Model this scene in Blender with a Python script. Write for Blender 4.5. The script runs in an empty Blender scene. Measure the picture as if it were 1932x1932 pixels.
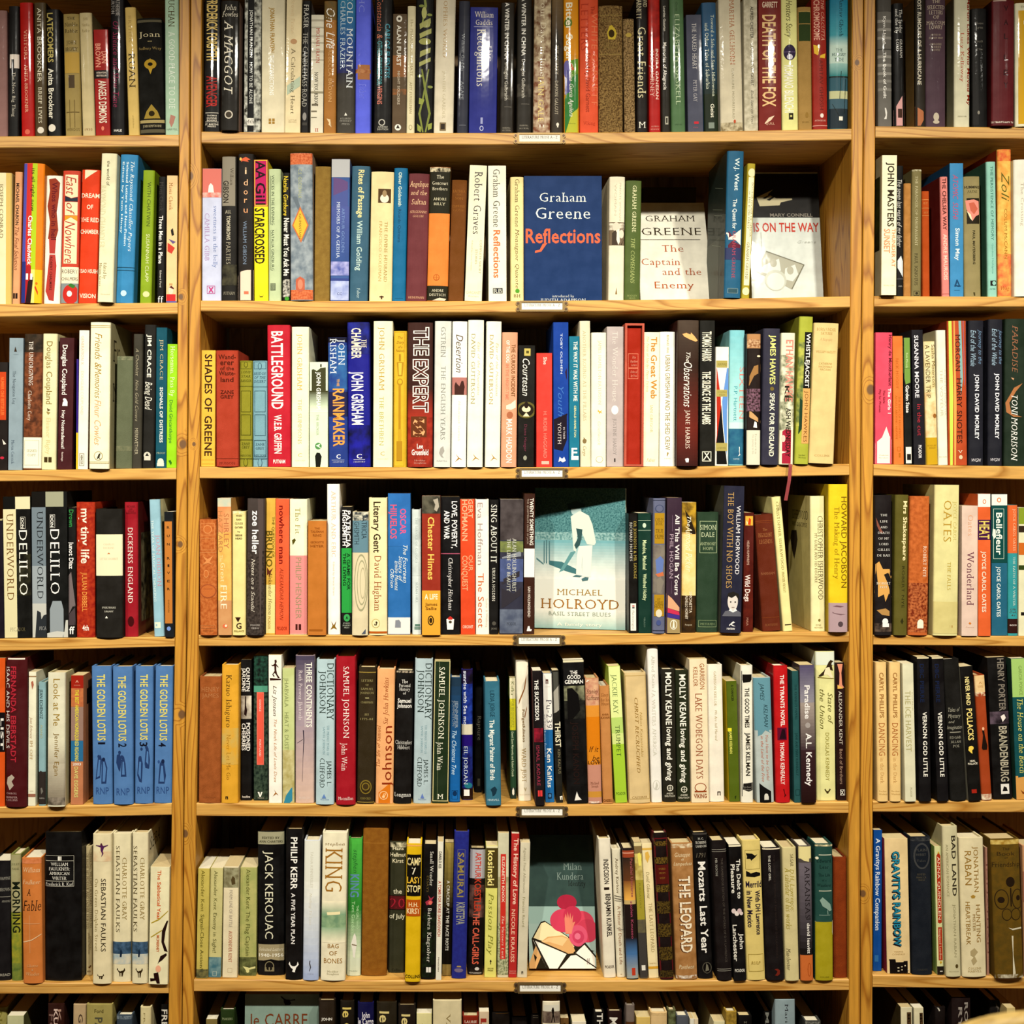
DATA = r'''
#L1
@0 0 5.367
-60 75 105 -8 hm 9a7670|dusty mauve cloth book cut off at the edge, lettered INFERNAL WORLD|Ts 170,820 15 50 6a4c48 INFERNAL WORLD OF;Ti 915,1130 15 60 e8dcc0 Daphne
80 195 60 5 hg 1a1613|slim black book with white sticker, lettered NEXT BIG THING|B 550 690 e8dcd0 15 100;B 600 690 1a1613 30 55;Ts 730,1180 55 34 d8d0c0 The Next Big Thing
208 348 25 -20 hg b8180c|glossy red book lettered VISITORS|Ts 300,600 45 34 f0c0a0 VISITORS;Ts 655,1140 45 34 f0c0a0 ANITA BROOKNER;O 1335 48 26 26 d8705a
352 478 25 -10 hg 5a4a2c|grey brown jacketed book lettered BRIEF LIVES|Tn 80,830 45 44 e8e0c8 ANITA BROOKNER;Ts 885,1245 48 40 e8e0c8 BRIEF LIVES;O 1318 50 33 33 e0d8c8
480 622 95 -22 hg 14100c|glossy black book with olive lettering LATECOMERS|Tb 130,630 30 62 c8b870 LATECOMERS;Tb 690,1200 30 58 f0ead8 Anita Brookner;O 1295 30 38 38 e8e0d0
660 828 140 -25 hm a8945c|worn tan jacketed book lettered NIMBLE RABBIT with a chapel sketch|Hs 183 30 50 3c2c10 THE;Hs 245 40 80 3c2c10 Nimble;Hs 310 40 80 3c2c10 Rabbit;Hs 428 40 60 3c2c10 JOHN;Hs 495 40 75 3c2c10 BROPHY;B 530 740 c0a050 5 95;B 760 890 5a4a34 28 65;B 1010 1290 7a6638 30 34;B 1010 1290 7a6638 60 64;B 1130 1140 7a6638 10 90;Hs 1310 30 80 7a6638 WINDUS
829 962 130 -36 hg d0c094|shiny crinkled cream book beside the tan one|Hs 190 30 40 9a8650 JOHN;Hs 250 30 60 9a8650 Nimble;Hs 310 30 60 9a8650 Rabbit;Hs 1310 26 60 9a6a40 1930
970 1116 300 -25 pg a81c12|small red paperback lettered ANGELS DEMONS|Tb 520,640 72 54 f0a890 DAN;Tb 440,680 30 54 f0a890 BROWN;B 710 795 201410;Hb 735 18 70 e8d8c8 INTERNATIONAL;Hb 765 18 70 e8d8c8 BESTSELLER;Tb 815,1245 55 80 f0e4d0 ANGELS DEMONS;O 1300 50 22 14 e08a70
1122 1280 -45 -8 hg 120a0c|glossy black book with purple lettering OF SILENCE AND SLOW TIME|Ts -30,140 20 34 c8c0b8 BURTON;Ts -30,160 55 44 c8c0b8 KATHERINE;Ti 215,1085 40 64 a0305c Of Silence and Slow Time;Hb 1320 24 55 e8e4dc HALE
1286 1412 75 -40 hm d8bc74|buttery plain book lettered RUAN|Ts 160,430 45 32 bca060 BRYHER;Ts 540,885 52 66 3a2a10 RUAN;Ts 1170,1300 50 14 a89050 publisher
1418 1668 185 -36 hc 1c1a14|thick black cloth book with gilt ornaments, with pale title|B 200 225 6a6450;Hs 345 56 85 d8cca8 Joan;B 415 420 c0b080 42 60;Hs 487 28 90 b09860 Sudbury Wray;P c0a040 50,590 30,655 42,700 50,752 58,700 72,655;O 650 50 50 62 b89838;O 650 50 18 25 201c12;P a89044 18,1200 28,1130 50,1055 74,1130 84,1200;O 1150 50 28 30 3a3018;B 1215 1245 b0a070;Hs 1275 26 75 c8bc98 JOHN KEMPTHORNE;B 1310 1345 6a6450
1672 1813 -30 -6 hm b4cdb4|pale mint book lettered A GOOD PLACE TO DIE beside the post|Ts -40,270 50 66 5a4c24 BUCHAN;Ts 320,1100 52 66 e8efe0 A GOOD PLACE TO DIE;P b88878 40,1160 30,1240 45,1290 60,1250 75,1180 60,1170;Hs 1308 18 80 6a7a68 HARVILL
#C1
@340 0 5.367
236 402 -30 8 hg 120c08|black book with gold and red foil lettering, first beside the post|Tb -20,610 50 110 e8cc80 FREDERICK FORSYTH;Tb 770,1085 50 110 b83028 AVENGER;B 1140 1145 e0d8c8 10 90;Hb 1170 16 60 e0d8c8 THOMAS;Hb 1195 16 60 e0d8c8 DUNNE;Hb 1218 16 60 e0d8c8 BOOKS;B 1232 1236 e0d8c8 10 90;Hb 1258 18 80 e0d8c8 ST. MARTINS;Hb 1280 16 50 e0d8c8 PRESS
404 586 5 10 hg-9 221c12/b89888|black book jutting out over the edge, lettered A MAGGOT|Hi 72 56 68 ece4d0 John;Hi 140 56 88 ece4d0 Fowles;Ti 205,955 45 92 ece4d0 A MAGGOT;O 1160 47 42 42 d0c8b8;O 1160 47 30 30 4a4030
640 815 -40 10 hg 1c1a16|birch bark patterned book with black strip, lettered HOW TO BE ALONE|N -40 1340 d8d8cc 3c3a30 9;B -40 1195 0c0a08 22 60;Tb 100,580 43 30 f0f0e8 JONATHAN FRANZEN;Tn 630,1050 43 34 e8e8e0 HOW TO BE ALONE;B 1200 1265 e8e4d8 22 60;Hs 1228 44 40 3a2c18 4th 42;B 1272 1335 0c0a08 22 60
816 1056 -30 4 hm e8dec0|thick cream book lettered CORRECTIONS in white|Tb 75,530 47 46 b89030 JONATHAN FRANZEN;Tb 555,965 45 44 fffdf2 THE CORRECTIONS;B 1200 1225 b08a40 32 58;B 1230 1255 b08a40 32 58;B 1195 1260 e8dec0 43 47
1058 1214 -30 20 pm ecdcb4|pale cream paperback lettered A CALCULATING HEART|Ts -10,340 45 42 e4cda4 Brown Prime;O 420 50 26 34 c8a078;P c0ccb4 0,880 95,770 95,870 0,975;Ts 490,1155 50 44 6a5a3c A Calculating Heart;Hs 1215 14 50 b8a47c LITTLE;Hs 1235 14 50 b8a47c BROWN
1216 1308 5 25 hg 17130f/8a8480|narrow black book lettered CANDLEMASS ROAD|Ts 45,285 45 52 e0dcd0 FRASER;Ts 330,1080 42 52 c0bcb0 THE CANDLEMASS ROAD;O 1180 45 40 20 9a9690;B 1240 1270 4a4640 20 75
1312 1446 150 10 pm e4ddc8|white striped paperback lettered NOW YOU KNOW|B 195 215 c0b8a4;B 270 285 c0b8a4;B 355 375 c8c0ac;B 425 440 c0b8a4;B 510 530 c8c0ac;B 600 612 c0b8a4;Ts 285,635 55 38 c03c20 MICHAEL FRAYN;Ts 730,1075 45 40 3a341c NOW YOU KNOW;B 925 945 a49c84;B 1050 1070 7a7260 10 60;B 1120 1135 8a826e 5 50;B 1185 1195 8a826e 5 50;Hs 1315 34 25 b83018 II
1450 1576 10 8 hm b07c3c|tan orange book with white script, lettered ONE LIFE|N -20 200 7a6840 8a6c3c;Tk 85,490 55 95 f8f4ea One Life;Tn 505,1030 52 36 dcb078 REBECCA BROWN;P e8d0a8 25,1200 55,1210 40,1260 65,1290
1582 1768 -45 10 hg 4a453c|book fading from blue to charcoal, lettered COLD MOUNTAIN|G -45 420 3a88ac 2c5c94;G 420 740 2c5494 2a2f64;G 740 900 33323c 4a453c;Ts -60,890 70 64 e8ecec COLD MOUNTAIN;Ts 10,700 32 52 cfdde4 CHARLES FRAZIER;P f0ece0 42,1170 50,1140 58,1170;Hs 1200 18 62 b8b4a8 ATLANTIC;Hs 1225 18 64 b8b4a8 MONTHLY;Hs 1255 18 42 b8b4a8 PRESS
1770 1926 -60 8 hm 6a74e4|bright violet blue book with brown label|B 655 805 b07a50 14 94;N 700 740 a86c44 c89468;Ts -40,120 40 60 98a0f0 HC;Ts 850,1000 50 70 8088ec Fisher
@660 0 5.367
240 424 -30 15 hg 120d0a|black book with coral and teal lettering, in blackletter style|Ti -30,390 30 62 e08a6c Constancia &;Tb 415,860 30 52 5aa0a4 OTHER STORIES FOR;Tb 870,1055 32 52 d08070 VIRGINS;Tb 240,790 72 50 4f9cac CARLOS FUENTES;O 1240 45 34 34 c8c4b8;O 1240 45 24 24 201a16;Hb 1285 18 55 b8b4a8 ANDRE;Hb 1308 18 60 b8b4a8 DEUTSCH
426 568 140 12 pm 6c5a44|small grey brown paperback lettered NIGHT SOLDIERS|B 560 780 9a6c44;N 900 960 a06c40 6c5a44;O 190 45 34 30 e8e2d4;O 190 45 14 14 4a3c2c;Tb 255,670 45 44 f4efe2 ALAN FURST;Tb 720,1060 45 26 c8bca8 NIGHT SOLDIERS;O 1290 42 32 32 f0ece0;P 3a3024 28,1300 42,1262 56,1300
572 655 60 14 hm e6dcb8|very thin cream book lettered PHARMACIST MATE|Ts 190,770 55 28 a8986c The PHARMACISTS MATE;Ts 830,1150 50 26 a8986c AMY FUSSELMAN;O 1290 50 26 18 b0a47c;O 1290 50 18 12 e6dcb8
662 846 -40 10 hg 0e0a06|black book wound with pale green vines|P 9aa25c 40,-40 52,-40 60,60 50,130 40,240 32,230 42,120 46,60;O 130 45 60 26 c0c07c;O 250 55 30 44 b8b878;P b0b070 20,240 80,180 82,235 22,295;Tb 190,285 42 1 1a160a .;P b4b474 20,340 85,285 85,335 22,390;P b4b474 24,520 82,480 80,530 22,580;P b4b474 20,630 82,580 82,620 20,675;O 420 50 34 60 aeae6a;P 8c9448 30,700 38,700 70,1000 85,1150 60,1340 52,1340 72,1150 55,1000;P 8c9448 75,700 68,700 36,1000 16,1150 38,1340 46,1340 28,1150 46,1000;P a0a854 20,990 50,1010 40,1060 18,1050;P a0a854 10,1250 34,1290 30,1340 12,1320;P a0a854 70,1260 92,1240 90,1300 70,1320;O 60 30 14 26 98a058;O 150 75 14 26 98a058;O 770 25 14 26 98a058;O 880 80 14 26 98a058
848 1048 -20 26 hg e6dcc4/b8864c|glossy ivory book with gold WORLD lettering|Ts -30,580 50 44 c8a878 SOPHIES WORLD;Ts 720,1200 50 34 cfc4a4 JOSTEIN GAARDER;B 1240 1325 8a7858 30 62;B 1255 1310 3a2c18 36 56
1084 1196 10 24 hg 3a3c4a|slim slate navy book with silver streaks|Ts 340,720 42 30 b0b4b8 William Gaddis;Ts 820,1010 42 30 a8acb0 AGAPE;B 1265 1270 8a8c94 20 80
1204 1484 75 18 pg 26308c|glossy royal blue paperback lettered RECOGNITIONS|Hs 145 62 68 f0e8d8 William;Hs 225 58 60 f0e8d8 Gaddis;B 268 273 c0c0dc 14 82;Ts 295,875 42 90 f2ecdc Recognitions;Ts 460,620 76 40 e0dce4 the;B 1190 1255 a8acd0 42 50;O 1300 46 26 20 c8cce4;O 1300 46 18 13 26308c
1520 1654 25 16 hg 3a342c/5a544a|charcoal book lettered A WINTER IN CHINA, the shorter copy|N 880 1010 5c564c 3a342c;Tb 25,600 45 44 f0ece2 A WINTER IN CHINA;Tn 635,1015 45 36 dcd6c8 Douglas Galbraith;B 1080 1086 7a746a 30 85;Hs 1295 16 60 b0a898 HARVILL;Hs 1320 16 65 b0a898 SECKER
1690 1838 -20 8 hg 37322a/5a544a|charcoal book lettered A WINTER IN CHINA, the taller copy|N 850 980 5c564c 37322a;Tb -30,565 45 44 f0ece2 A WINTER IN CHINA;Tn 600,990 45 36 dcd6c8 Douglas Galbraith;B 1050 1056 7a746a 30 85;Hs 1270 16 60 b0a898 HARVILL;Hs 1300 16 65 b0a898 SECKER
@980 0 5.367
138 312 -30 14 hg c8b494|cream and brown stained book lettered FOUR DAYS IN JUNE|N -30 620 d8c8a8 7a5234 6;N 620 1340 8a5a40 d4c0a4 8;Ts -20,770 55 64 e8dcc0 Four Days in June;Ts 780,1230 45 60 ecd890 IAIN GALE;Hs 1275 30 35 efe8d8 II
322 442 -10 8 hg 463c30|grey brown book with a misty spire, lettered THE QUARRY|G -10 420 7a6444 463c30;P 3a3226 50,270 60,420 85,480 10,480 40,420;Ts 460,755 45 34 d4c8b0 THE QUARRY;Ts 820,1160 45 34 d4c8b0 DAMON GALGUT;O 1260 55 18 14 ece4d4;B 1260 1290 ece4d4 50 62
450 606 -20 -6 hg d89a20|bright orange and green painted book lettered BITTER SUGAR|B -20 560 e09c1c;O 230 30 50 40 6a8428;O 700 22 90 40 7a74b0;P 6a9a30 30,620 95,590 95,900 60,960;P 3c8440 40,800 95,740 95,1080 30,1340 5,1340 5,1000;P 5a5a98 5,700 45,720 40,930 5,960;P c0c040 10,1340 50,1150 90,1100 90,1340;P d07048 40,620 70,700 50,720;Tb 25,620 38 66 fbf4d8 Bitter Sugar;Tk 640,820 50 40 f4e8d8 Carolina;Tk 850,1180 50 46 f0ece0 Garcia Aguilera;Hs 1250 12 50 5a6a20 ballantine
612 802 -30 -2 hm e0613c|salmon red book lettered LETTERS|Tn 60,140 70 40 b03c1c The;Ts 30,510 28 80 c04424 LETTERS;Tn 130,1070 80 66 ec8660 WHITE GARNETT;Tn 540,1135 45 48 a03818 Edited by David Garnett;Hs 1245 36 62 b84020 Viking
806 1052 55 -4 hc 5c4526|thick brown marbled book with gold emblem|N 55 1345 5a4224 a08454 30;B 150 156 a89058 5 95;Hs 205 32 75 9a8450 TO QUARLES;P d0b848 40,400 35,330 45,260 55,255 70,300 75,340 68,400;O 340 53 40 30 4a3a1c;Hs 440 22 50 a08a54 DAVID;Hs 478 24 55 a08a54 GARNETT;B 545 552 a89058 5 95
1062 1176 190 -16 hc 5a4426|small brown marbled book beside the thick marbled one|N 190 1345 5c4628 b09468 30;O 355 50 22 30 c0a858;Hs 240 22 60 b09a60 ASPECTS
1186 1302 -40 -3 hg 1e130b|dark brown book lettered GREAT FRIENDS|Ts -40,70 78 44 e8dcb8 DAVID;Ts -40,190 25 50 e8dcb8 GARNETT;Ts 275,990 50 88 efe4b8 Great Friends;Hs 1262 64 60 f0ecdc M
1316 1432 -20 -10 hg b4201a|glossy red book lettered THE JOURNEY|N -20 420 c83428 9a1c14 4;Ts 500,980 30 42 f0c8b8 THE JOURNEY;Tb 495,1005 72 30 f4d4c4 INDIRA GANESAN;Hs 1280 14 70 e8b0a0 ALFRED;Hs 1308 14 75 e8b0a0 KNOPF
1440 1534 -20 -14 hg 2c261a|narrow dark olive book lettered MEMORIES|Tb 60,315 45 24 dcd6c8 Lourdes Gazarian;Tb 430,910 45 34 f0ebe0 Memories of Altagracia;B 1180 1260 b8b4a4 40 75;B 1195 1245 2c261a 50 66
1540 1684 -30 -22 hg 5c7c54|glossy sage green book with pale tall capitals|Ti 20,110 50 24 3c5434 Gerin;Ts 145,1060 52 50 c4d4b0 ELIZABETH GASKELL;Hs 1260 12 50 3c5434 OXFORD
1708 1864 150 -22 pg 565868|worn slate blue paperback lettered NAKED HEART|Ts 235,700 52 46 dcd8d4 THE NAKED HEART;Ts 810,1030 52 40 c8c4c4 PETER GAY;B 1230 1255 c83040 40 70;Hs 1290 12 30 c87078 NORTON
@1300 0 5.367
156 302 25 -28 hg 3c6484|blue book darkening to green, lettered TOWARD A SAFE AND SANE|G 300 1000 3c6484 24301c;B 1000 1340 24301c;Ts 150,975 72 34 e8ecd4 Toward a Safe and Sane Halloween;Ts 230,900 32 38 e8ecd4 and Other Tales of Suburbia;Tb 1050,1190 60 38 ece8d4 Geist;B 1240 1300 8a9488 30 70
324 552 -20 -26 hm d8ceb4|thick soiled cream book lettered in pale terracotta capitals|Ts 0,655 58 52 b87850 MARTHA GELLHORN;Ts 690,1200 58 24 a0987c CAROLINE MOOREHEAD;O 1230 62 18 12 c05c38;N 1240 1340 d0c4a4 8a7c5c 12
562 700 -20 -10 pm d4ccb4|grey cream mottled paperback lettered LOOKING FOR GENET|N -20 1330 d8d0b8 b4ac94 8;Tb 65,390 60 30 3c3424 ALFRED CHESTER;Tn 445,870 60 28 4c4434 LOOKING FOR GENET;Tk 915,1255 60 28 3c3424 Black Sparrow Press
708 938 -20 -4 pg 84200f|thick brick red paperback lettered DEATH OF THE FOX in tall cream letters|Hb 45 60 68 f0d8c0 GARRETT;Tb 150,1080 48 138 ecc890 DEATH OF THE FOX;P ecd4b8 25,1250 45,1190 70,1170 55,1215 30,1255;Hn 1250 24 40 e0b89c QUILL
945 1110 -20 -14 hm e6e29c|pale yellow book with purple photo oval and white band|Tk 0,380 50 66 5a5018 Hosters Story;O 530 50 80 62 3a2c4c;B 520 530 6a5a7c 12 85;O 575 50 28 30 d8d4dc;Tb 660,1140 45 92 fbf8e6 ROMANO BILENCHI;B 1145 1210 2c2414 40 68;B 1165 1185 d0c880 48 60
1112 1252 70 -12 hc b08f55|faded tan cloth book with green labels|B 120 235 3f4e2c 8 92;B 245 415 3f4e2c 8 92;B 112 116 d0b070 8 92;O 1165 60 30 16 a08044;Hs 1235 14 50 94763c SECKER
1256 1408 -20 -18 hg a02c1a|red book lettered CHROMOSOME with golden blossoms|Tb 0,405 35 60 e8b098 CHROMOSOME;Ti 0,410 75 36 e8b098 THE CALCUTTA;P e8c040 10,450 50,470 40,560 15,540;P e8c040 55,560 90,540 85,590 50,585;O 470 45 20 14 f0d890;Tn 605,1110 60 40 7c2418 AMITAV GHOSH;O 1170 60 22 18 f0e0d4;Hn 1220 18 75 e8b8a8 AVON BOOKS;B 1270 1276 e8b8a8
1424 1612 -30 4 hg 3e7c88|teal seascape book with reeds beside the post|G -30 350 2484a0 4ca0ac;G 350 470 4ca0ac c4d8cc;B 470 640 c8dccf;G 640 770 a0c4bc 3c8888;B 770 785 20302c;B 785 920 3c6470;B 920 1000 c8c89c;B 1000 1100 4a6874;B 1100 1300 2a3840;P 1a241c 60,720 63,720 55,1000 52,1000;P 1a241c 85,800 88,800 80,1150 77,1150;P 1a241c 15,1050 60,1200 58,1206 14,1056;Ts -20,370 62 42 1c4c58 Amitav Ghosh;Hs 505 30 36 5a7470 THE;Hs 550 34 75 5a7470 HUNGRY;Hs 602 36 50 5a7470 TIDE;B 1180 1220 ece8d8 50 70
#R1
@1590 0 5.649
380 530 -20 -8 hm 77736c|grey striped book lettered BOOK OF GUILT, first beside the post|B 210 240 9a968e;B 300 330 9a968e;B 390 420 9a968e;B 520 530 4c4842;B 590 620 9a968e;B 680 710 9a968e;B 770 800 9a968e;B 850 880 8e8a82;B 940 970 8e8a82;B -20 120 5c5852;Tb 175,465 48 30 f0ece4 Kym Lloyd;Tb 555,1050 48 32 f4f0e8 The Book of Guilt;P e8e4dc 45,1150 55,1150 62,1200 58,1270 40,1270 52,1230
550 665 35 -16 hg 14100c|black book with pink lower corner, lettered SPIDER AND THE FLY|P d8a8a4 0,1170 100,980 100,1340 0,1340;Ts 100,355 72 34 f4f0e8 The Spider;Ts 95,355 36 34 f4f0e8 and the Fly;Ts 420,615 72 28 e8e4dc GRAHAM;Ts 420,545 40 32 f4f0e8 LORD;B 1160 1255 4a2c1c 35 75
776 888 -30 -4 hg 30281c/b8945c|dark spined book with tan side, lettered HURRICANE|P b87850 0,1130 70,1180 100,1230 50,1340 0,1340;Tb -30,905 40 40 dcd4c0 LOST RUMOURS OF A HURRICANE
890 1102 -20 0 hm 5c4650|plum grey book with SELECTED LETTERS stacked in pale gold|Hs 15 36 40 d0c0ac THE;Hs 75 44 85 d0c0ac SELECTED;Hs 130 44 68 d0c0ac LETTERS;Hs 180 40 30 d0c0ac OF;Hs 240 40 92 d0c0ac MALCOLM;Hs 288 44 68 d0c0ac LOWRY;Hs 370 20 50 bcac98 EDITED BY;Hs 405 22 70 bcac98 HARVEY BREIT;Hs 470 22 55 bcac98 MARGERIE;Hs 500 24 50 bcac98 BONNER;Hs 532 24 42 bcac98 LOWRY;O 1245 50 44 30 c8bca8;O 1300 50 20 34 c8bca8
1192 1358 -30 2 hm ddd8bc/c8c4a0|cream book with olive photo side and red italic edge line|Tb -20,1120 92 34 a03820 Martin Lukes Who Moved My;Ts 350,870 50 36 c05438 Lucy Kellaway;Hs 1240 14 55 8a8468 PENGUIN
1384 1592 90 -10 hm 1a1816|matt black book between cream and maroon neighbours|B 100 1330 32302e 5 40;Hs 245 26 50 9a9488 Thomas;Hs 290 26 45 9a9488 Lynn;Hs 440 22 40 8a8478 Still;Hs 525 22 40 8a8478 The;O 1200 40 20 12 9a9488
1592 1832 0 6 hg-9 6a2026|worn maroon book jutting over the edge, lettered downwards in black|Hb 85 60 20 441418 V 60;Hb 235 60 20 441418 A 60;Hb 385 60 20 441418 L 60;Hb 610 60 20 441418 L 60;Hb 770 60 20 441418 E 60;Hb 905 60 20 441418 Y 60;B 1 12 d0b8a8 5 60;N 1290 1310 d8ccbc 6a2026 30
1846 2060 30 -4 hg-4 e8e2c4|yellow book with white border at the picture edge|B 110 1320 d8ac18 14 100;Hs 70 22 30 6a5c1c THE 40;B 220 260 f0e8d0 40 60
#L2
@0 270 5.367
-70 112 300 4 hm ece0b8/d8bc74|cream and butter striped book cut off at the edge|B 300 1650 d8bc70 70 100;Tn 410,960 45 40 8a7c58 JOSEPH CONRAD
122 198 290 28 hm dca478|narrow peach book lettered FINAL SOLUTION|Tb 405,830 45 34 2e1c10 MICHAEL CHABON;Tk 850,1285 45 44 7c3c20 The Final Solution;B 1520 1575 2c1a10 10 70;B 1520 1575 dca478 36 42
204 416 206 34 hg-3 e88a10/e88a10|striped rainbow book in violet, red, lime and orange|B 206 1240 5c5cac 0 18;B 206 1270 cc3c34 18 45;B 206 1280 b4cc20 45 68;B 1200 1650 343c84 0 22;B 1240 1650 b0242c 22 48;B 1280 1650 e8e080 48 66;B 1280 1650 e8c020 66 100;P 301414 24,1640 35,1400 60,1350 50,1650;O 1420 75 14 12 e07818;P c8401c 70,1440 100,1590 96,1610 66,1460;Tn 255,690 50 38 2a1608 its all right now;Tb 735,1235 40 44 fbf4e8 Charles Chadwick;Hb 1350 64 32 f4f0e4 II 40
436 604 330 30 hm f4eedc|white book with brown paint smear, lettered WHO IN HELL|P 984028 18,365 60,355 86,400 80,560 70,700 82,880 66,990 20,970 30,800 12,640 26,480;P b4443c 26,960 70,980 66,1110 76,1240 64,1600 34,1590 12,1500 22,1320 32,1130;Tb 395,980 56 54 6c1420 Whos who in hell;Tb 1150,1490 44 26 5c1c14 ROBERT CHALMERS;B 1120 1128 f4eedc 20 72
606 786 280 26 hg c84c34|coral book with cream flag panels, lettered EAST OF NOWHERE|P f0dcb8 16,320 88,320 88,540 52,556 16,530;P 2c3444 16,535 52,560 88,545 88,590 16,590;B 595 730 f0dcb8 16 88;P d89c2c 16,735 88,735 88,790 52,745 16,790;P f0dcb8 14,1220 88,1220 88,790 52,750 14,790;Tk 335,525 52 110 b43c2c East;Tk 605,725 50 90 b43c2c of;Tk 790,1215 50 110 b43c2c Nowhere;B 1255 1420 ece0c4;Hn 1298 42 90 3a2c14 ROBERT;Hn 1373 36 92 3a2c14 CHALMERS;B 1420 1620 8c9494;O 1530 58 100 80 c43428;P 3c7c34 40,1440 60,1420 96,1450 70,1470;O 1525 52 30 26 f4ece0
788 976 270 40 hm d8481c|orange red book with white hand lettering DREAM OF THE RED CHAMBER|P e8dcbc 0,270 85,275 0,390;Hb 530 46 96 f0e0c8 DREAM;Hb 645 46 34 f0e0c8 OF;Hb 775 46 98 f0e0c8 THE RED;Hb 895 44 98 f0e0c8 CHAMBER;Hb 1295 40 98 f0e0c8 TSAO HSUEH;Hb 1545 44 86 f0e0c8 VISION
982 1140 105 44 hg-10 e4dfbe|tall ivory book lettered WORLD OF, jutting over the shelf edge|Tn 180,430 50 34 4c3c10 the world of;Tn 430,1060 18 72 d4cfa8 RAYMOND CHANDLER;Ts 1215,1375 46 34 8c7838 Edited by;Ts 1215,1445 16 26 8c7838 Miriam Gross;Hs 1530 14 60 c8c09c Weidenfeld
1166 1346 118 52 hg 3f8cb8|tall sky blue book with white lettering PAPERS and dark double line|Ti 185,1095 72 36 e8f0f0 The Raymond Chandler Papers;Tb 190,1040 44 24 d8e8ec Selected Letters and Non-Fiction;Tb 190,915 20 20 d8e8ec Edited by Tom Hiney;B 1255 1262 1c5068;B 1285 1292 1c5068;O 1520 45 30 30 c0d8e0
1412 1530 275 36 hg 90a824|lime green book with olive and cream capitals|Tn 395,840 58 38 4c5c14 WITH CHATWIN;Tn 920,1405 58 36 d8dcae SUSANNAH CLAPP;O 1530 55 30 34 d4d4a0
1586 1664 340 20 hg 151210|slim black book lettered THREE MEN IN A PLANE|Ts 395,690 42 40 4c4844 Mavis Cheek;Tb 735,1220 42 42 f0ece4 Three Men in a Plane;Tb 1290,1460 46 18 c8c4bc Edward Ford;Hs 1580 74 70 f4f0e8 ff
1680 1788 328 10 pm e8c898|peach paperback with cartoon figures beside the post|Ts 400,680 40 40 a07038 Mavis Cheek;P 28241c 40,880 60,860 72,930 50,940;P c84838 0,1000 80,1060 50,1120 0,1090;P 6c5c8c 20,970 90,1000 60,1020;B 1420 1440 c8a070 30 60;O 1490 46 44 26 f0d0b8;P 5c1c1c 28,1460 50,1445 76,1470 70,1480;P c83838 0,1530 90,1530 90,1610 0,1610;B 1600 1625 6464a0
#C2
@340 270 5.367
220 414 258 4 pg c8cce0|pale lilac paperback with a coral sky, lettered SWEETNESS|B 258 520 d47c70;P f4e4dc 30,500 34,430 44,405 56,430 62,520;N 500 550 e8b8ac d47c70;Ts 635,1260 70 44 7c8cb8 sweetness in the belly;Ts 710,1190 26 50 b49cc0 CAMILLA GIBB;F 1445 1525 b83c8c 26 68 5;P c03c80 34,1460 40,1455 60,1510 54,1515;P c03c80 60,1460 54,1455 34,1510 40,1515
418 572 135 4 hg 221e18|black jacket with brushed steel upper third, lettered PARTIES|B 135 635 948c7c 0 88;Tb 380,605 28 58 2c2418 GIBSON;Ts 250,425 66 36 4c4030 William;Hs 695 34 40 c8c0a8 ALL 42;Tb 735,980 45 40 c8c0a8 TOMORROWS;Ts 1000,1225 45 46 a8a08c PARTIES;N 1230 1440 221e18 54503c 5;Hs 1520 34 74 9c9684 PUTNAM
582 740 108 4 hm 2c2622|charcoal book with orange fish and pale moon, with spaced vertical letters|P d86c48 20,160 50,140 80,165 60,175 70,190 45,185 30,180 20,190;O 160 16 16 12 e8c068;Hn 285 56 12 e8c8a4 i;Hn 395 66 26 e8bc94 d;Hn 495 50 26 e8b488 o;Hn 580 50 20 e8b080 r;Hn 680 50 26 e0a478 u;Tn 790,1225 46 38 8494a8 WILLIAM GIBSON;P ecd0bc 0,1340 20,1300 60,1284 100,1282 100,1590 0,1590;P e07c60 40,1500 70,1500 70,1530 40,1530
750 892 168 -6 pm e8d824|magenta and yellow paperback lettered STARCROSSED|B 168 640 c02468;Tb 180,370 50 100 24080e AA;Tb 400,630 50 100 24080e Gill;F 172 632 e8d824 4 96 6;Tb 660,1220 42 100 2a1c04 STARCROSSED;P 5c5420 34,1530 40,1560 60,1560 66,1530 60,1550 40,1550
896 1020 262 -2 hm c0cca4|pale green book lettered VOICES IN THE EVENING|Tn 325,830 36 30 3c4c34 VOICES IN THE EVENING;B 330 825 3c4c34 14 17;Tn 880,1290 34 30 3c4c34 NATALIA GINZBURG;B 880 1285 3c4c34 12 15;F 1420 1490 2c3424 14 56 4;Hb 1456 64 28 2c3424 III 35
1036 1110 300 6 hg 14120c|narrow black book lettered NEVER MUST YOU ASK ME|Tb 335,735 35 56 d8c03c Natalia Ginzburg;Tb 760,1345 52 56 ece8dc Never Must You Ask Me;N 1380 1560 14120c d0ccc0 18;O 1575 60 20 22 4c9c34
1116 1344 100 -6 hm-3 9ca4a8/b8a088|tall grey misty tree book with terracotta ends and yellow diamond|N 215 1490 a4acb0 74808a 5;N 100 215 d88458 bc6038 24;N 1485 1585 d88458 bc6038 24;P 707a82 10,540 30,540 70,800 62,820;P 78828a 90,760 100,780 60,1000 48,980;Tn 260,560 45 34 b4b88c C.S. GODSHALK;P c87848 8,830 45,640 82,830 48,1010;P e0b844 14,830 45,672 76,830 48,980;Ts 715,970 45 24 5c3c14 KALIMANTAAN;P c06c50 24,1380 44,1350 64,1380 64,1480 44,1510 24,1480;O 1430 44 50 26 d08c70
1352 1512 236 14 hc 94783c/8c7038|faded mustard cloth book with blank spine|B 1380 1388 a48c50 10 80;N 236 1600 987c40 8c7038 8
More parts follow.
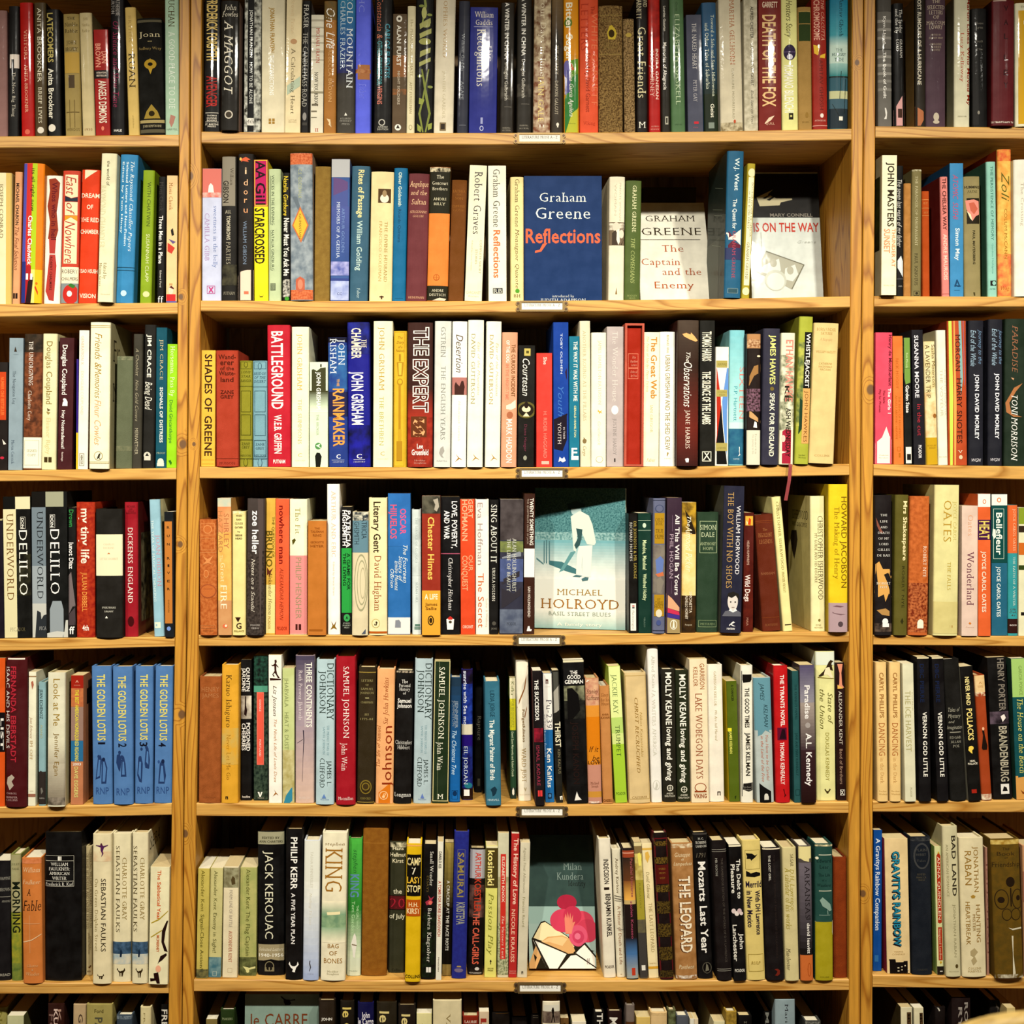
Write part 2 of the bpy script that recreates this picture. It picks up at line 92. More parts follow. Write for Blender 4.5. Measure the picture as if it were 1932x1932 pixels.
1520 1706 162 14 pg 47649c|blue paperback fading from a violet hill to lilac water, lettered GEISHA|B 162 345 b8b8b8;P 6c5484 0,345 50,360 100,400 100,470 0,540;P 54609a 0,540 100,460 100,700 0,700;G 640 1230 54609a 3c5890;Tn 660,1105 66 30 7c94c0 ARTHUR GOLDEN;Ts 595,1165 40 34 dce4ec MEMOIRS OF A GEISHA;N 1200 1340 b4b4dc 5c68ac 5;B 1370 1395 405090;N 1395 1590 c0c8e4 8c98c8 4;Hn 1525 30 26 2c3c74 CC
1712 1896 232 28 hg 42687c|steel blue worn book lettered RITES OF PASSAGE|Tb 270,755 54 60 ecdca0 Rites of Passage;Tb 785,1290 50 56 bcd0c8 William Golding;Ts 1470,1570 50 34 ccdcd8 Faber
@660 270 5.367
194 428 290 24 hm e8d4a4|fat butter cream book with small sepia portrait, lettered DIVINE HUSBAND|B 462 605 5c4424 32 88;O 560 60 44 44 e8dcc8;O 510 60 34 22 a48c68;Ts 795,1405 70 34 a88c48 THE DIVINE HUSBAND;Ts 790,1400 46 30 c4a86c FRANCISCO GOLDMAN;P 4c3010 52,1545 58,1545 58,1580 52,1580;P 4c3010 46,1550 64,1550 64,1562 46,1562
424 564 252 24 hg 0a7098|slim bright teal book with white bold lettering|Tb 295,640 46 34 d8e4d4 Oliver Goldsmith;Tn 670,1005 46 32 084c6c Ricardo Quintana;B 1570 1574 0c5878 20 80
566 776 310 34 hm 743a3e|dusky maroon book lettered SULTAN in script|Hi 410 60 90 e8c49c Angelique;Hi 500 50 78 e8c49c and the;Hi 592 58 70 e8c49c Sultan;Hi 695 26 82 dcb08c SERGEANNE;Hi 738 24 52 dcb08c GOLON;Hs 1562 24 76 d8ac88 HEINEMANN
778 992 245 34 hm e08a40|orange banded book with torn olive black top, lettered BROTHERS|B 245 710 2c2a18;N 245 290 d8ccac 2c2a18 14;Hs 340 38 34 e4dcc0 The;Hs 403 36 74 e4dcc0 Goncourt;Hs 460 34 70 e4dcc0 Brothers;Hs 565 28 62 dcd4b4 ANDRE;Hs 615 28 54 dcd4b4 BILLY;O 1360 43 32 32 b86828;O 1360 43 24 24 e08a40;B 1335 1385 b86828 42 45;B 1358 1363 b86828 30 58;B 1445 1595 2c2a18;Hs 1492 26 56 e0d8bc ANDRE;Hs 1535 26 76 e0d8bc DEUTSCH;P d8ccb4 25,1595 60,1565 92,1575 85,1595
996 1150 375 40 hc 7a4c1e|plain brown cloth book with faint lettering FATHER AND SON|Hs 488 32 84 a06c34 FATHER;Hs 522 20 40 a06c34 AND;Hs 560 26 50 a06c34 SON;Hs 640 26 80 a06c34 EDMUND;Hs 680 26 70 a06c34 GOSSE
1162 1336 228 54 pm e8e4c8|cream paperback with large plum lettering near its top|Ts 290,920 55 84 3c2c3c Robert Graves;Tn 980,1320 82 22 b8b088 COMPLETE SHORT;Tn 1075,1225 58 22 b8b088 STORIES;Tn 990,1290 32 14 ccc4a0 Edited by Lucia Graves;Tn 1490,1495 60 1 b8b088 .;Hn 1512 28 84 d0c8a4 CARCANET;Hn 1550 14 60 d0c8a4 fiction
1406 1588 228 -6 pm ece8d4|white paperback with orange REFLECTIONS on its spine|Ts 265,850 48 74 3a3028 Graham Greene;Tb 880,1365 48 70 dc7c44 Reflections;B 1468 1522 2c3038 24 78;Hs 1496 44 48 ece8d4 RB
1628 1762 342 -2 hg ecd9a0|narrow butter yellow book with green dot near its foot|Ts 365,850 52 48 5c4a14 Graham Greene;Ti 870,1470 52 40 5c4a14 Monsignor Quixote;O 1497 52 22 22 5ca034;Hs 1545 36 48 5c4a14 BH
@980 270 5.367
48 836 334 0 fg16:1 0c3a6c|face out navy blue book cover lettered REFLECTIONS|Hs 545 98 60 e8ece4 Graham;Hs 705 124 70 e8ece4 Greene;Hb 935 150 96 e0704c Reflections;P e0704c 24,1020 30,1010 22,1100 14,1112 14,1090 20,1080;Hs 1548 28 28 d8dcd8 introduced by;Hs 1590 36 58 d8dcd8 JUDITH ADAMSON
900 1058 340 14 hm e4dcc4/ddd4b8|ivory book with sepia photo on its spine and side|B 800 1035 7c6c58 0 100;N 810 880 e0d8c4 7c6c58;O 850 46 50 34 d8ccb8;P 4c4034 0,1030 0,940 40,880 70,960 60,1030;P e8e0d0 50,880 66,870 70,1000 60,1030 48,980;O 920 80 44 24 e0d4c0;P 4c4034 75,1030 95,970 100,1030;Tn 400,780 70 20 d4ccb4 PRIVATE WOMAN;Tn 410,730 40 24 d4ccb4 WOMAN;P 94784c 44,1530 56,1530 50,1460
1062 1222 380 18 hg 5a6a34|moss green book lettered COMEDIANS|Ts 430,900 56 42 ece8bc GRAHAM GREENE;Ti 965,1420 50 42 b4bc7c THE COMEDIANS;Hs 1545 20 60 a4ac70 BODLEY;Hs 1570 18 40 a4ac70 HEAD
1252 1810 447 0 fm229:0 5c4a1c|dim olive board cover standing in the shadow behind the white face out book|B 447 452 4c3c14
1230 1964 640 0 fm112:23 ece8d8|face out white book cover lettered THE CAPTAIN AND THE ENEMY|Hs 762 76 70 3c2c0c GRAHAM;Hs 892 98 84 3c2c0c GREENE;B 975 981 3c2c0c 6 90;Hs 1065 86 30 b45c20 The;Hs 1200 86 54 b45c20 Captain 32;Hs 1300 84 54 b45c20 and the 60;Hs 1435 86 54 b45c20 Enemy 48
@1300 270 5.367
356 524 80 36 hg-4 2a6684/2c3a34|blue teal book with dark striped side, lettered QUEST|P e8e0d4 6,900 40,940 92,870 92,1030 60,980 0,975;P 6c2c40 0,850 40,940 0,975;P 6c2c40 40,990 92,1030 90,1080 0,1060;B 1060 1180 3c4468;Tb 150,480 60 46 d8e4e0 W.J. West;Tb 565,870 52 42 d8e0dc The Quest for;Ts 890,1370 52 36 b85060 GRAHAM GREENE;F 1470 1520 94a49c 20 82 4;B 1478 1512 3c5c64 26 76;SB 900 1560 50584f 30 100;SP 8c9888 16,420 60,330 60,336 16,426;SP 8c9888 16,640 70,540 70,546 16,646;SP 8c9888 16,700 60,620 60,626 16,706;SP 8c9888 20,1010 70,920 70,926 20,1016
530 612 208 64 hm b0a034|thin olive yellow leaning book with white oblong panel|B 345 1440 ece4c0 22 88;O 300 58 44 36 e0dcb0;O 1500 52 40 36 e0dcb0;Ts 400,950 74 20 5c4c1c DOCTOR FISCHER OF GENEVA;Ts 490,870 44 18 5c4c1c or THE BOMB PARTY;Ts 1005,1380 52 28 5c4c1c GRAHAM GREENE
640 1366 310 0 fg120:9 d4dad4|face out pale cover with black top and red lettering ON THE WAY|B 310 755 17140e -4 104;P c0b898 12,550 36,470 28,520 40,560 62,560 62,575 46,600 44,630 16,640;P 17140e 20,560 36,500 36,508 24,566;P 17140e 26,575 40,525 40,535 30,585;Hb 728 36 60 8c867c MARY CONNELL 60;Tn 1,2 1 1 d4dad4 .;Hb 850 98 92 c03c24 IS ON THE WAY 52;B 900 1090 7c7c70 16 16.4;P b0b0a0 22,1100 74,1230 56,1480 6,1300;P d4dad4 18,1240 40,1170 42,1290 30,1340 12,1300;P d4dad4 48,1270 62,1230 66,1330 58,1400 46,1380;O 1290 55 44 34 b4b4a4;O 1215 32 44 34 b4b4a4;O 1390 34 110 110 c4c8bc;O 1400 34 90 90 d8dcd4;P 7c7a68 22,1090 74,1226 74,1236 22,1102;P 7c7a68 74,1228 75.5,1232 57,1480 55.5,1478;Hk 1000 30 26 c4c8c0 Greene 80
#R2
@1590 270 5.649
412 572 128 10 pg-9 ece8c8/b8b090|ivory paperback with green photo side, jutting out beside the post|Tb 205,890 60 72 3a2c10 JOHN MASTERS;Tb 910,1320 80 40 d89c6c THUNDER AT;Tb 915,1170 36 66 dc9c74 SUNSET;Hs 1515 14 70 c8c0a0 MICHAEL JOSEPH;SN 340 1130 3c4418 1c2410 4 6 100
578 648 240 2 hm 141210|narrow black book with white handwriting and snow|Tk 390,1110 40 50 d0ccc4 The seven last years of my father;P d0d4d4 10,1250 60,1200 90,1260 90,1430 10,1330;P e4e8e8 20,1260 50,1240 60,1330;B 1440 1455 484848;Hs 1525 14 60 b8b4ac SCRIBNER
652 730 428 2 hc b8854a|plain tan orange slim book behind the putty one|N 428 1625 bc8a50 ac7c42 6
734 842 280 8 hm 847a52|putty grey jacketed book lettered PARADOX OF MAUPASSANT|N 280 300 d8d0b4 847a52 20;Ts 350,1095 46 30 c4bc98 THE PARADOX OF MAUPASSANT;Ts 1175,1515 46 36 3c3418 PAUL IGNOTUS;F 1575 1625 3c3418 22 80 4;O 1600 52 14 14 3c3418
850 932 512 -8 hc b4541c|small burnt orange cloth book with gilt lines|B 600 606 d08c54;B 690 696 d08c54;Hs 640 26 60 d08c54 BY;Hs 740 22 60 d08c54 ANDRE;B 770 776 d08c54
1062 1142 358 -22 hm dc8c84/7c2a24|pink spined book with maroon side, lettered CHELSEA WAY|Tb 375,925 50 40 5c2418 THE CHELSEA WAY;Tb 970,1460 52 40 f0ccbc ANDRE MAUROIS;B 1605 1610 a85c50
1146 1292 215 -4 pg 4890bc/2a5c84|sky blue paperback lettered ATOMIC SUSHI in red scribble|Tk 335,600 42 60 c8506c ATOMIC;Tk 630,815 42 60 c8506c SUSHI;Tb 905,1250 56 46 d8e4e4 Simon May;P 1c4c70 46,1455 54,1455 76,1530 66,1530 52,1480 40,1530 30,1530;P 1c4c70 28,1510 84,1522 60,1532 34,1522;B 1565 1569 2c6488 30 70
1300 1480 355 -14 hm 988c62|khaki book with pink flower photo on black panel|P 2c2410 0,585 94,585 94,860 0,860;P dc9484 10,610 60,600 90,620 92,760 70,780 50,830 30,760 16,700;P c46c54 30,640 60,630 84,700 60,760 40,720;P ecdcb8 18,720 40,760 50,830 36,800;Hb 468 28 88 2c2410 HUMMING;Ti 1,2 1 1 988c62 .;Hi 515 28 60 5c5430 FATAL 52;Tb 930,1290 58 26 3c3414 PAUL MAYERSBERG;P 4c441c 50,1590 60,1590 62,1625 54,1625
1550 1650 198 -18 hg 98c8b8/4c7864|mint green book with darker side, lettered PERSISTENCE OF MEMORY|Tn 245,1035 55 30 3c7468 THE PERSISTENCE OF MEMORY;Tn 1070,1390 55 18 68a498 Gordon McAlpine;B 1465 1520 24201c 26 90;O 1492 66 22 20 98c8b8;Hn 1555 14 60 5c9484 PETER
1660 1832 65 -8 hm e4ac50/b4441c|tall yellow orange book with watercolour blotches and green script|N 65 190 d8603c e4a050 8;N 190 1180 ecc46c e0a04c 5;N 1180 1630 dc7448 e8ac5c 6;Tk 310,620 56 90 5c6018 Zoli;Tn 700,1235 56 34 a07420 COLUM McCANN;Hk 1545 44 60 a8601c Weg
1836 2040 175 -8 hg-3 e8e4d4|white book at the picture edge lettered THE CROSSING|Ts 420,880 42 34 b8b0a0 The Crossing
#L3
@0 590 5.367
-60 76 500 2 pg 241a14|black paperback with orange panel cut off at the edge|B 600 1085 c44c1c 0 88;Tb 650,1040 62 34 e87c40 NUMBER ONE BESTSELLER;P e8dcd0 60,1280 90,1330 70,1335;O 1470 60 14 20 c03048
80 222 256 14 pg 94a4ac|pale steel blue paperback lettered NAVIGATION LOG|P 40301c 36,395 44,340 56,395;Hs 420 12 36 6c7c84 sceptre;Ts 590,925 40 32 44505c The Navigation Log;Ts 1290,1530 34 32 5c6c7c Martin Corrick
226 414 215 18 hg 7a4a2c|reddish brown earth toned book with white signed sticker at its foot|N 215 400 2c2418 4c3c2c 6;N 400 1250 8c5434 54301c 8;Ts 290,735 40 46 f0e8dc THE UNFORGIVING;Ts 790,1090 36 40 e4d8c8 Charlotte Cory;B 1262 1575 f0ecd4;F 1292 1545 a09c84 8 88 3;Hs 1397 26 56 8c8868 SIGNED;Hs 1440 26 44 8c8868 COPY
414 562 212 18 hm e4ddb4|ivory book with olive brown lettering and a broken rose|Tn 290,925 50 62 8c7424 Douglas Coupland;P 6c5c34 36,965 60,985 40,1000;P a08c50 30,1000 60,1010 44,1035;Tn 1065,1430 48 46 d8cc98 Eleanor Rigby;B 1462 1515 4c3c18 20 44;B 1462 1515 4c3c18 50 72
580 728 254 24 pg 4c1c20|maroon paperback lettered HEY above a white praying figure|Tb 325,830 40 52 ece4dc Douglas Coupland;P f0ece4 26,945 30,905 50,870 62,900 62,945;O 880 40 14 14 f0ece4;Tb 990,1375 36 34 ece4dc Hey Nostradamus!;Tb 1410,1505 34 18 d8c8c0 flamingo
768 786 470 6 hm 3c2484|sliver of violet and yellow spine behind the white one|B 1215 1590 d8bc34
786 888 178 16 pm ece8d8/a0603c|thin white paperback lettered GENERATION X, standing proud of the shelf edge|Tn 235,525 36 30 dcb8a0 GENERATION X;Tn 590,1030 36 28 d4ccb0 DOUGLAS COUPLAND;F 1425 1550 7c7058 14 64 4;Tb 1440,1535 40 22 7c7058 ABACUS
896 1100 96 16 hm-8 f0ebcc/bcb48c|tall ivory book with scrolling letters FRIENDS AND MEMORIES|B 128 133 b89850;B 145 149 b89850;Tk 205,560 44 76 a88838 Friends &;Tk 560,865 44 72 a88838 Memories;Tk 880,1340 44 72 d8a878 Fleur Cowles;O 1450 48 46 44 a08c54;O 1450 48 40 38 f0ebcc;P 3c3420 40,1480 50,1430 60,1420 54,1470 60,1485;B 1508 1512 b89850;B 1522 1526 b89850;STs 360 240 10 40 4c4430 Fr;STs 790 200 10 44 4c4430 Me
1166 1334 440 14 hc 6c7158|sage grey cloth book with blank spine|N 440 480 8c8c70 6c7158 14;N 1350 1400 848468 6c7158 8
1334 1430 215 16 hm 484439|slim drab grey leaning book lettered A CHOOKIST in dots|Tk 360,640 46 34 a49c84 A Chookist;Tk 680,1100 46 34 a49c84 Nine Gold Covers;Tn 1170,1435 46 34 b4ac94 MERIWETHER
1440 1560 122 24 hm 26241f|matt black book with white scrawl BEING DEAD|Tb 220,655 46 42 e8e4d4 JIM CRACE;Tk 700,985 46 76 e8e4d4 Being Dead;O 1445 40 36 36 d0ccbc;B 1455 1495 d0ccbc 14 70;P 26241f 24,1450 40,1420 56,1450
1572 1682 150 10 pm 0d5868|dark teal paperback lettered SIGNALS OF DISTRESS|Ts 270,680 52 34 c8b890 JIM CRACE;Tb 755,1315 52 32 f0ece0 SIGNALS OF DISTRESS;Hs 1420 20 80 b0b898 PROOF;O 1510 48 36 32 d8d8c8;B 1520 1555 d8d8c8 14 80
1684 1792 318 12 pm 9cd01c|neon lime paperback lettered HORSEMAN beside the post|Ts 340,845 54 46 e8f0c8 Horseman, Pass By;Tn 885,1320 42 36 2c7834 David Grecanthorpe;P 3c7818 20,1500 40,1490 54,1520 66,1490 44,1545
#C3
@340 590 5.367
204 352 380 6 pm ecb84c|apricot paperback lettered SHADES OF GREENE beside the post|Tb 420,1450 52 76 3c2408 SHADES OF GREENE;Hs 1490 14 88 d89c30 HODDER;Hs 1530 14 86 d89c30 HEINEMANN
362 588 380 -2 hc-3 b04830|faded brick red cloth book lettered WANDERER in brown|Hb 445 50 78 5c2410 Wand-;Hb 508 44 62 5c2410 erer;Hb 562 40 62 5c2410 of the;Hb 610 46 74 5c2410 Waste-;Hb 675 50 58 5c2410 land;Hb 802 38 60 5c2410 ZANE;Hb 850 38 60 5c2410 GREY;B 1475 1480 7c301c;Hs 1522 26 70 7c301c MUSSON
590 728 485 2 hc 949030|small olive green patterned cloth book|F 495 570 5c5c1c 8 92 4;O 525 50 30 20 5c5c1c;O 525 50 24 14 949030;Hi 600 26 76 5c5c1c LONE;Hi 642 26 74 5c5c1c STAR;Hi 688 26 84 5c5c1c RANGER;B 742 747 5c5c1c;F 790 1005 5c5c1c 12 88 4;F 1030 1240 5c5c1c 12 88 4;B 1284 1289 5c5c1c;Hs 1325 28 64 5c5c1c ZANE;Hs 1360 28 60 5c5c1c GREY;Hs 1445 22 80 5c5c1c NELSON;B 1475 1480 5c5c1c;O 1515 50 40 22 5c5c1c;O 1515 50 34 17 949030
736 882 485 -2 hc 84aab4|small duck egg blue patterned cloth book|F 495 570 446474 8 92 4;O 540 50 34 20 446474;O 540 50 28 14 84aab4;Hi 615 28 84 446474 BRIDGE;Hi 655 26 80 446474 OF THE;Hi 695 28 84 446474 DESERT;B 748 753 446474;F 790 1005 446474 12 88 4;F 1030 1245 446474 12 88 4;F 1290 1460 446474 8 92 4;Hs 1330 28 64 446474 ZANE;Hs 1370 28 60 446474 GREY;Hs 1442 22 80 446474 NELSON;B 1476 1481 446474;O 1520 50 44 22 446474;O 1520 50 38 17 84aab4
886 1118 124 -8 hg c02438|crimson book in huge white letters BATTLEGROUND|Tb 188,975 45 120 f8f0e4 BATTLEGROUND;Tb 1035,1425 46 76 f8f0e4 W.E.B. GRIFFIN;Hb 1505 40 52 f8f0e4 PUTNAM
1126 1302 142 2 hm e8e8cc|ivory book with gold lettering SUMMONS|Ts 215,785 48 50 d4b050 JOHN GRISHAM;Ts 875,1330 48 42 c8c084 THE SUMMONS;Hs 1440 38 24 d4c060 C;Hs 1497 12 60 d0cca4 CENTURY
1310 1500 498 0 pg dce8cc|small white paperback with olive photo and black coat silhouette|P 4a4a2c 0,590 20,570 40,590 60,560 100,550 100,800 0,800;G 790 1010 4a4a2c dce8cc;Tb 600,980 50 44 f0f0e4 JOHN GRISHAM;Tn 1030,1240 44 26 a8b898 THE BROKER;O 1350 48 34 34 5c9458;P e0ecd4 34,1345 60,1325 52,1350 66,1380;P 1c1c10 30,1450 40,1415 56,1420 66,1455 58,1560 34,1560;B 520 550 3c3c24 58 66
1502 1700 250 -12 hg 2c448c|blue book with orange letters RAINMAKER|N 330 780 3c70a4 2c448c 3;B 250 300 1c1c34;B 800 1050 2c2c54;Ts 190,615 28 68 d8e0e4 GRISHAM;Ts 270,530 72 66 d8e0e4 JOHN;Tb 670,745 52 26 e0a848 THE;Tb 768,1355 55 118 eca450 RAINMAKER;Hb 1455 44 22 e8e8e8 C;B 1490 1494 c0c8d8 14 80;Hs 1512 14 60 c0c8d8 CENTURY
1702 1926 96 -12 hg 20208c|deep blue veined book with white letters CHAMBER|N 96 420 2c3494 1c1c54 4;Ts 270,355 76 54 ece0c8 THE;Tb 155,465 42 100 ece0c8 CHAMBER;Tb 595,1135 46 122 f4f0ec JOHN GRISHAM;N 1140 1560 2828a0 14143c 3;Hb 1452 46 24 ece8e4 C;B 1485 1489 c8c8d8 24 76;Hs 1510 14 54 c8c8d8 CENTURY
@660 590 5.367
234 430 84 6 hm ece8c8|cream book with gold lettering BRETHREN|Ts 145,785 44 56 b8983c JOHN GRISHAM;Ts 850,1345 44 46 b8b064 THE BRETHREN;Hs 1425 42 22 bca040 C;Hs 1480 12 56 d8d4b0 CENTURY
440 576 185 4 hm d8b234|golden yellow book with etched lantern and baton|F 195 1555 b48c1c 5 82 4;Hk 252 26 34 9c7414 The;Hk 298 30 56 9c7414 Diary;Hk 345 26 30 9c7414 of a;Hk 382 30 66 9c7414 Nobody;B 420 490 a88420 40 54;P b48c24 24,500 76,500 66,640 34,640;P d8bc4c 36,510 62,510 58,630 40,630;O 700 48 34 30 b48c24;O 700 48 22 20 d8b234;B 720 1180 b48c24 38 54;B 1180 1300 c4a030 36 58;B 1300 1500 b48c24 24 66
582 838 98 4 hg-3 44241a|thick dark brown book fading to red, lettered THE EXPERT in outline|G 760 1060 44241a a03826;N 1060 1570 a83c28 8c2c1c 8;Qn 145,435 56 172 f0e8dc 44241a THE;Qn 470,1010 54 172 f0e8dc 5c2418 EXPERT;B 1050 1260 6c3c1c 14 76;Hb 1155 190 48 e0a878 S 46;Hb 1350 50 24 f4ece4 Lee;Hb 1412 60 66 f4ece4 Gruenfeld;Hs 1495 18 44 d8a898 Hodder;Hs 1520 18 48 d8a898 Stoughton
848 1018 85 14 hm-4 d4d4cc|silver white book lettered ENGLISH YEARS|Ts 145,450 52 52 8c8c84 GSTREIN;Ts 540,1285 54 48 8c8c84 THE ENGLISH YEARS;P a8a49c 40,1370 56,1350 64,1400 50,1440 60,1470 44,1460 32,1420;Hs 1500 14 64 a8a49c HARVILL
1026 1178 88 14 hm-4 f0ece0|white book with dusky photo band, lettered DESERTION|Tk 220,605 50 74 4c3014 Desertion;B 655 832 b47c74;P 4c2c24 6,832 20,720 26,700 34,720 50,745 64,690 76,690 84,740 96,832;Tn 890,1295 52 26 dcd8c8 Abdulrazak Gurnah;P a87c34 26,1510 46,1470 30,1430 50,1465 74,1490 54,1480
1186 1346 74 14 hm-6 ecead8|ivory book lettered EAST OF THE MOUNTAINS beside the photo band|Ts 215,925 34 42 a09458 DAVID GUTERSON;Tk 295,835 70 28 c8b88c East of the Mountains;P b08838 30,1505 50,1465 36,1425 54,1460 80,1490 56,1475
1368 1522 88 16 hm-4 ecead8|ivory book lettered EAST OF THE MOUNTAINS beside the pink one|Ts 225,930 36 42 b09c58 DAVID GUTERSON;Tk 305,845 74 28 c8b88c East of the Mountains;P b08838 34,1505 54,1465 40,1425 58,1460 82,1490 60,1475
1530 1688 198 14 hm-4 dca484|salmon pink book lettered CURIOUS INCIDENT|Tb 320,850 74 40 7c5424 THE CURIOUS INCIDENT;Tb 280,505 38 34 f4e8dc OF THE DOG;Tb 520,880 36 32 e08c70 IN THE NIGHT-TIME;P f0e0c4 30,940 60,920 90,880 92,960 60,985 30,975;Tb 1080,1520 52 60 ece0d8 MARK HADDON;O 1035 54 34 32 b07050
1696 1864 330 14 pg 1c1810|black paperback with oval portrait of a lady, lettered COURTESAN|B 362 436 c4b468 34 72;B 385 412 5c5424 46 62;Tk 465,840 48 76 f0ece0 Courtesan;O 985 50 84 100 6c6430;O 985 50 66 76 2c2414;O 975 50 32 44 ecdcb4;P ecdcb4 30,1050 50,1010 70,1050;O 935 50 34 22 2c1c0c;Tn 1130,1405 48 28 7c3c50 Diane Haeger;O 1470 46 24 18 9c9c8c
@980 590 5.367
172 332 408 0 pm d4483c|bright coral red paperback lettered SHE|Tb 450,525 56 36 f4d0c4 She;Tn 1000,1470 56 36 ec9484 H. RIDER HAGGARD;B 1503 1535 f0b8a8 32 80
346 500 96 -4 pm 14489c|cobalt paperback with dark fallen figure, lettered IN THEIR YOUTH|P 241828 2,1080 90,1020 100,1040 100,1240 60,1400 4,1380;P 38182c 78,600 100,520 100,720 84,660;Tn 210,620 54 22 dce4ec TOBY OLSHEN;Tk 750,1050 50 60 4c7cbc Youth;Tn 1160,1280 70 20 c8c0c0 IN THEIR;Ts 1110,1330 40 36 dcd4cc YOUTH;P f0ece4 32,1510 40,1460 56,1480 70,1460 80,1500 60,1515 46,1500
504 610 238 0 pg 1c7c94|turquoise paperback lettered THE WAY IT WAS WITH ME|Tb 290,895 62 40 f0f0dc THE WAY IT WAS WITH ME;Tb 940,1260 58 22 d4d4a4 GERALD HAMILTON;Hb 1415 100 56 f4f0e4 F;B 1450 1490 f4f0e4 20 90
616 726 82 -8 hm e0d8bc|thin parchment book lettered ROUND AT THE PILLARS|Ts 180,1095 44 34 c0b490 ANOTHER ROUND AT THE PILLARS;P 8c7850 30,1260 60,1290 40,1320;O 1300 40 24 20 8c7850;Tk 1350,1450 42 34 b0a070 Cargo
728 880 200 2 hm ece8d4|cream white book with golden palm sprig|Ts 280,930 56 32 c8c4a0 JAMES HAMILTON PATERSON;P d8b048 44,980 56,1000 72,985 64,1005 74,1020 58,1010 50,1030 50,1005 42,1005;Tk 1100,1345 54 36 d8d4b8 Griefwork;O 1485 54 34 36 b8b490;O 1485 54 29 31 ece8d4
884 1054 140 2 pm bcb0ac|lilac grey paperback lettered THE WONDER HOUSE|Ts 190,900 50 56 d8d0c8 The Wonder House;O 985 48 46 36 e8e4dc;Ts 1070,1440 48 36 9c9490 JUSTINE HARDY;P 3c3430 44,1475 52,1475 52,1510 44,1510
1056 1250 112 10 sc a83018/c06450|red book in a red slipcase open to the front|F 400 550 e08c70 8 80 5;F 555 665 e08c70 8 80 5;Hi 438 28 24 e8a48c The;Hi 480 30 52 e8a48c Further;Hi 518 26 40 e8a48c Letters;Hi 590 24 48 e8a48c Edited;Hi 630 26 44 e8a48c by Post
1252 1412 196 10 pm ece8cc|ivory paperback lettered GREAT WEB in amber|Tb 245,870 66 62 c4882c The Great Web;Ti 240,800 26 26 d0b078 The Form of Hardys Major Fiction;Ts 935,1215 52 30 c8bc88 IAN GREGOR;Hi 1490 34 56 d0b070 Faber
1416 1582 192 4 hm f0eee0|white book lettered THE SHED CREW in khaki|Tn 225,410 52 26 b0a468 BERNARD HARE;Tn 430,1390 52 52 94803c URBAN GRIMSHAW AND THE SHED CREW;P a08844 50,1410 60,1420 50,1450 60,1455 46,1450;Hs 1475 12 40 c0b890 SCEPTRE
1594 1812 75 10 hg-8 45201a|dark brown and maroon book with waving hand, lettered OBSERVATIONS|G 75 520 54463a 3c281e;G 520 1150 3c281e 702c20;G 1150 1560 702c20 44201a;P ecb478 22,215 40,205 60,220 62,200 80,240 94,280 84,292 56,270 30,240;Tk 400,500 50 44 f0e8dc The;Tk 500,955 50 90 f0e8dc Observations;Ts 985,1375 50 46 e8d8c8 JANE HARRIS;P f4f0e8 38,1480 50,1470 56,1480 54,1515 42,1515
@1300 590 5.367
108 262 78 2 pg 1c1a10|black paperback with tall condensed white letters SILENCE|Tb 190,490 48 96 e8e4d0 THOMAS HARRIS;Tb 595,1130 46 88 e8e4d0 THE SILENCE OF THE LAMBS;F 1405 1505 ece8d4 16 76 6;P ece8d4 28,1415 64,1495 70,1495 70,1490 36,1415;P ece8d4 64,1415 28,1495 22,1490 56,1415
264 396 345 8 pg f0ecdc|small paperback with red, blue and black triangle shapes|P b83418 0,560 10,560 40,860 44,1030 8,1320 0,1320;P 14100c 44,930 60,1200 92,1535 0,1535 0,1320 10,1310;P 6c98d0 98,560 86,560 50,900 60,1130 92,1500 100,1500;B 485 555 b0a460 4 90;Hs 522 24 70 6c6428 HAWAII;B 780 850 b0a460 4 90;Hs 800 18 70 7c7434 Josephine;Hs 830 18 44 7c7434 Hart;B 1318 1400 b0a460 4 92;Hs 1370 22 70 6c6428 A NOVEL
402 578 176 12 hg 8cc4c8|pale turquoise book with darker sea band, lettered SIXTEEN|G 176 1110 84c0c6 b0d8d2;B 1110 1180 c8e0dc;N 1175 1535 2c6484 3c7890 6;Ts 550,1080 84 54 e08c80 SIXTEEN;Tn 745,1095 42 38 4c9ca8 P.P. Hartnett;P e8ece4 66,1355 72,1360 66,1400 76,1440 60,1455 70,1430;Hs 1480 16 40 d0dcdc SCEPTRE
584 724 208 6 hg-8 281810|brown jewelled doorway book with white foot|B 215 360 b88c60;N 270 350 8c5c34 d8b48c 20;P a47c4c 0,700 50,540 100,520 100,600 50,640 16,740;P c8a070 0,980 30,1000 100,1090 100,1120 20,1060;N 770 1000 281810 8c6878 24;B 1190 1540 d8d4c0;P f0ece4 46,1160 56,1100 70,1110 74,1165;Tn 1230,1430 46 20 b8b4a0 The Journey to the;Tn 1230,1430 66 20 b8b4a0 hearts;O 440 84 10 18 e8d8b8
734 906 160 22 hg-6 3c3a4a|slate violet book with yellow lettering SPEAK FOR ENGLAND|Tb 225,725 58 58 e4e08c JAMES HAWES;O 770 55 20 20 7c6c34;Tb 815,1455 58 50 ece8d0 SPEAK FOR ENGLAND
914 1056 205 24 hg-6 e8e4c8|white and leafy book with red foot and ribbon, lettered ASH WEDNESDAY|N 430 1190 e8e4c8 5c6444 6;P ac2c44 0,1220 40,1180 100,1190 100,1528 0,1528;O 1275 26 36 20 e8c8b8;P e8d8cc 0,1400 56,1410 10,1430;Tb 275,900 62 78 dc9080 ETHAN HAWKE;Tb 740,900 46 46 2c2414 KE;Tb 965,1460 60 50 241c10 ASH WEDNESDAY;R 76 1540 1900
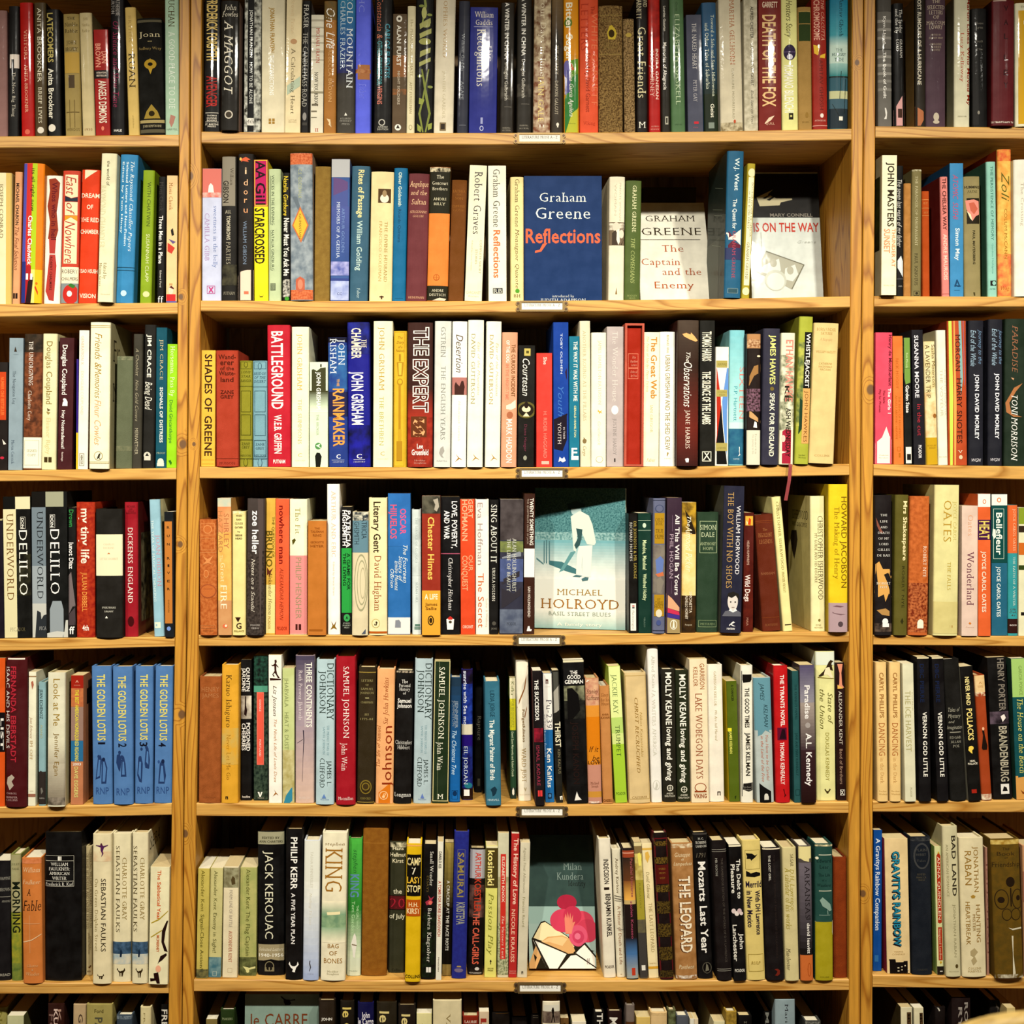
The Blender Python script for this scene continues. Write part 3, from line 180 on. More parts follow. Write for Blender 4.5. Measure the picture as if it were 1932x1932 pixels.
1072 1210 40 50 hg-5 acb044/8c8c34|tall olive book with black title label, lettered WHISTLEJACKET|N 300 1150 bcbc5c 4c6440 5;P 24442c 0,840 50,900 54,1150 20,1230 0,1180;B 195 765 141008 42 96;Tb 210,755 70 42 f0ece0 WHISTLEJACKET;B 765 1325 d8a868 42 96;Tn 790,1310 70 38 7c5424 JOHN HAWKES;Hs 1440 16 50 6c7424 Secker;Hs 1465 16 54 6c7424 Warburg
1218 1470 108 54 hm-8 dcc48c|broad plain beige leaning book at the end of the row|Hs 168 34 76 b49454 BORN UNDER;Hs 208 30 46 b49454 SATURN;Hi 268 28 50 c8a878 A Biography;Hs 395 24 80 b49454 WILLIAM HAZLITT;Hs 515 20 52 b49454 CATHERINE;Hs 545 20 54 b49454 MACDONALD;Hs 574 20 42 b49454 MACLEAN;Hs 1445 20 60 c4a468 COLLINS
#R3
@1590 590 5.649
346 524 210 6 pm d8566c|rose pink paperback with white flame foot beside the post|P ece8d8 0,1390 40,1330 66,1215 84,1310 100,1350 100,1605 0,1605;Tb 235,780 88 34 6c1020 Henry de Montherlant;Tb 805,1075 84 32 f4f0e8 The Girls  1;Tb 825,965 52 22 8c1c28 The Girls;Tb 820,1060 28 22 8c1c28 Pity for Women;Hs 1518 12 56 a09c84 Weidenfeld;Hs 1545 12 56 a09c84 Nicolson
546 654 248 -14 pm e4803c|bright orange paperback lettered BRIGHTEST|Ts 485,810 42 28 ac6418 RICK MOODY;Ts 890,1335 62 22 b46c1c THE RING OF BRIGHTEST;Ts 880,1345 30 22 b46c1c ANGELS AROUND HEAVEN;F 1430 1475 b8701c 34 66 4;B 1495 1540 b8701c 50 66
660 742 265 -20 pm 16140e|black paperback with pale green top, lettered GARDEN STATE|P 7c9c4c 0,265 90,265 90,745 28,765 0,640;B 590 596 5c7c34 10 100;Tn 430,590 50 22 c8d8a4 Rick Moody;Tb 775,1065 50 38 f0ece4 Garden State;B 1430 1605 e8e4d8 16 90;B 1505 1570 24201c 30 84
760 880 182 -26 pm 201c24|black paperback lettered IN THE CUT in red|Tb 240,905 40 44 e0dce0 SUSANNA MOORE;Tn 975,1310 56 46 b43444 in the cut;Tb 1410,1550 56 34 e8e4e4 PICADOR
898 1020 305 -36 hg d8c078|sandy book with ochre foot, lettered LAVENDER TRIP|N 305 850 e4d8b0 d8c894 5;N 850 1330 e0bc88 ecdcb0 6;B 1330 1630 c8a424;Tn 340,910 32 48 5c4410 A LAVENDER TRIP;Tn 340,790 82 38 6c5014 Sasha Moorsom;Hs 1415 18 76 8c6c14 BODLEY;Hs 1440 18 56 8c6c14 HEAD;O 1100 80 24 20 9c6c34
1024 1126 185 -26 hm e8e4d0/c8c09c|milk white book lettered VOYEUR|Tn 600,1105 44 30 c4c0a8 THE VOYEUR;Tn 600,1095 82 20 d0ccb4 ALBERTO MORAVIA;Hs 1535 14 80 c8c4ac SECKER
1134 1336 85 -14 hg b8542c/8c3c1c|shiny rainbow foil book beside the white one|P c8e060 6,85 20,85 26,900 20,1625 8,1625;P e8a85c 30,85 36,85 42,1000 36,1625 28,1625;P 8cb4b0 56,85 70,85 78,700 66,900;P a080a8 80,85 100,85 100,900 86,760;Tn 235,620 52 56 4c2818 MORGAN;Tn 700,1390 58 60 3c2014 HARRY SNOTES;Hs 1480 34 26 ece0c8 V 60;O 1540 62 22 20 dcc8a8
1344 1506 82 2 hm 24242e|midnight book lettered JOURNEY TO THE WHALE, the one nearer the foil spine|Tk 180,545 76 42 7894b0 Journey to the;Tk 185,570 30 56 a8c0d0 End of the Whale;Tb 655,1350 54 44 e4e4e8 JOHN DAVID MORLEY;Tb 1555,1560 50 1 24242e .;Hk 1570 36 60 e0dce0 WGN
1550 1704 70 6 hm 24242e|midnight book lettered JOURNEY TO THE WHALE, the one nearer the green spine|Tk 180,545 86 42 7894b0 Journey to the;Tk 170,560 42 56 a8c0d0 End of the Whale;Tb 645,1345 62 44 e4e4e8 JOHN DAVID MORLEY;Hk 1565 36 64 e0dce0 WGN
1726 1960 65 12 hm 243424|dark green book with a copper crescent at the picture edge|P b0784c 4,960 40,800 80,750 48,840 20,960 30,1080 80,1110 40,1110 8,1060;Ti 135,640 44 62 9c6c50 PARADISE;Ti 880,1580 44 66 f0ece4 TONI MORRISON;P c89c78 26,690 40,700 36,720
#L4
@0 900 5.367
-70 42 430 -20 pm 1c1020|dark purple book cut off at the edge|B 420 440 c8c08c 30 100
46 322 200 -20 pg 12100a|black and cream chequered paperback lettered UNDERWORLD, its title strip cream|B 200 330 12100a 0 46;B 200 325 dcd4b0 46 100;B 325 1645 dcd4ac 0 48;N 780 1200 3c3a28 12100a 5;B 780 1200 dcd4ac 0 48;Ts 370,1245 26 74 7c5420 UNDERWORLD;F 405 525 e8e4d4 64 82 3;Tb 415,520 72 26 f0ece0 DON;Ts 540,1195 74 88 f4f0e4 DELILLO;Hs 1540 40 34 b8b090 PICA 38;Hs 1540 40 22 6c6448 DOR 66
328 690 148 -12 pg 12120e|black and blue grey paperback lettered UNDERWORLD with skyscrapers|B 150 300 18140e 0 40;B 148 300 a4a48c 40 90;B 305 900 7c8890 0 40;B 900 1280 a0a8ac 0 40;B 1280 1640 c4c4bc 0 40;P 34383c 8,1640 12,1430 14,1350 24,1370 26,1440 32,1400 40,1390 40,1640;Ts 345,1230 24 66 2c3034 UNDERWORLD;F 378 515 d8d4cc 52 66 3;Tb 390,505 58 30 f0ece4 DON;Ts 530,1185 66 100 f0ece8 DELILLO;P 98a0a4 50,1640 50,1340 58,1255 82,1255 88,1340 88,1640;P c8c8c0 42,1640 42,1580 70,1560 90,1570 94,1450 100,1450 100,1640;Hs 1530 40 20 a8a8a4 PICA 30
690 768 305 0 pm 15120f|narrow black paperback lettered DROWN in green|Tb 330,505 42 46 3c8c4c Drown;Tb 655,930 42 46 ece8e4 Junot Diaz;P 7c7070 0,1000 40,960 90,1260 100,1310 60,1310 0,1400;P 54484c 0,1400 90,1320 100,1500 0,1500;Hb 1550 78 70 f0ece8 ff
770 962 254 -4 hg b03a1c|mottled orange red book lettered MY TINY LIFE|N 254 1620 b84424 9c2818 12;Tb 320,875 50 86 f4e8d4 my tiny life;Tn 965,1360 46 54 e8a858 JULIAN DIBBELL;Hb 1525 56 34 f4ece0 4th
968 1240 322 -4 hm-4 24201a|black clothbound book with a big cream label|B 582 1000 e8e0c0;Hs 682 20 40 c8b898 CHARLES;Hs 718 20 40 c8b898 DICKENS;P c88048 44,780 50,765 56,780;Hs 828 22 68 c8b898 LITTLE DORRIT;Hs 1322 20 50 d8d4c4 EVERYMANS;Hs 1360 18 34 d8d4c4 LIBRARY;P f0ece0 36,1430 41,1405 46,1430
1244 1396 254 -4 hg9 a01c2c/5c1418|dark crimson book with a tree photo side, lettered ENGLAND|Hs 298 22 66 5c0c14 MICHAEL;Hs 325 18 24 5c0c14 AND;Hs 345 18 44 5c0c14 MOLLIE;Hs 365 18 74 5c0c14 HARDWICK;Ts 515,1275 46 52 f4e8dc DICKENSS ENGLAND;O 1462 48 52 32 4c0c10;SN 570 1480 24201a 8c8468 5 14 100
1560 1668 228 -52 hm6 9cc0cc/d8d4a8|light blue leaning book lettered MAGICAL THINKING|Ts 435,1260 24 26 e0ece8 THE YEAR OF MAGICAL THINKING;Ts 585,1105 70 40 c89ca8 JOAN DIDION;B 1468 1530 dce4d0 8 66;B 1490 1510 9cc0cc 20 34
1670 1768 352 -8 pg-3 1c2024|narrow orange and black paperback lettered RUN RIVER|B 450 1482 c0803c 0 84;Hb 510 26 30 3c2818 R 44;Hb 595 26 30 3c2818 U 44;Hb 680 26 30 3c2818 N 44;Hb 822 26 30 3c2818 R 44;Hb 896 26 20 3c2818 I 44;Hb 970 26 30 3c2818 V 44;Hb 1052 26 30 3c2818 E 44;Hb 1132 26 30 3c2818 R 44;Ts 1245,1370 44 16 7c5420 DIDION;O 1535 44 22 20 7c98d0
#C4
@340 900 5.367
192 372 430 -8 hc-6 c4743c|embossed terracotta cloth book with a round emblem|N 430 1595 c87c44 b0602c 16;F 470 590 d8945c 8 90 4;O 530 50 44 44 d8945c;O 530 50 36 36 c4743c;F 620 740 d8945c 8 90 4;B 760 766 d8945c;P d8945c 20,800 50,830 80,800 60,860 80,890 50,870 20,890 40,850;O 980 40 40 26 d8945c;O 980 40 32 19 c4743c;O 1155 50 70 82 a85c34;O 1155 50 60 72 c4743c;B 1130 1136 a85c34 24 76;F 1500 1530 d8945c 6 92 3;Hs 1555 20 60 a86430 OXFORD
384 522 212 -8 pg-5 d4a460|sunset toned paperback lettered GREAT FIRE|N 212 300 b8c4b4 d8c8a8 4;N 300 560 e0a470 dc8c5c 3;N 560 1250 e4bc6c d8a85c 4;N 1250 1600 d0a070 c89464 4;Tn 370,725 66 52 b87850 SHIRLEY;Tn 345,760 22 46 b88454 HAZZARD;Ts 790,860 26 30 f0dca8 The;Ts 870,1060 38 48 f4e4b8 Great;Ts 1090,1335 44 66 f4e8cc FIRE;O 1510 52 22 26 d87850;O 1506 58 12 12 f0dcc0
526 662 345 0 hm-5 e8d898|pale yellow jacket torn at the top, lettered RAIN CLOUDS GATHER|N 345 375 f0e8c0 e0cc8c 14;Hb 392 20 46 4c4010 WHEN;Hb 430 20 36 4c4010 RAIN;Hb 470 20 58 4c4010 CLOUDS;Hb 510 20 60 4c4010 GATHER;Hb 552 14 20 4c4010 by;Hb 590 18 50 4c4010 BESSIE;Hb 622 18 50 4c4010 HEAD;P 3c1c10 22,1420 64,1420 44,1470;Hb 1505 60 40 3c1c10 G;Hb 1560 18 76 8c7c20 GOLLANCZ
666 846 218 12 hg-6 4c423e|smoky grey book with tangled hair pattern, lettered NOTES ON A SCANDAL|N 750 1600 544a44 342c28 20;Tb 340,780 50 70 f0ece8 zoe heller;Tk 830,1365 38 38 dcd4c4 Notes on a Scandal;P 5c504c 60,218 90,218 100,1600 80,1600;Hs 1500 16 52 c8c0b8 PENGUIN;Hs 1530 16 44 c8c0b8 VIKING
844 960 215 6 pm d8b050|mustard paperback lettered THE QUESTION OF with dark star|B 1090 1580 e4d494;P 6c3424 0,900 40,950 76,920 56,960 40,1010 30,980 0,1010;Tb 545,910 38 64 6c5c14 BRUNO;Tb 400,810 78 26 7c6c1c THE QUESTION OF;Ti 960,1390 50 38 5c3c0c Aleksandar Hemon;Tb 1410,1540 40 26 b8944c PICADOR
962 1100 220 4 pg e46840|vivid orange paperback lettered NOWHERE MAN|Tb 290,880 46 54 841808 nowhere man;Tk 920,1450 46 40 9c3818 ALEKSANDAR HEMON;Tb 1520,1521 50 1 e46840 .;Hb 1532 38 74 a83c1c PICADOR
1106 1286 222 0 hm e8e8cc|half ivory half pink book lettered THE FIT|B 795 1590 dc9490;Ts 310,575 48 54 a89c50 The Fit;P 5c5414 14,640 30,620 36,640 26,670 18,690;Tn 815,1435 52 62 a09070 PHILIP HENSHER;B 1490 1550 54241c 34 46;B 1490 1550 54241c 52 66
1290 1476 445 4 pm-3 c07c34|plain ochre small paperback lettered TALISMAN RING|Hb 520 20 28 945414 THE;Hb 552 22 70 945414 TALISMAN;Hb 590 24 46 945414 RING;Hb 660 22 72 945414 GEORGETTE;Hb 698 26 72 945414 HEYER;B 1540 1560 a46420 8 82
1490 1620 70 -6 hm f0ece4|tall white book with faint peach capitals|Ts 140,810 52 44 e4bc9c ARTHUR AND ERIC;Tn 860,1200 52 20 d4c8a8 Edited by Bruce Grant;P 8c6c20 30,1460 50,1500 70,1455 60,1510 76,1545 50,1530 24,1545 40,1505
1634 1738 300 -4 pm 18140e|green and black paperback lettered A GAME FOR THE LIVING|B 720 1375 34a04c;Tb 340,715 70 46 f0ece8 PATRICIA;Tb 335,695 34 44 f0ece8 HIGHSMITH;Tb 770,1145 70 34 0c3818 A GAME FOR;Tb 770,1100 32 34 0c3818 THE LIVING;O 1425 52 38 32 44a45c;P 0c2814 40,1440 52,1405 64,1440 56,1440 52,1425 46,1440;Hs 1480 14 70 c8d0c0 ATLANTIC;Hs 1502 14 76 c8d0c0 MONTHLY;Hs 1524 14 50 c8d0c0 PRESS
1738 1904 352 6 hm-5 d8ccac|tattered cream and grey blue jacket with ripple rings|B 352 765 6c8c98;N 345 440 d8d4c0 2c3440 12;Tn 400,680 28 54 34444c HIGHSMITH;Tn 390,625 74 54 34444c PATRICIA;O 1070 56 290 70 a4a080;O 1070 56 270 62 d8ccac;O 1070 60 230 50 a8a484;O 1070 60 212 43 d8ccac;O 1075 66 160 30 b0a888;O 1075 66 145 24 d8ccac;P 5c6474 60,1590 100,1510 100,1590
@660 900 5.367
190 378 208 0 hm-2 e8dcb0|cream book lettered LITERARY GENT in black and brown|Tb 250,765 46 74 3c2c0c Literary Gent;Ts 800,1355 50 74 a05418 David Higham;O 1482 38 46 42 c0ac68;O 1482 38 40 36 e8dcb0;P 3c3010 28,1500 40,1460 48,1470 42,1505;B 1563 1585 b86420
384 612 165 2 pg 3474b0|bright blue paperback with pink blocks and white script, lettered FOURTEEN SISTERS|N 165 700 3c7cbc 3470ac 3;B 1422 1590 e8e4dc;Tb 320,580 68 62 d8608c OSCAR;Tb 280,625 26 68 d8607c HIJUELOS;Tk 690,1070 78 46 e8ece4 The Fourteen;Tk 800,1060 58 40 e8ece4 Sisters of;Tk 850,1150 40 40 e8ece4 Emilio Montez;Tk 930,1120 20 36 e8ece4 OBrien;P 8c9098 34,1450 50,1445 58,1470 58,1525 32,1525
632 724 328 -4 hm d4dcd8|very slim misty white book lettered CLOUDS|N 420 1000 d4dcd8 bcc4c0 4;Ts 410,870 52 26 98a4a0 THE SERVICE OF CLOUDS;Ts 1065,1275 52 22 a0aca8 SUSAN HILL;B 1490 1510 5c8070 30 86;B 1515 1545 7c9488 24 90
730 918 190 0 pm-4 9c3824|rust and yellow paperback with a man photo at the top, lettered A LIFE|N 190 370 3c3a30 6c6858 5;P b0a898 60,230 86,215 92,300 80,350 66,330 72,280;B 1150 1600 e0a840;Tb 405,1040 50 66 f0c468 Chester Himes;Tb 1195,1196 50 1 e0a840 .;Hb 1210 56 70 f4ecd0 A LIFE;Hb 1288 32 66 784c0c James;Hb 1330 32 58 784c0c Sallis;O 1452 48 50 32 3c2c08;O 1452 48 38 22 e0a840;O 1452 48 28 16 3c2c08
920 1114 198 2 pg 0f0b0d|glossy black paperback lettered LOVE, POVERTY AND WAR|Tb 245,720 72 56 f0ece8 LOVE, POVERTY,;Tb 340,630 32 56 f0ece8 AND WAR;B 772 780 b05c74;Ti 820,1350 52 46 ece8e4 Christopher Hitchens;P f0ece4 30,1440 50,1425 70,1440 66,1545 34,1545;P c83830 36,1430 50,1408 64,1430 60,1445 40,1445;O 1468 50 14 16 4c4430
1124 1270 225 -6 pg d8532a|orange paperback lettered OUR CONQUEST in pale letters|Tb 225,415 72 46 f0b08c GERT;Tb 230,645 32 56 f0b08c HOFMANN;Tb 790,955 72 44 f0a47c OUR;Tb 795,1150 32 56 f0a47c CONQUEST;Hb 1515 32 72 f4d0bc CARCANET
1276 1412 225 -4 hm ece8dc|white book lettered THE SECRET in spaced orange letters|Tn 260,890 36 54 a89490 Eva Hoffman;Tn 975,1525 40 62 cc7034 The Secret;Tn 1230,1520 82 20 d4c8b0 Secker & Warburg
1416 1504 230 6 hm 15110d|slim black book lettered SING ABOUT IT|Ts 280,870 46 62 f0ece0 SING ABOUT IT;Ts 920,1255 44 32 dcd8cc URSULA HOLDEN;O 1482 50 20 20 5c5850;Hs 1535 20 64 8c887c JOE
1516 1752 225 8 pg 3c3c4c|broad grey violet wavy paperback lettered LINE OF BEAUTY|N 225 640 443c3c 5c5454 4;N 650 760 8c9454 5c644c 5;P 8c9098 0,820 100,740 100,800 0,830;N 830 1060 5c6894 4c587c 4;P 3c3840 0,1050 100,930 100,990 0,1100;P 3c3840 0,1120 60,1180 100,1100 100,1180 20,1320 0,1330;N 1340 1580 545c70 747c8c 4;Ts 620,1160 62 40 d4d4c8 ALAN HOLLINGHURST;Ts 625,1160 38 38 d4d4c8 THE LINE OF BEAUTY;Hs 1485 32 40 24242c PICADOR
1760 1868 168 8 pm 442414|dark brown paperback with a white band, lettered TWENTY SOMETHING|B 725 1015 ece8e0;Tb 215,690 70 38 ece4d8 TWENTY SOMETHING;Tn 220,680 34 16 b8a898 THE QUARTERLIFE CRISIS OF JACK;Tb 1110,1420 50 26 dcd0c4 IAIN HOLLINGSHEAD;P f0ece4 28,1560 40,1510 56,1510 60,1540 78,1540 70,1560
@980 900 5.367
160 1062 112 0 fg60:1:-13 a8c4c0|face out teal toned cover with a cricketer, lettered BASIL STREET BLUES|B 100 640 5c8c8c;N 112 660 6c9c9c 3c6c70 28;N 560 680 a4c4c0 5c8c8c 20;G 640 1040 7cacb0 e8e8dc;B 1040 1340 e8e8dc;G 1340 1560 e8e8dc 8cb4b0;P 4c7c80 16,850 30,860 48,940 46,985 36,960 16,890;P 6c9c9c 40,760 46,750 32,950 27,970;B 650 880 5c8488 10 11.2;B 640 880 5c8488 12.6 13.8;B 650 880 5c8488 15.8 17;P 5c8488 2,820 10,880 10,895 2,840;P 3c6064 38,330 38,270 46,245 54,270 54,330;O 340 46 52 52 b8ccc8;P 44686c 37,320 36,275 46,240 56,275 55,320;P d4dcd0 40,400 50,340 60,390 64,480 68,660 66,690 58,680 52,560 47,600 46,760 43,740 42,600;P 3c5c5c 46,520 53,530 52,620 50,690 46,730 44,690 48,620;P e4e4d8 49,700 64,690 62,1010 53,1010 53,800 51,1000 46,1000 47,800;P 54787c 42,1010 46,990 53,1000 50,1015;P 54787c 52,1030 56,1012 60,1015 59,1045 53,1055;Hs 1165 62 50 a4843c MICHAEL;Hs 1282 104 86 a4742c HOLROYD;Hs 1385 40 68 94a090 BASIL STREET BLUES;Hb 1492 34 50 d8e0d4 A family story
1112 1204 370 -6 hg 17120c|narrow black book with a white label at its foot, lettered SAVAGE|Ts 450,1030 70 30 b8a454 DR JOHNSON & MR SAVAGE;Ts 460,850 26 26 d8d4cc RICHARD HOLMES;B 1280 1555 ece8dc 16 76;B 1300 1312 b83c3c 34 60;B 1318 1330 34343c 34 60;Tn 1350,1540 46 22 a8a49c flamingo
1208 1346 365 -6 pm 0e3c30|bottle green paperback lettered MANDOA|B 438 442 b8c8b0;B 538 542 b8c8b0;O 490 48 24 18 c8d4c0;Tb 640,940 50 40 d0dcb0 Mandoa, Mandoa!;Tb 980,1250 50 36 d0dcb0 Winifred Holtby;Ts 1420,1520 46 16 7c9484 VIRAGO
1348 1474 216 8 hg-2 6c7088|grey lavender book with ochre panels and wolves, lettered TREE CRIME|B 232 240 44485c;O 320 50 40 44 4c5470;O 320 50 32 34 6c7088;B 365 675 b08c24 12 92;Hs 432 40 66 5c440c CHILDS;Hs 472 34 52 5c440c BOOK;Hs 545 44 60 5c440c TRUE;Hs 602 44 70 5c440c CRIME;N 685 1185 746c68 8c8478 5;P 6c80b4 20,840 60,800 88,840 80,960 30,980;P c87850 20,985 80,960 90,1000 40,1010;P 8c8478 30,1040 60,1010 90,1060 60,1180 34,1170;B 1190 1410 b08c24 12 92;Hs 1240 26 24 5c440c BY;Hs 1275 38 66 5c440c CHRIS;Hs 1310 34 70 5c440c HOLT;O 1380 50 40 32 d8d0b8;O 1475 48 28 24 505c8c;B 1550 1556 44485c
1482 1632 208 14 pg-2 443040|plum paperback lettered ALL THIS WILL BE YOURS with a striped foot|P d8a884 0,1180 40,1230 90,1320 90,1360 0,1320;P c83c5c 0,1320 88,1365 92,1400 0,1370;P 4c3c8c 0,1375 92,1400 92,1440 0,1420;P a89468 0,1420 92,1445 96,1580 0,1580;Tb 380,1195 72 44 e8e0dc All This Will Be Yours;Tn 580,1025 34 40 b09ca8 PHIL HOGAN;B 385 550 8c7488 36 37.5;B 1050 1180 8c7488 34 35.5;O 1495 52 50 36 e8e4d4;O 1495 52 42 29 a89468;P e8e4d4 44,1530 50,1450 56,1450 60,1530
1640 1784 255 8 pm d4b46c|golden seaside paperback with dark branches, lettered ALMOND|N 255 560 c09c34 5c4414 5;P 2c200c 20,330 60,420 96,560 96,760 70,640 40,480;N 580 1200 e4c074 ecd8a0 3;N 1200 1580 30200c 4c3414 5;Tk 400,500 50 40 f4f0dc The;Tk 500,960 50 70 f0e4c4 Almond Picker;Tn 1160,1375 64 30 e8dcc8 SIMONETTA;Tn 1200,1440 36 30 e8dcc8 AGNELLO HORNBY;Hs 1495 16 50 d8ccb4 Penguin
@1300 900 5.367
78 296 355 8 hc 344a36|dark green cloth book with its title in a box|F 446 770 b8c49c 12 92 4;Hs 508 52 74 ccd4b0 SIMON;Hs 582 50 60 ccd4b0 DALE;Hs 675 34 74 b4c098 ANTHONY;Hs 722 32 48 b4c098 HOPE;F 1450 1520 94a47c 8 92 4;Hs 1488 22 66 94a47c METHUEN
318 526 92 38 pg-6 2c2c40/5c5c50|navy paperback with a schoolboy photo, lettered BOY WITH NO SHOES|Ts 155,1125 36 62 c4a064 THE BOY WITH NO SHOES;Tn 290,985 74 44 e4e0e0 WILLIAM HORWOOD;P 2c2824 28,1230 32,1180 56,1160 84,1180 88,1240 60,1200;O 1260 56 96 52 d8d0c8;P 2c2824 28,1230 34,1175 60,1160 86,1190 84,1240 70,1200 50,1225 34,1210;O 1265 46 8 8 3c3430;O 1265 68 8 8 3c3430;P 9c8c84 50,1315 66,1315 64,1325 52,1325;P e8e8e4 34,1360 46,1330 58,1360 70,1330 80,1355 64,1380;P 6c6c74 6,1410 20,1360 36,1350 58,1370 80,1350 96,1370 98,1410;P e8e4e0 40,1500 60,1460 70,1470 52,1490 72,1510 60,1510 48,1495 42,1510;Hb 1535 22 40 d8d4d0 review
548 648 360 10 pg 5c1c10|maroon brown paperback with a tiny figure picture, lettered WILD DOGS|B 395 490 e0b048 14 90;P c84820 40,480 50,410 70,430 66,490;P f4e0b0 20,440 40,460 30,490;N 850 1560 541a10 6c2818 5;Tn 645,890 44 24 d8b8a4 HELEN HUMPHREYS;Tb 990,1260 42 54 ecdcd4 Wild Dogs;Tn 1425,1505 42 24 b88c78 MAIA
748 940 384 -84 hc9 6c2e12|leaning russet cloth book lettered LEGENDS in gilt|B 440 446 8c4a24;B 460 464 8c4a24;Hs 530 28 24 b0784c The;Hs 585 44 74 b0784c INGOLDSBY;Hs 652 44 70 b0784c LEGENDS;Hs 975 26 74 a8704c BARHAM;B 1420 1424 8c4a24;Hs 1495 24 66 a46c44 ROUTLEDGE
952 1052 204 -120 hm9 e8dca0/d0c890|very thin pale yellow book leaning on the russet one|Ts 250,940 52 28 7c6c14 CHRISTOPHER ISHERWOOD;Ts 960,1170 50 26 8c7c24 PRATER VIOLET;B 1490 1500 3c2c10 20 90
1240 1384 192 -10 hm9 e8e0b0/c8ba80|ivory book with a portrait side, lettered MY GUIDE|Ts 395,1240 68 56 5c440c CHRISTOPHER ISHERWOOD;Ts 570,1070 36 26 6c541c MY GUIDE AND HIS DISCIPLE;O 1450 56 14 12 8c7c3c;STs 390 100 8 80 3c2c18 ISHERWOOD;STs 492 44 12 80 4c3c20 HIS DISCIPLE;SP 3c3020 60,560 84,570 90,660 84,760 72,870 62,760 56,660;Hs 1500 16 36 8c7c3c EYRE;Hs 1525 16 58 8c7c3c METHUEN
1418 1612 72 0 hm-8 e4c828/b0961c|big yellow book with lilac lips photo foot beside the post|B 1275 1575 b49ca0;P 7c5c60 18,1310 40,1300 80,1310 60,1322;P 806468 0,1340 30,1380 90,1390 60,1400 0,1370;Tn 200,1120 80 62 7c5c08 HOWARD JACOBSON;Ts 300,1030 42 52 9c7c14 The Making of Henry;O 1490 60 28 26 5c4c50
#R4
@1590 900 5.649
346 530 192 0 hg-6 241c1c|dark book with a falling pale figure, lettered LIFE AND DEATH|P 8c5848 6,430 30,540 46,590 30,600 12,520;P d8a860 4,930 24,900 44,980 84,980 98,1060 94,1080 76,1020 50,1040 70,1120 98,1280 80,1240 60,1330 50,1250 20,1280 0,1240;P b89058 10,1420 60,1400 84,1430 84,1480 40,1470;N 1560 1650 6c5c50 241c1c 9;Hs 405 24 40 dcd8d0 THE;Hs 472 26 44 dcd8d0 LIFE;Hs 534 26 40 dcd8d0 AND;Hs 594 26 66 dcd8d0 DEATH;Hs 655 26 62 dcd8d0 OF MY;Hs 714 26 54 dcd8d0 LORD;Hs 774 26 70 dcd8d0 GILLES;Hs 835 26 74 dcd8d0 DE RAIS;Hs 1132 28 80 e4dccc ROBERT;Hs 1172 26 42 dcd4c4 NYE;O 1540 58 34 32 ece8e4;B 1560 1598 ece8e4 42 80
546 690 190 18 hm-5 665f26|olive green book with white spaced title down it|Tb 255,890 74 44 ecdcae Mrs Shakespeare;Tn 950,1395 64 30 3c3814 ROBERT NYE;P 3c3814 46,1540 60,1500 70,1540 60,1570
700 910 205 24 hg-4 c06a34|leopard blotched orange book with white house emblem|N 205 1130 c8743c b0602c 12;N 1130 1655 c47848 7c3014 20;Ts 735,1065 78 40 ecdcc8 ROBERT NYE;O 1560 60 44 34 ece4d0;B 1570 1612 ece4d0 44 76
968 1232 85 20 hm-6 dcd49c/c4bc84|thick pale straw book lettered THE FALLS|Ts 250,690 52 90 b89438 OATES;Ts 260,685 82 40 d0c078 JOYCE CAROL;Ts 905,1205 60 40 c0a84c THE FALLS;B 1550 1575 a0701c 52 62;B 1550 1575 a0701c 66 76;B 1580 1605 a0701c 52 62;B 1580 1605 a0701c 66 76;N 1330 1670 d4c88c ccc084 4
1268 1440 305 4 pm-3 dcc4b4|blush pink paperback lettered WONDERLAND in plum|Ts 405,625 54 62 d8a888 Oates;Ts 795,1365 54 78 6c2444 Wonderland;P d08030 42,1560 50,1545 60,1560 52,1575;Hs 1600 14 50 d0a890 Ontario
1446 1580 178 -4 pg-2 dc6c38|orange and white paperback lettered HEAT|B 178 318 ece8dc;O 262 50 24 18 d87830;O 262 50 15 11 ece8dc;B 455 670 4c1c4c;Tb 470,660 52 110 dcc870 HEAT;Tb 790,1440 46 44 f0dcc8 JOYCE CAROL OATES
1588 1756 182 0 pg 2c6c84|teal blue paperback with white top and boxed title|B 182 302 ece8dc;O 245 46 26 22 d87830;O 245 46 16 13 ece8dc;B 302 915 12504c;F 338 872 d8e4d4 10 78 4;Tb 380,830 48 66 e4ece0 Bellefleur;P dce4d8 8,550 24,560 26,640 14,660 4,620;Tb 955,1490 44 40 e4ece8 JOYCE CAROL OATES
1764 1870 298 -2 hm 3c9ca0|turquoise and orange jacketed book with dark brown foot, lettered WRITER|B 298 812 d8703c;B 1512 1665 3c1c14;Ts 340,785 64 30 f0c4a0 JOYCE CAROL OATES;Ts 850,1375 60 26 d0e0d4 THE FAITH OF A WRITER;Hk 1408 22 60 5c3c24 Life,;Hk 1440 22 70 5c3c24 Craft,;Hk 1472 20 44 5c3c24 Art;Hb 1578 16 70 d8ccc4 ecco
1876 1990 325 2 pm e0dcbc|patchwork paperback cut off at the picture edge|B 325 500 8c9c34;B 520 590 3c2c1c;B 700 830 c87028;B 940 990 3c4c1c;Tb 1000,1340 70 44 3c2c1c OATES;B 1440 1475 241c14 20 100
#L5
@0 1210 5.367
-80 48 170 4 pm5 d8601c|bright orange and black spine cut off at the edge|B 720 1120 140c10 0 100;Tb 780,1100 78 30 e8e4dc LIST
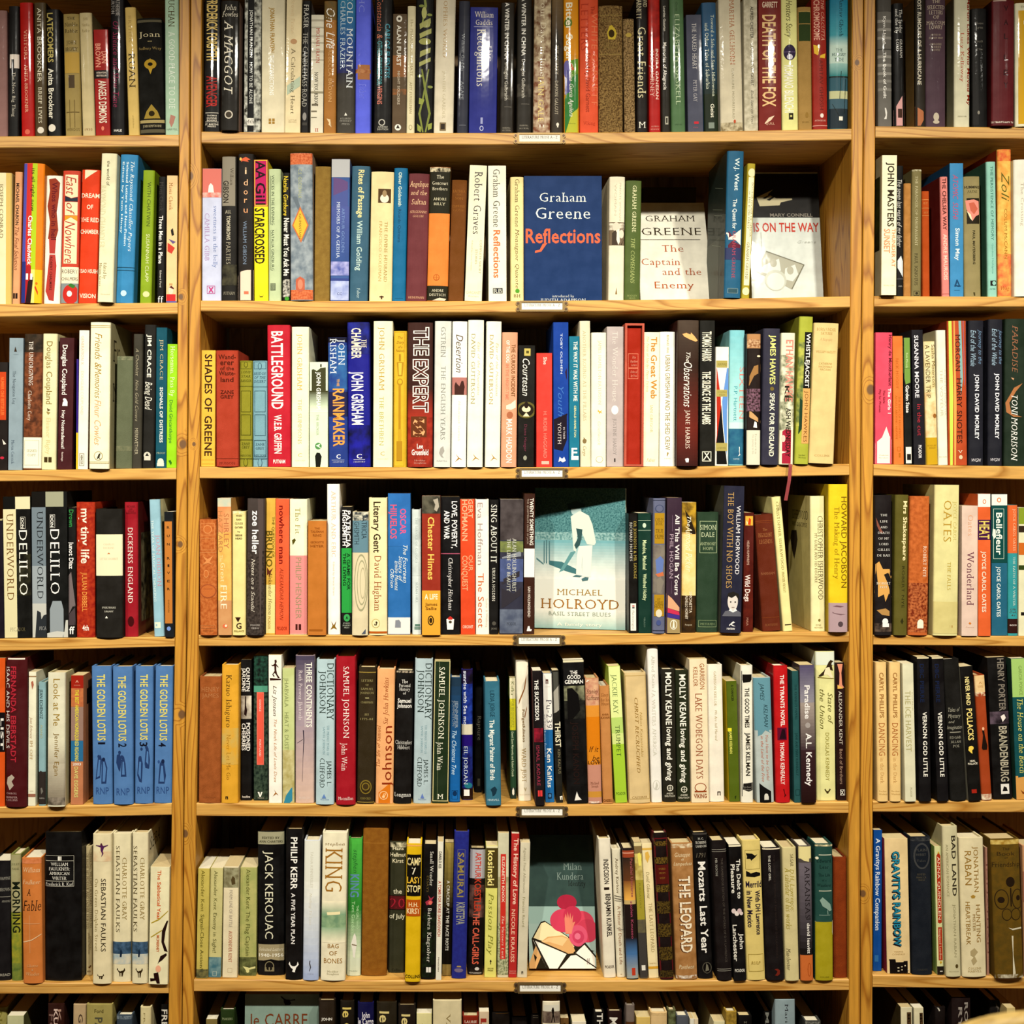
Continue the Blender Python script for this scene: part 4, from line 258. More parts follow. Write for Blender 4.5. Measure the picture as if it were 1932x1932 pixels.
52 268 168 4 hg-4 541418|dark maroon book with red and white capitals and griffin|B 168 185 e8e0d0 10 90;Tb 255,1225 38 56 b83444 FERNANDA EBERSTADT;Tn 260,1085 10 40 dcd4cc ISAAC AND HIS DEVILS;P b8ac9c 10,1380 30,1350 44,1380 30,1420 40,1460 20,1510 6,1440;Hs 1540 18 50 c8a8a4 CARROLL 30;Hs 1580 20 56 c8a8a4 HARPER 30;Hs 1608 20 56 c8a8a4 COLLINS 30
274 358 310 8 pm2 e8e4cc|thin cream paperback with brown rules, lettered OFF|B 350 362 9c7850;P b06c54 34,410 60,400 70,440 50,490 40,450;Tk 765,985 40 26 a87c54 Jean Echenoz;Ts 1005,1200 42 28 b89458 IM OFF;B 1545 1575 a0705c;Hs 1515 10 50 c8b498 HARVILL
388 462 415 0 hm2 94b4b8|slim pale blue book with a dark mountain foot, lettered PIANO|B 1320 1650 3c3430;P 3c3430 0,1330 30,1310 60,1322 100,1320 100,1345 0,1345;Tn 485,785 42 34 2c3c40 JEAN ECHENOZ;Tn 850,980 42 24 b8b890 PIANO;P 7c7870 30,1490 50,1480 66,1520 40,1550;Hb 1588 14 70 a09c94 HARVILL
474 652 320 6 hm-8 dcd8c0/c8c098|tall white grey misty book lettered LOOK AT ME|G 980 1240 dcd8c0 b8b09c;G 1240 1580 c0b8a4 948a78;N 1580 1660 5c5448 a89c8c 6;Tn 380,855 54 70 a88c44 Look at Me;Tn 930,1360 56 48 8c7030 Jennifer Egan
714 840 345 4 pm4 c0825c|patched paperback in red, tan and blue with yellow lettering, READING|B 345 475 a02814;Hn 405 26 26 e0b8a0 A;Hn 445 12 50 d09078 HOUGHTON;N 475 660 c88050 b46c48 8;B 665 1000 9c8074;B 1005 1215 34749c;Tb 490,1215 50 38 dcd040 THE BEST AMERICAN NONREQUIRED READING;Hb 1243 28 66 ece4d8 2003;Tb 1270,1580 46 38 dcd488 DAVE EGGERS;SB 500 660 140f0c 14 60;SB 690 1130 241c18 40 100
936 1138 255 -14 hm2 5c84b4|cornflower blue book lettered GOLDEN LOTUS with numeral 1|Tb 335,1005 50 84 dcd074 THE GOLDEN LOTUS;Tb 1022,1042 50 74 14182c 1;P 2c4470 16,1400 30,1180 44,1150 50,1200 40,1380;P 5c84b4 22,1380 34,1200 42,1200 38,1360;P 2c4470 46,1440 50,1200 64,1190 76,1280 70,1440;P 5c84b4 52,1420 56,1220 62,1220 70,1290 64,1420;O 1165 34 16 14 2c4470;O 1195 58 18 16 1c2c50;Hn 1510 74 64 3c5c90 RNP
1146 1346 260 -10 hm-3 5c84b4|cornflower blue book lettered GOLDEN LOTUS with numeral 2|Tb 350,1010 50 80 dcd074 THE GOLDEN LOTUS;Tb 1034,1072 50 84 14182c 2;P 2c4470 16,1230 20,1150 36,1140 44,1200 36,1320 28,1300;P 2c4470 40,1370 44,1200 56,1160 64,1240 68,1370;P 5c84b4 46,1350 50,1220 56,1220 60,1350;O 1125 34 18 14 2c4470;O 1170 46 18 14 2c4470;Hn 1520 74 66 3c5c90 RNP
1362 1544 256 4 hm0 5c84b4|cornflower blue book lettered GOLDEN LOTUS with numeral 3|Tb 335,1000 52 78 dcd074 THE GOLDEN LOTUS;Tb 1020,1064 50 80 14182c 3;P 2c4470 14,1360 20,1180 36,1160 46,1240 40,1430 26,1420;P 2c4470 56,1240 62,1090 76,1080 84,1200 80,1290 60,1280;P 5c84b4 20,1340 26,1220 36,1220 34,1400;P 5c84b4 64,1220 68,1110 76,1120 76,1250;O 1090 38 16 12 2c4470;O 1180 30 18 16 2c4470;O 1075 66 16 14 2c4470;Hn 1505 74 70 3c5c90 RNP
1556 1736 255 14 hm0 5c84b4|cornflower blue book lettered GOLDEN LOTUS with numeral 4 beside the post|Tb 335,1005 52 78 dcd074 THE GOLDEN LOTUS;Tb 1026,1068 46 76 14182c 4;P 2c4470 24,1440 32,1240 44,1200 56,1220 68,1360 60,1440;P 5c84b4 32,1420 40,1260 50,1260 58,1420;O 1215 50 22 16 1c2c50;O 1220 26 16 12 3c5c90;Hn 1505 74 70 3c5c90 RNP
#C5
@340 1210 5.367
182 408 360 12 hc0 a06030|faded terracotta cloth book with a blind title, first on its shelf|N 360 1640 a86434 98582a 6;Hn 485 52 80 b47c50 HENRY;Hn 548 44 76 b47c50 JAMES;Hs 1580 18 60 8c5028 LONDON
410 584 240 8 hm0 dca838|amber yellow book lettered NEVER LET ME GO|N 880 1250 c8b068 dca838 3;Ts 340,870 44 58 5c4010 Kazuo Ishiguro;Ts 945,1400 44 44 a87c20 Never Let Me Go;P 3c2810 26,1570 42,1570 42,1600 36,1600 36,1580 32,1580 32,1600 26,1600
588 722 185 0 pm20 120d0b|black paperback with a pale cherry photo, lettered POISONED CHERRIES|N 550 785 d8d0c0 6c5c50 3;P 2c1410 40,555 50,555 50,650 60,700 52,760 30,740 36,680;Tb 265,505 68 38 f0ece4 QUINTIN;Tb 268,510 28 38 f0ece4 JARDINE;Tb 825,1110 70 40 f0ece4 POISONED;Tb 830,1105 28 40 f0ece4 CHERRIES;Hb 1572 22 74 d8d4cc headline
744 888 145 0 pm20 1c2c24|dark green crowd photo paperback with coral strip|N 145 450 2c5444 141c18 14;B 450 515 5c9c84;N 515 1600 1c2c24 4c5c4c 14;B 515 1250 e06450 22 72;F 520 1245 f0907c 24 70 3;Tn 590,710 46 20 f4d8cc CHANCE;Tn 995,1165 46 20 f4d8cc PORTLAND;P f0ece4 28,1525 40,1525 46,1560 52,1525 62,1525 50,1575 42,1575;Hs 1585 12 46 b8b4a8 VINTAGE
898 1030 140 -4 pm4 f0ece0|white paperback with a leaping boy silhouette on a plank|P 3c1c10 10,370 94,380 94,392 10,396;P 3c1c10 46,190 60,185 64,210 56,222 70,250 80,262 70,262 60,248 60,290 66,330 86,372 72,372 54,330 44,320 36,338 48,352 40,360 28,336 46,300 44,250 28,252 20,236 34,240 48,222;Tk 450,755 50 40 5c4020 Liz Jensen;Tk 790,1430 52 30 c8905c The Ninth Life of Louis Drax;P a8702c 30,1570 50,1530 40,1500 56,1530 74,1560 56,1545
1036 1156 272 -2 pg4 c8cc98|pale lime mottled paperback with blue wave foot, lettered HEAT AND DUST|N 272 1100 ccd49c c0c88c 3;N 1100 1640 d0c898 b0a468 6;P 4090a8 10,1640 30,1560 70,1490 100,1460 100,1600 60,1640;Tn 370,665 36 42 8c9464 JHABVALA;Tn 720,1095 36 42 8c9464 HEAT & DUST
1164 1356 145 2 hg4 a8989c|violet to pink stormy book lettered THREE CONTINENTS|G 145 800 544c60 a898a0;G 800 1640 a898a0 d4b8a8;P 3c3444 40,900 46,900 48,1000 42,1200 38,1420 36,1420 40,1200 43,1000;P 3c3444 10,1030 40,990 40,996 10,1036;Tb 215,870 74 58 ece8dc THREE CONTINENTS;B 220 870 ece8dc 51 53;Ts 295,800 28 40 e4d8d8 Ruth Prawer Jhabvala;Hb 1585 26 60 dcc8bc MORROW
1370 1556 185 10 hg-3 b8ccd0|pale sky blue book lettered DICTIONARY, the one beside the crimson book|Ts 225,800 78 72 1c3024 DICTIONARY;Ts 300,730 36 66 1c3024 JOHNSON;Ts 850,1155 66 26 90b0b8 THE MIDDLE YEARS OF;Ts 865,1145 44 24 90b0b8 SAMUEL JOHNSON;Ts 1210,1465 74 46 2c3c34 JAMES L.;Ts 1185,1480 36 52 2c3c34 CLIFFORD;P 6c8cc0 34,1590 46,1545 58,1590;Hs 1600 14 46 6c8cc0 Heinemann
1576 1774 155 0 hg-4 a81c2c|wide crimson book with white lettering between sky blue and bronze books|Ts 255,980 54 60 f4ece4 SAMUEL JOHNSON;Ts 1030,1310 44 60 f4e4dc John Wain;Hs 1590 34 76 f4e4dc Macmillan
@660 1210 5.367
70 246 265 20 hc2 3c3018|bronze brown cloth book with gilt oval crest|B 310 318 a89048;Hs 397 24 66 a89c6c LETTERS;Hs 440 22 18 a89c6c OF;Hs 482 24 72 a89c6c SAMUEL;Hs 522 24 78 a89c6c JOHNSON;B 570 578 c0b888 40 62;Hs 618 22 70 a89c6c CHAPMAN;Hs 740 20 24 a89c6c III;Hs 787 24 72 a89c6c 1775-84;O 1475 50 72 60 8c7830;O 1475 50 60 50 3c3018;O 1470 50 40 40 8c7830;O 1470 50 30 28 4c3c1c;Hs 1590 24 60 a09050 OXFORD;B 1625 1632 a89048
258 438 285 20 hm4 e8b07c|peach jacket lettered upwards with an orange foot|P d88020 0,1560 90,1420 100,1420 100,1640 0,1640;Ui 365,840 50 50 a04c14 Sir John Hawkins;Ui 850,1270 12 40 a85c20 The life of Samuel;Un 858,1475 60 100 94380c Johnson;O 1560 46 44 44 f0c898;O 1560 46 36 36 d88020;P f0c898 36,1580 46,1540 60,1540 50,1590
446 620 300 26 hm4 16100c|black worn book with white decorative lettering PERSONAL HISTORY|Hs 405 38 36 e8e4dc The;Hs 445 36 66 e8e4dc Personal;Hs 483 36 60 e8e4dc History;Hs 523 32 18 e8e4dc of;Hb 600 44 78 ece8e0 Samuel;Hb 650 44 84 ece8e0 Johnson;Hs 1020 44 96 e0dcd4 Christopher;Hs 1072 40 70 e0dcd4 Hibbert;Hs 1550 44 96 f0ece4 Longman;N 298 318 c8b8a0 16100c 20
642 822 180 20 hg6 b4c4c8|pale sky blue book lettered DICTIONARY, the one beside the green paperback|Ts 225,795 78 70 1c3024 DICTIONARY;Ts 290,720 36 66 1c3024 JOHNSON;Ts 845,1140 66 24 90b0b8 THE MIDDLE YEARS OF;Ts 855,1125 44 22 90b0b8 SAMUEL JOHNSON;Ts 1195,1450 70 44 2c3c34 JAMES L.;Ts 1175,1470 34 50 2c3c34 CLIFFORD;P 6c84c0 40,1590 50,1540 62,1590;Hs 1598 14 44 6c84c0 Heinemann
834 996 195 24 pm8 24361c|dark green paperback with cream edges and fold line|F 195 1620 d8cc98 1 99 8;B 200 1620 7c8460 30 32;Ts 260,985 50 60 f0ecd8 SAMUEL JOHNSON;Ts 1020,1305 44 58 f0ecd8 John Wain;Hs 1570 52 36 f0ecd8 M
1004 1116 368 14 hm15 1c4c74|slim blue book fading to dark navy, lettered CHRISTMAS TREE|G 368 1620 243c50 1c6cac;Tb 600,880 60 30 8c98a4 JENNIFER;Tb 600,860 34 26 7c8894 JOHNSTON;Tk 905,1350 42 46 d0e4ec The Christmas Tree;F 1510 1600 0c3860 24 80 4;O 1540 52 26 22 0c3860
1128 1246 285 -2 hg30 2c2878|cobalt swirling book with a white band, lettered SUNRISE|N 285 430 140c1c 2c1c4c 6;N 430 840 2c48a0 1c2c78 8;B 840 945 d8d0b8;B 948 1060 2c1478;N 1060 1480 1c1c5c 2c3c8c 8;O 1460 60 30 40 2c7c8c;B 1490 1600 2c140c;Tb 300,845 34 36 d8dce8 sunrise with Sea mo;Ts 1065,1450 38 40 d8e0e4 EIL JORDAN;B 1500 1565 ece8e4 20 70
1262 1378 300 10 hm80 0f0b09|black recessed book lettered RAPTURE|Ts 755,1000 62 38 8c8878 Rapture;B 1390 1465 5c5848 40 74
1380 1534 410 -16 hm-5 40788c|steel blue book lettered MIGRANT PAINTER OF BIRDS|Tn 500,765 50 48 1c4454 LIDIA JORGE;Tb 795,1405 46 50 e8ece4 The Migrant Painter of Birds;P 1c3c4c 30,1500 46,1480 60,1470 74,1500 66,1540 56,1560 44,1570 40,1530;Hb 1605 22 76 b8ccd0 HARVILL
1626 1696 370 -10 pm40 6c7c30|yellow and green narrow paperback lettered FOR BEGINNERS|B 370 580 e4dcbc;B 580 900 d8d038;B 900 1590 34543c;N 1480 1590 3c4c44 1c2c20 5;Ts 405,545 50 34 6c7430 Kafka;Tn 585,870 50 30 a8a440 FOR BEGINNERS;Tb 915,1370 44 22 c8d0b0 David Zane Mairowitz and Robert Crumb;P e8e4d8 30,1510 50,1480 66,1510 66,1545 50,1560 30,1545
1710 1836 190 -30 hm25 ece4d0|white curved book with a hair strand, lettered FORGETFULNESS|P 9c6c3c 0,650 60,480 94,250 98,250 70,480 4,680;P 9c6c3c 60,760 100,560 100,590 64,780;Tb 690,1020 54 26 94784c Forgetfulness;Ts 1080,1425 50 46 ac8c4c WARD JUST;P b8a880 44,1480 56,1520 66,1480 60,1480 56,1500 50,1480;Hs 1552 10 80 c8bc9c HOUGHTON
@980 1210 5.367
164 258 298 -32 pm-5 1c1012/5c2428|black and wine paperback with red side, lettered THE SUCCESSOR|Tb 390,805 40 40 f0ece4 THE SUCCESSOR;N 880 1020 a0243c 5c1424 6;Tn 1055,1460 40 36 a03c54 ISMAIL KADARE;B 1510 1570 d84848 28 76;B 1510 1570 1c1012 48 53
264 360 325 -28 pm15 2470a8|white and blue paperback lettered PU-239|B 325 895 ece8e0;B 385 430 5c2c24 30 60;B 400 430 ece8e0 40 50;Hs 460 10 60 c8c0b4 SCRIBNER;Ts 590,880 64 60 5c5864 Pu-239;Tn 740,890 14 16 5c5864 and Other;Tn 905,1170 10 24 c8dcec Russian Fantasies;Tb 1085,1480 54 46 f4f4ec Ken Kalfus;B 1535 1590 1c2c44 30 70;O 1562 50 18 14 5c8cb4
368 442 295 -44 pg12 24221a|black and grey paperback lettered THIRST|P 54544c 0,310 100,310 100,440 0,520;P a8a498 0,520 100,440 100,690 40,720 0,730;Tb 815,1070 60 56 ece4c8 THIRST;Tn 1095,1340 66 28 8c8468 KEN KALFUS;P e8e4d8 54,1570 94,1565 94,1605 84,1605 84,1580 74,1580 74,1605 60,1605
484 694 190 -44 pg4 0f0b0a|thick black paperback with a grey photo panel, lettered THE GOOD GERMAN|B 190 212 dcd4b4;Hb 315 40 36 f0ece4 THE;Hb 360 40 64 f0ece4 GOOD;Hb 408 40 88 f0ece4 GERMAN;N 450 785 3c3c34 14120f 5;N 450 600 a0a080 2c2c24 4;P 0f0b0a 0,480 40,470 70,540 76,700 40,785 0,785;Tb 815,1445 50 64 2c1c18 JOSEPH KANON;P e8e4dc 36,1610 48,1520 56,1570 70,1605
700 838 375 -34 hm2 c08c60|tattered tan and orange book with scribbled lettering IF IT BE LOVE|N 375 650 c08870 d8b08c 8;B 650 765 d8963c;B 765 1100 d48414;B 1100 1250 d48c28;B 1250 1520 c4907c;B 1520 1580 c89440;B 1580 1640 c4907c;Hk 505 46 86 5c2c14 Stanley;Hk 570 50 90 5c2c14 Kauffmann;Hk 1090 60 70 4c2408 If it;Hk 1180 60 52 4c2408 be 62;Hb 1228 34 90 4c2408 LOVE;Hs 1435 28 60 7c4424 Michael;Hs 1465 26 50 7c4424 Joseph;P ece4d4 0,385 30,395 10,410;N 1620 1640 ece0d0 c4907c 18
848 958 455 -40 hm2 c48c54|small camel tan book lettered SLEEP HAS HIS HOUSE|Hi 540 38 70 8c5420 Sleep;Hi 590 34 80 8c5420 has his;Hi 630 36 72 8c5420 House;Hb 740 22 66 8c5420 ANNA;Hb 772 24 84 8c5420 KAVAN;Hb 1610 26 90 7c4818 CASSELL
966 1092 255 -74 pm6 b4cc54|lime banded paperback lettered TRUMPET|B 255 770 dce4a0;B 770 930 b8d078;B 930 1040 d0dc90;B 1040 1630 a8c840;Ts 335,735 46 50 7c8c58 JACKIE KAY;Ts 850,1165 52 46 3c5428 TRUMPET;Hb 1540 28 80 5c7424 PICADOR
1112 1330 325 -48 hm2 d8c090|broad parchment book lettered CHRIST RECRUCIFIED|F 345 1600 c0a468 2 98 5;Ti 570,1330 50 36 9c7830 CHRIST RECRUCIFIED;Ti 715,1170 70 24 bc9c58 Nikos Kazantzakis;Hi 1578 24 70 b4945c CASSIRER
1338 1448 60 -46 hm8 e8e4dc|tall white book rising into the shelf shadow|Ts 145,515 52 34 bcb8a8 Alfred Kazin /;Ts 520,1160 46 36 ccc8b8 A WRITERS AMERICA;O 1455 50 50 36 d0ccc0;O 1455 50 42 29 e8e4dc;P c8c4b8 36,1490 50,1420 66,1460 50,1500
1456 1594 285 -16 hg10 2c281c|olive black book lettered LOVING AND GIVING beside the tall white spine|Tb 315,845 50 62 f0ece0 MOLLY KEANE;Tb 868,1410 52 56 f0ece0 loving and giving;O 1485 52 32 32 d8d4c4;O 1485 52 24 24 2c281c;B 1460 1510 d8d4c4 50 54;B 1483 1488 d8d4c4 34 70;Hb 1540 18 50 c8c4b4 ANDRE;Hb 1566 18 74 c8c4b4 DEUTSCH
1600 1734 295 -22 hg10 2c321c|olive black book lettered LOVING AND GIVING beside the cream paperback|Tb 335,862 54 64 f0ece0 MOLLY KEANE;Tb 885,1430 54 56 f0ece0 loving and giving;O 1500 52 32 32 d8d4c4;O 1500 52 24 24 2c321c;B 1475 1525 d8d4c4 50 54;B 1498 1503 d8d4c4 34 70;Hb 1556 18 54 c8c4b4 ANDRE;Hb 1582 18 80 c8c4b4 DEUTSCH
1744 1922 182 -24 pm4 e8d8b8|cream paperback with rust lettering ending DAYS and ship emblem|Tn 225,485 72 50 a4601c GARRISON;Tn 258,455 34 48 a4601c KEILLOR;Ts 525,1390 50 72 9c4c1c LAKE WOBEGON DAYS;O 1480 52 46 60 9c4c1c;O 1480 52 38 52 e8d8b8;B 1512 1528 9c4c1c 18 86;P e8d8b8 18,1530 86,1530 86,1542 18,1542;Hb 1565 42 72 9c4c1c VIKING
@1300 1210 5.367
208 362 240 -24 hm8 ece4d4|white jacketed book lettered STILL MARRIED|Ts 305,655 50 26 b8a878 GARRISON KEILLOR;Ti 695,1005 52 26 b8a878 We Are Still Married;P 3c2c1c 52,1520 74,1520 74,1560 68,1560 68,1530 58,1530 58,1560 52,1560
412 516 405 -34 pm8 5c6c14/d0b81c|moss green paperback with bright yellow side, lettered A CHANCER|Tb 440,605 56 24 2c3410 A CHANCER;B 878 910 e0d838 0 38;Tb 910,1135 28 26 e0dc70 JAMES KELMAN;P 2c3c10 50,1570 66,1560 60,1590 54,1600
530 658 245 -6 hm2 e8e4d4/d0ccb4|white book with black brush strokes, lettered GOOD TIMES|B 335 390 141008 14 90;P 141008 14,390 90,385 80,410 20,420;B 300 1570 141008 6 11;Tb 470,875 52 46 2c2414 THE GOOD TIMES;Tb 925,1360 58 46 2c2414 JAMES KELMAN;P 24201c 18,1440 96,1430 96,1510 60,1520 14,1500;Hs 1475 16 64 a8a498 Secker;Hs 1500 16 60 a8a498 Warburg
684 866 370 -38 hm0 b8c0bc|blue, white and black blotted book with handwriting, lettered LAND|B 370 900 6c98a4;P 6c98a4 0,890 100,890 90,930 60,900 40,940 16,960 0,940;P 14120f 0,1410 40,1470 100,1540 100,1640 0,1640;Tk 420,600 48 44 1c3c44 JAMES;Tk 640,870 66 44 1c3c44 KELMAN;Tk 950,1410 68 30 c88470 You Have to be Careful;Tk 955,1420 40 30 c88470 in the Land of the Free;O 1565 54 24 20 d8d4c8;B 1570 1605 d8d4c8 42 68
884 1028 250 -28 hg-1 c01c20/8c1418|glossy scarlet book lettered TYRANT NOVEL|Tb 340,860 58 42 f4ece4 THE TYRANTS NOVEL;B 875 1000 6c0c34 18 84;P 2c0c1c 30,990 50,890 70,890 80,990;Tb 1020,1450 50 42 f0dcd4 THOMAS KENEALLY;P 5c1010 50,1495 58,1495 62,1540 72,1560 56,1580 60,1550
1066 1134 300 -24 pm0 2c5c5c|narrow dusty teal paperback with dark lettering|Ts 435,790 54 26 143c3c THE KENNEDY PAPERS;Ts 930,1360 54 24 143c3c JANE AND MARY KENNEALLY;F 1500 1560 143c3c 24 84 4
1140 1288 240 -22 pg-4 4c4044|dusky paperback fading violet to maroon, lettered PARADISE|G 240 620 5c5470 908c94;G 620 1100 a0948c 4c3c40;G 1100 1640 40282a 2c1412;Tb 445,785 50 54 e8e4e0 Paradise;O 850 50 28 26 a8a09c;Tb 930,1465 56 58 f0ece8 A.L. Kennedy
1298 1492 105 -14 hm10 e0dca0/d4d8c8|pale lemon book with a crouching figure photo, lettered STATE OF THE UNION|B 105 240 dce0d0;P 3c2c14 66,210 76,190 92,200 96,230 84,250 90,300 74,290 60,330 20,360 14,350 40,300 56,250;P ecdcb8 50,270 70,260 76,300 90,370 80,372 60,340 40,340;P 8c7c3c 10,360 96,376 96,384 10,370;Tk 520,840 74 54 6c6420 State of;Tk 485,885 32 50 6c6420 the Union;Tn 925,1410 56 40 a89c48 DOUGLAS KENNEDY;P 4c3c14 42,1490 50,1515 58,1515 66,1490 72,1500 60,1530 58,1540 50,1540 48,1530 38,1500
1502 1596 215 -20 pg10 2c100c|dark brown paperback with a candle vase picture beside the post|P d89478 20,230 80,230 64,320 72,440 96,470 20,475 40,430 44,320;P e0b460 20,440 80,470 80,478 20,480;Tn 505,1045 50 34 d8d0c0 ALEXANDER KENT;Tn 1090,1445 50 32 a88c78 Band of Brothers;F 1500 1560 e8e4d8 34 84 4;P e8e4d8 42,1505 76,1555 70,1558 38,1510;P e8e4d8 76,1505 42,1555 38,1550 70,1502
#R5
@1590 1210 5.52
366 478 222 -20 hm-3 e8c88c/c8ac74|cream book lettered DANCING IN THE DARK beside the post|Tb 325,795 50 46 a4743c CARYL PHILLIPS;Tn 850,1190 48 66 b4743c DANCING;Ts 1210,1480 46 40 d0a464 in the Dark;Hs 1560 16 70 c0984c Secker;Hs 1590 16 76 c0984c Warburg
496 612 222 -8 hm-3 e8c88c/c8ac74|cream book lettered DANCING IN THE DARK beside the ice white spine|Tb 325,795 50 44 a4743c CARYL PHILLIPS;Tn 850,1190 48 64 b4743c DANCING;Ts 1210,1480 46 40 d0a464 in the Dark;Hs 1560 16 76 c0984c Secker;Hs 1590 16 80 c0984c Warburg
652 766 232 -30 pm-4 dcd8bc|ivory paperback lettered ICE HARVEST|Tn 515,1145 44 60 b4ac7c THE ICE HARVEST;Tn 530,720 84 16 c8c0a0 SCOTT PHILLIPS;Tb 1520,1620 56 22 c8c4a4 PICADOR
800 924 165 -26 pm-4 120c0e|black paperback lettered GOD LITTLE beside the ivory spine|B 165 180 e0d4b0;Tb 235,635 38 42 1c2848 DBC PIERRE;Tb 735,1410 56 44 f0ece0 VERNON GOD LITTLE
988 1106 165 -60 pm-4 120c0e|black paperback lettered GOD LITTLE beside the charcoal cloth book|B 165 180 e0d4b0;Tb 235,635 40 42 1c2848 DBC PIERRE;Tb 735,1410 52 44 f0ece0 VERNON GOD LITTLE
1130 1300 190 -80 hc-2 1c1914|charcoal cloth book lettered TALES OF MYSTERY|Hk 710 44 74 a8a494 Tales of;Hk 775 44 80 a8a494 Mystery;Hk 835 30 36 a8a494 and 30;Hk 893 40 96 a8a494 Imagination;B 942 950 a8a494 16 84;Hs 1000 28 70 a8a494 EDGAR;Hs 1045 28 64 a8a494 ALLAN;Hs 1090 28 40 a8a494 POE
1310 1446 265 -92 pg-3 14100a/8c8878|leaning black paperback lettered NEVER MIND in yellow|Tb 370,665 48 44 ecdc9c NEVER MIND;Tb 700,1030 50 60 f0dc8c POLLACKS;P ecd060 20,1130 36,1090 56,1095 64,1120 50,1135 52,1170 40,1160;O 1110 44 22 26 ecd060;Hb 1245 20 44 e8e0cc NEAL;Hb 1272 22 78 e8e0cc POLLACK;B 1540 1580 a83020 26 66
1452 1560 355 -80 hm0 a84c20|rust book torn at both ends with a black robed figure|N 355 540 e8cc9c dcbc88 8;N 530 570 e8d8b4 a84c20 16;P 241408 28,1110 46,980 40,930 60,920 64,980 84,1090 78,1130 36,1130;O 910 52 18 12 e8b894;Hs 430 22 30 b87c38 A;Hs 470 24 50 b87c38 SOUL;N 1590 1650 f0e4c8 a84c20 9
1574 1770 170 -70 pg6 14100e|black paperback with silver striped lettering BRANDENBURG|Tb 180,725 70 70 8c8478 HENRY PORTER;N 730 860 6c5c68 241c20 5;P ece4dc 56,780 76,760 84,800 66,840;Tb 885,1460 66 86 b8b09c BRANDENBURG;B 1485 1590 e8e4dc 40 84;P 1c1814 48,1560 56,1510 70,1520 76,1560
1812 1960 180 -58 pm4 14585c/2c4c3c|mint, teal and peach leaning paperback lettered HOUSE ON THE BEACH|B 180 580 a8c878;B 1400 1660 d8a45c;P 14585c 0,1395 100,1390 100,1405 0,1420;Tn 255,560 60 36 7c9450 GARCIA PONCE;Ti 600,1370 50 62 e0d878 The House on the Beach;P 8c4c1c 30,1545 50,1570 70,1545 60,1590 44,1590
#L6
@0 1530 5.222
-90 100 500 -2 hm9 1c181a|black book in shadow cut off at the edge|Hs 665 30 60 a8a498 HAPPINESS 80;Hs 775 34 50 a8a498 BROWN 74;B 845 850 a8a498 40 100;Hs 890 22 44 a8a498 ANGLESEA 80;Hb 1615 26 50 a8a498 READ 74
112 216 430 -14 hm9 8c9054|green misty landscape book lettered MORNING|N 430 1000 b0ac84 a8a078 4;N 1000 1500 b0a83c 7c8c3c 5;N 1500 1670 6c8040 8c9444 6;Tb 700,1200 56 76 1c2414 MORNING;Hs 525 20 78 5c5c3c JULIET;Hs 570 20 66 5c5c3c FANE;Hs 1560 18 60 5c6c34 JOHN
224 418 470 -16 hm-3 d08444|weathered orange brown book with a cross, lettered A FABLE|N 470 520 e09468 c87c48 8;Hi 580 50 84 e8c8a0 William;Hi 700 46 90 e8c8a0 Faulkner;Hi 800 70 20 2c140c A 36;Hi 930 110 92 2c140c Fable;B 1030 1400 e0a878 38 40;B 1108 1114 e0a878 4 90;P e8c8a0 4,1290 50,1265 96,1215 96,1222 50,1275 4,1300;Hi 1525 30 54 e0b484 Chatto;Hi 1565 20 10 e0b484 &;Hi 1605 34 68 e0b484 Windus
440 800 215 0 hg8 100c0a|massive black book with white framed title box|F 440 745 c8c4b4 0 80 3;B 490 494 c8c4b4 0 80;B 690 694 c8c4b4 0 80;P ece8dc 36,448 42,448 42,488 36,488;P ece8dc 43,448 46,448 46,488 43,488;Hs 525 34 48 ece8dc WILLIAM 40;Hs 570 34 58 ece8dc FAULKNER: 40;Hs 615 32 56 ece8dc AMERICAN 40;Hs 662 34 40 ece8dc WRITER 40;Hs 720 34 76 ece8dc Frederick R. Karl 40
806 906 350 -2 hm33 d8c89c|pale pinkish tan book lettered THINKING OF HOME|Ts 405,1150 84 22 7c6038 THINKING: WILLIAM FAULKNERS LETTERS TO;Ts 420,1160 30 26 6c5028 OF HOME HIS MOTHER AND FATHER 1918-1925;Tn 1235,1370 78 16 a08858 EDITED BY;Tn 1200,1410 52 16 a08858 JAMES G. WATSON;P 7c5830 34,1525 50,1540 70,1520 92,1525 70,1545 50,1550;Hb 1580 16 56 7c5830 NORTON
908 1092 232 2 hg-4 e4d8b4|cream book with a leaping purple figure, lettered ON GREEN DOLPHIN STREET|N 400 500 d8bc98 e4d8b4 5;P 5c2c5c 42,340 50,330 60,345 84,335 82,345 62,362 56,400 60,420 50,452 48,450 52,420 44,390 44,360 18,345 18,338;O 330 48 12 10 5c2c40;Ts 670,1385 22 34 a09060 On Green Dolphin Street;Tn 668,1385 60 50 3c3018 SEBASTIAN FAULKS;P 3c2c10 28,1605 34,1625 44,1628 56,1625 60,1605 64,1618 56,1635 54,1655 48,1655 48,1635 44,1635 44,1655 38,1650 38,1635 28,1622
1098 1288 225 2 hg4 e4dab8|cream book with blue snow scene beside the dolphin street book|N 1290 1410 54708c 2c4458 8;N 1410 1510 a8b8bc d8d0b8 5;P 1c3048 40,1440 42,1380 48,1360 54,1390 50,1440;Ts 345,1195 30 42 5c4c24 SEBASTIAN FAULKS;Ts 460,1075 66 44 a0884c CHARLOTTE GRAY;P 3c2c10 24,1560 30,1545 32,1570 42,1580 60,1570 66,1545 70,1570 60,1595 56,1630 50,1630 50,1595 44,1595 44,1630 40,1630 38,1595
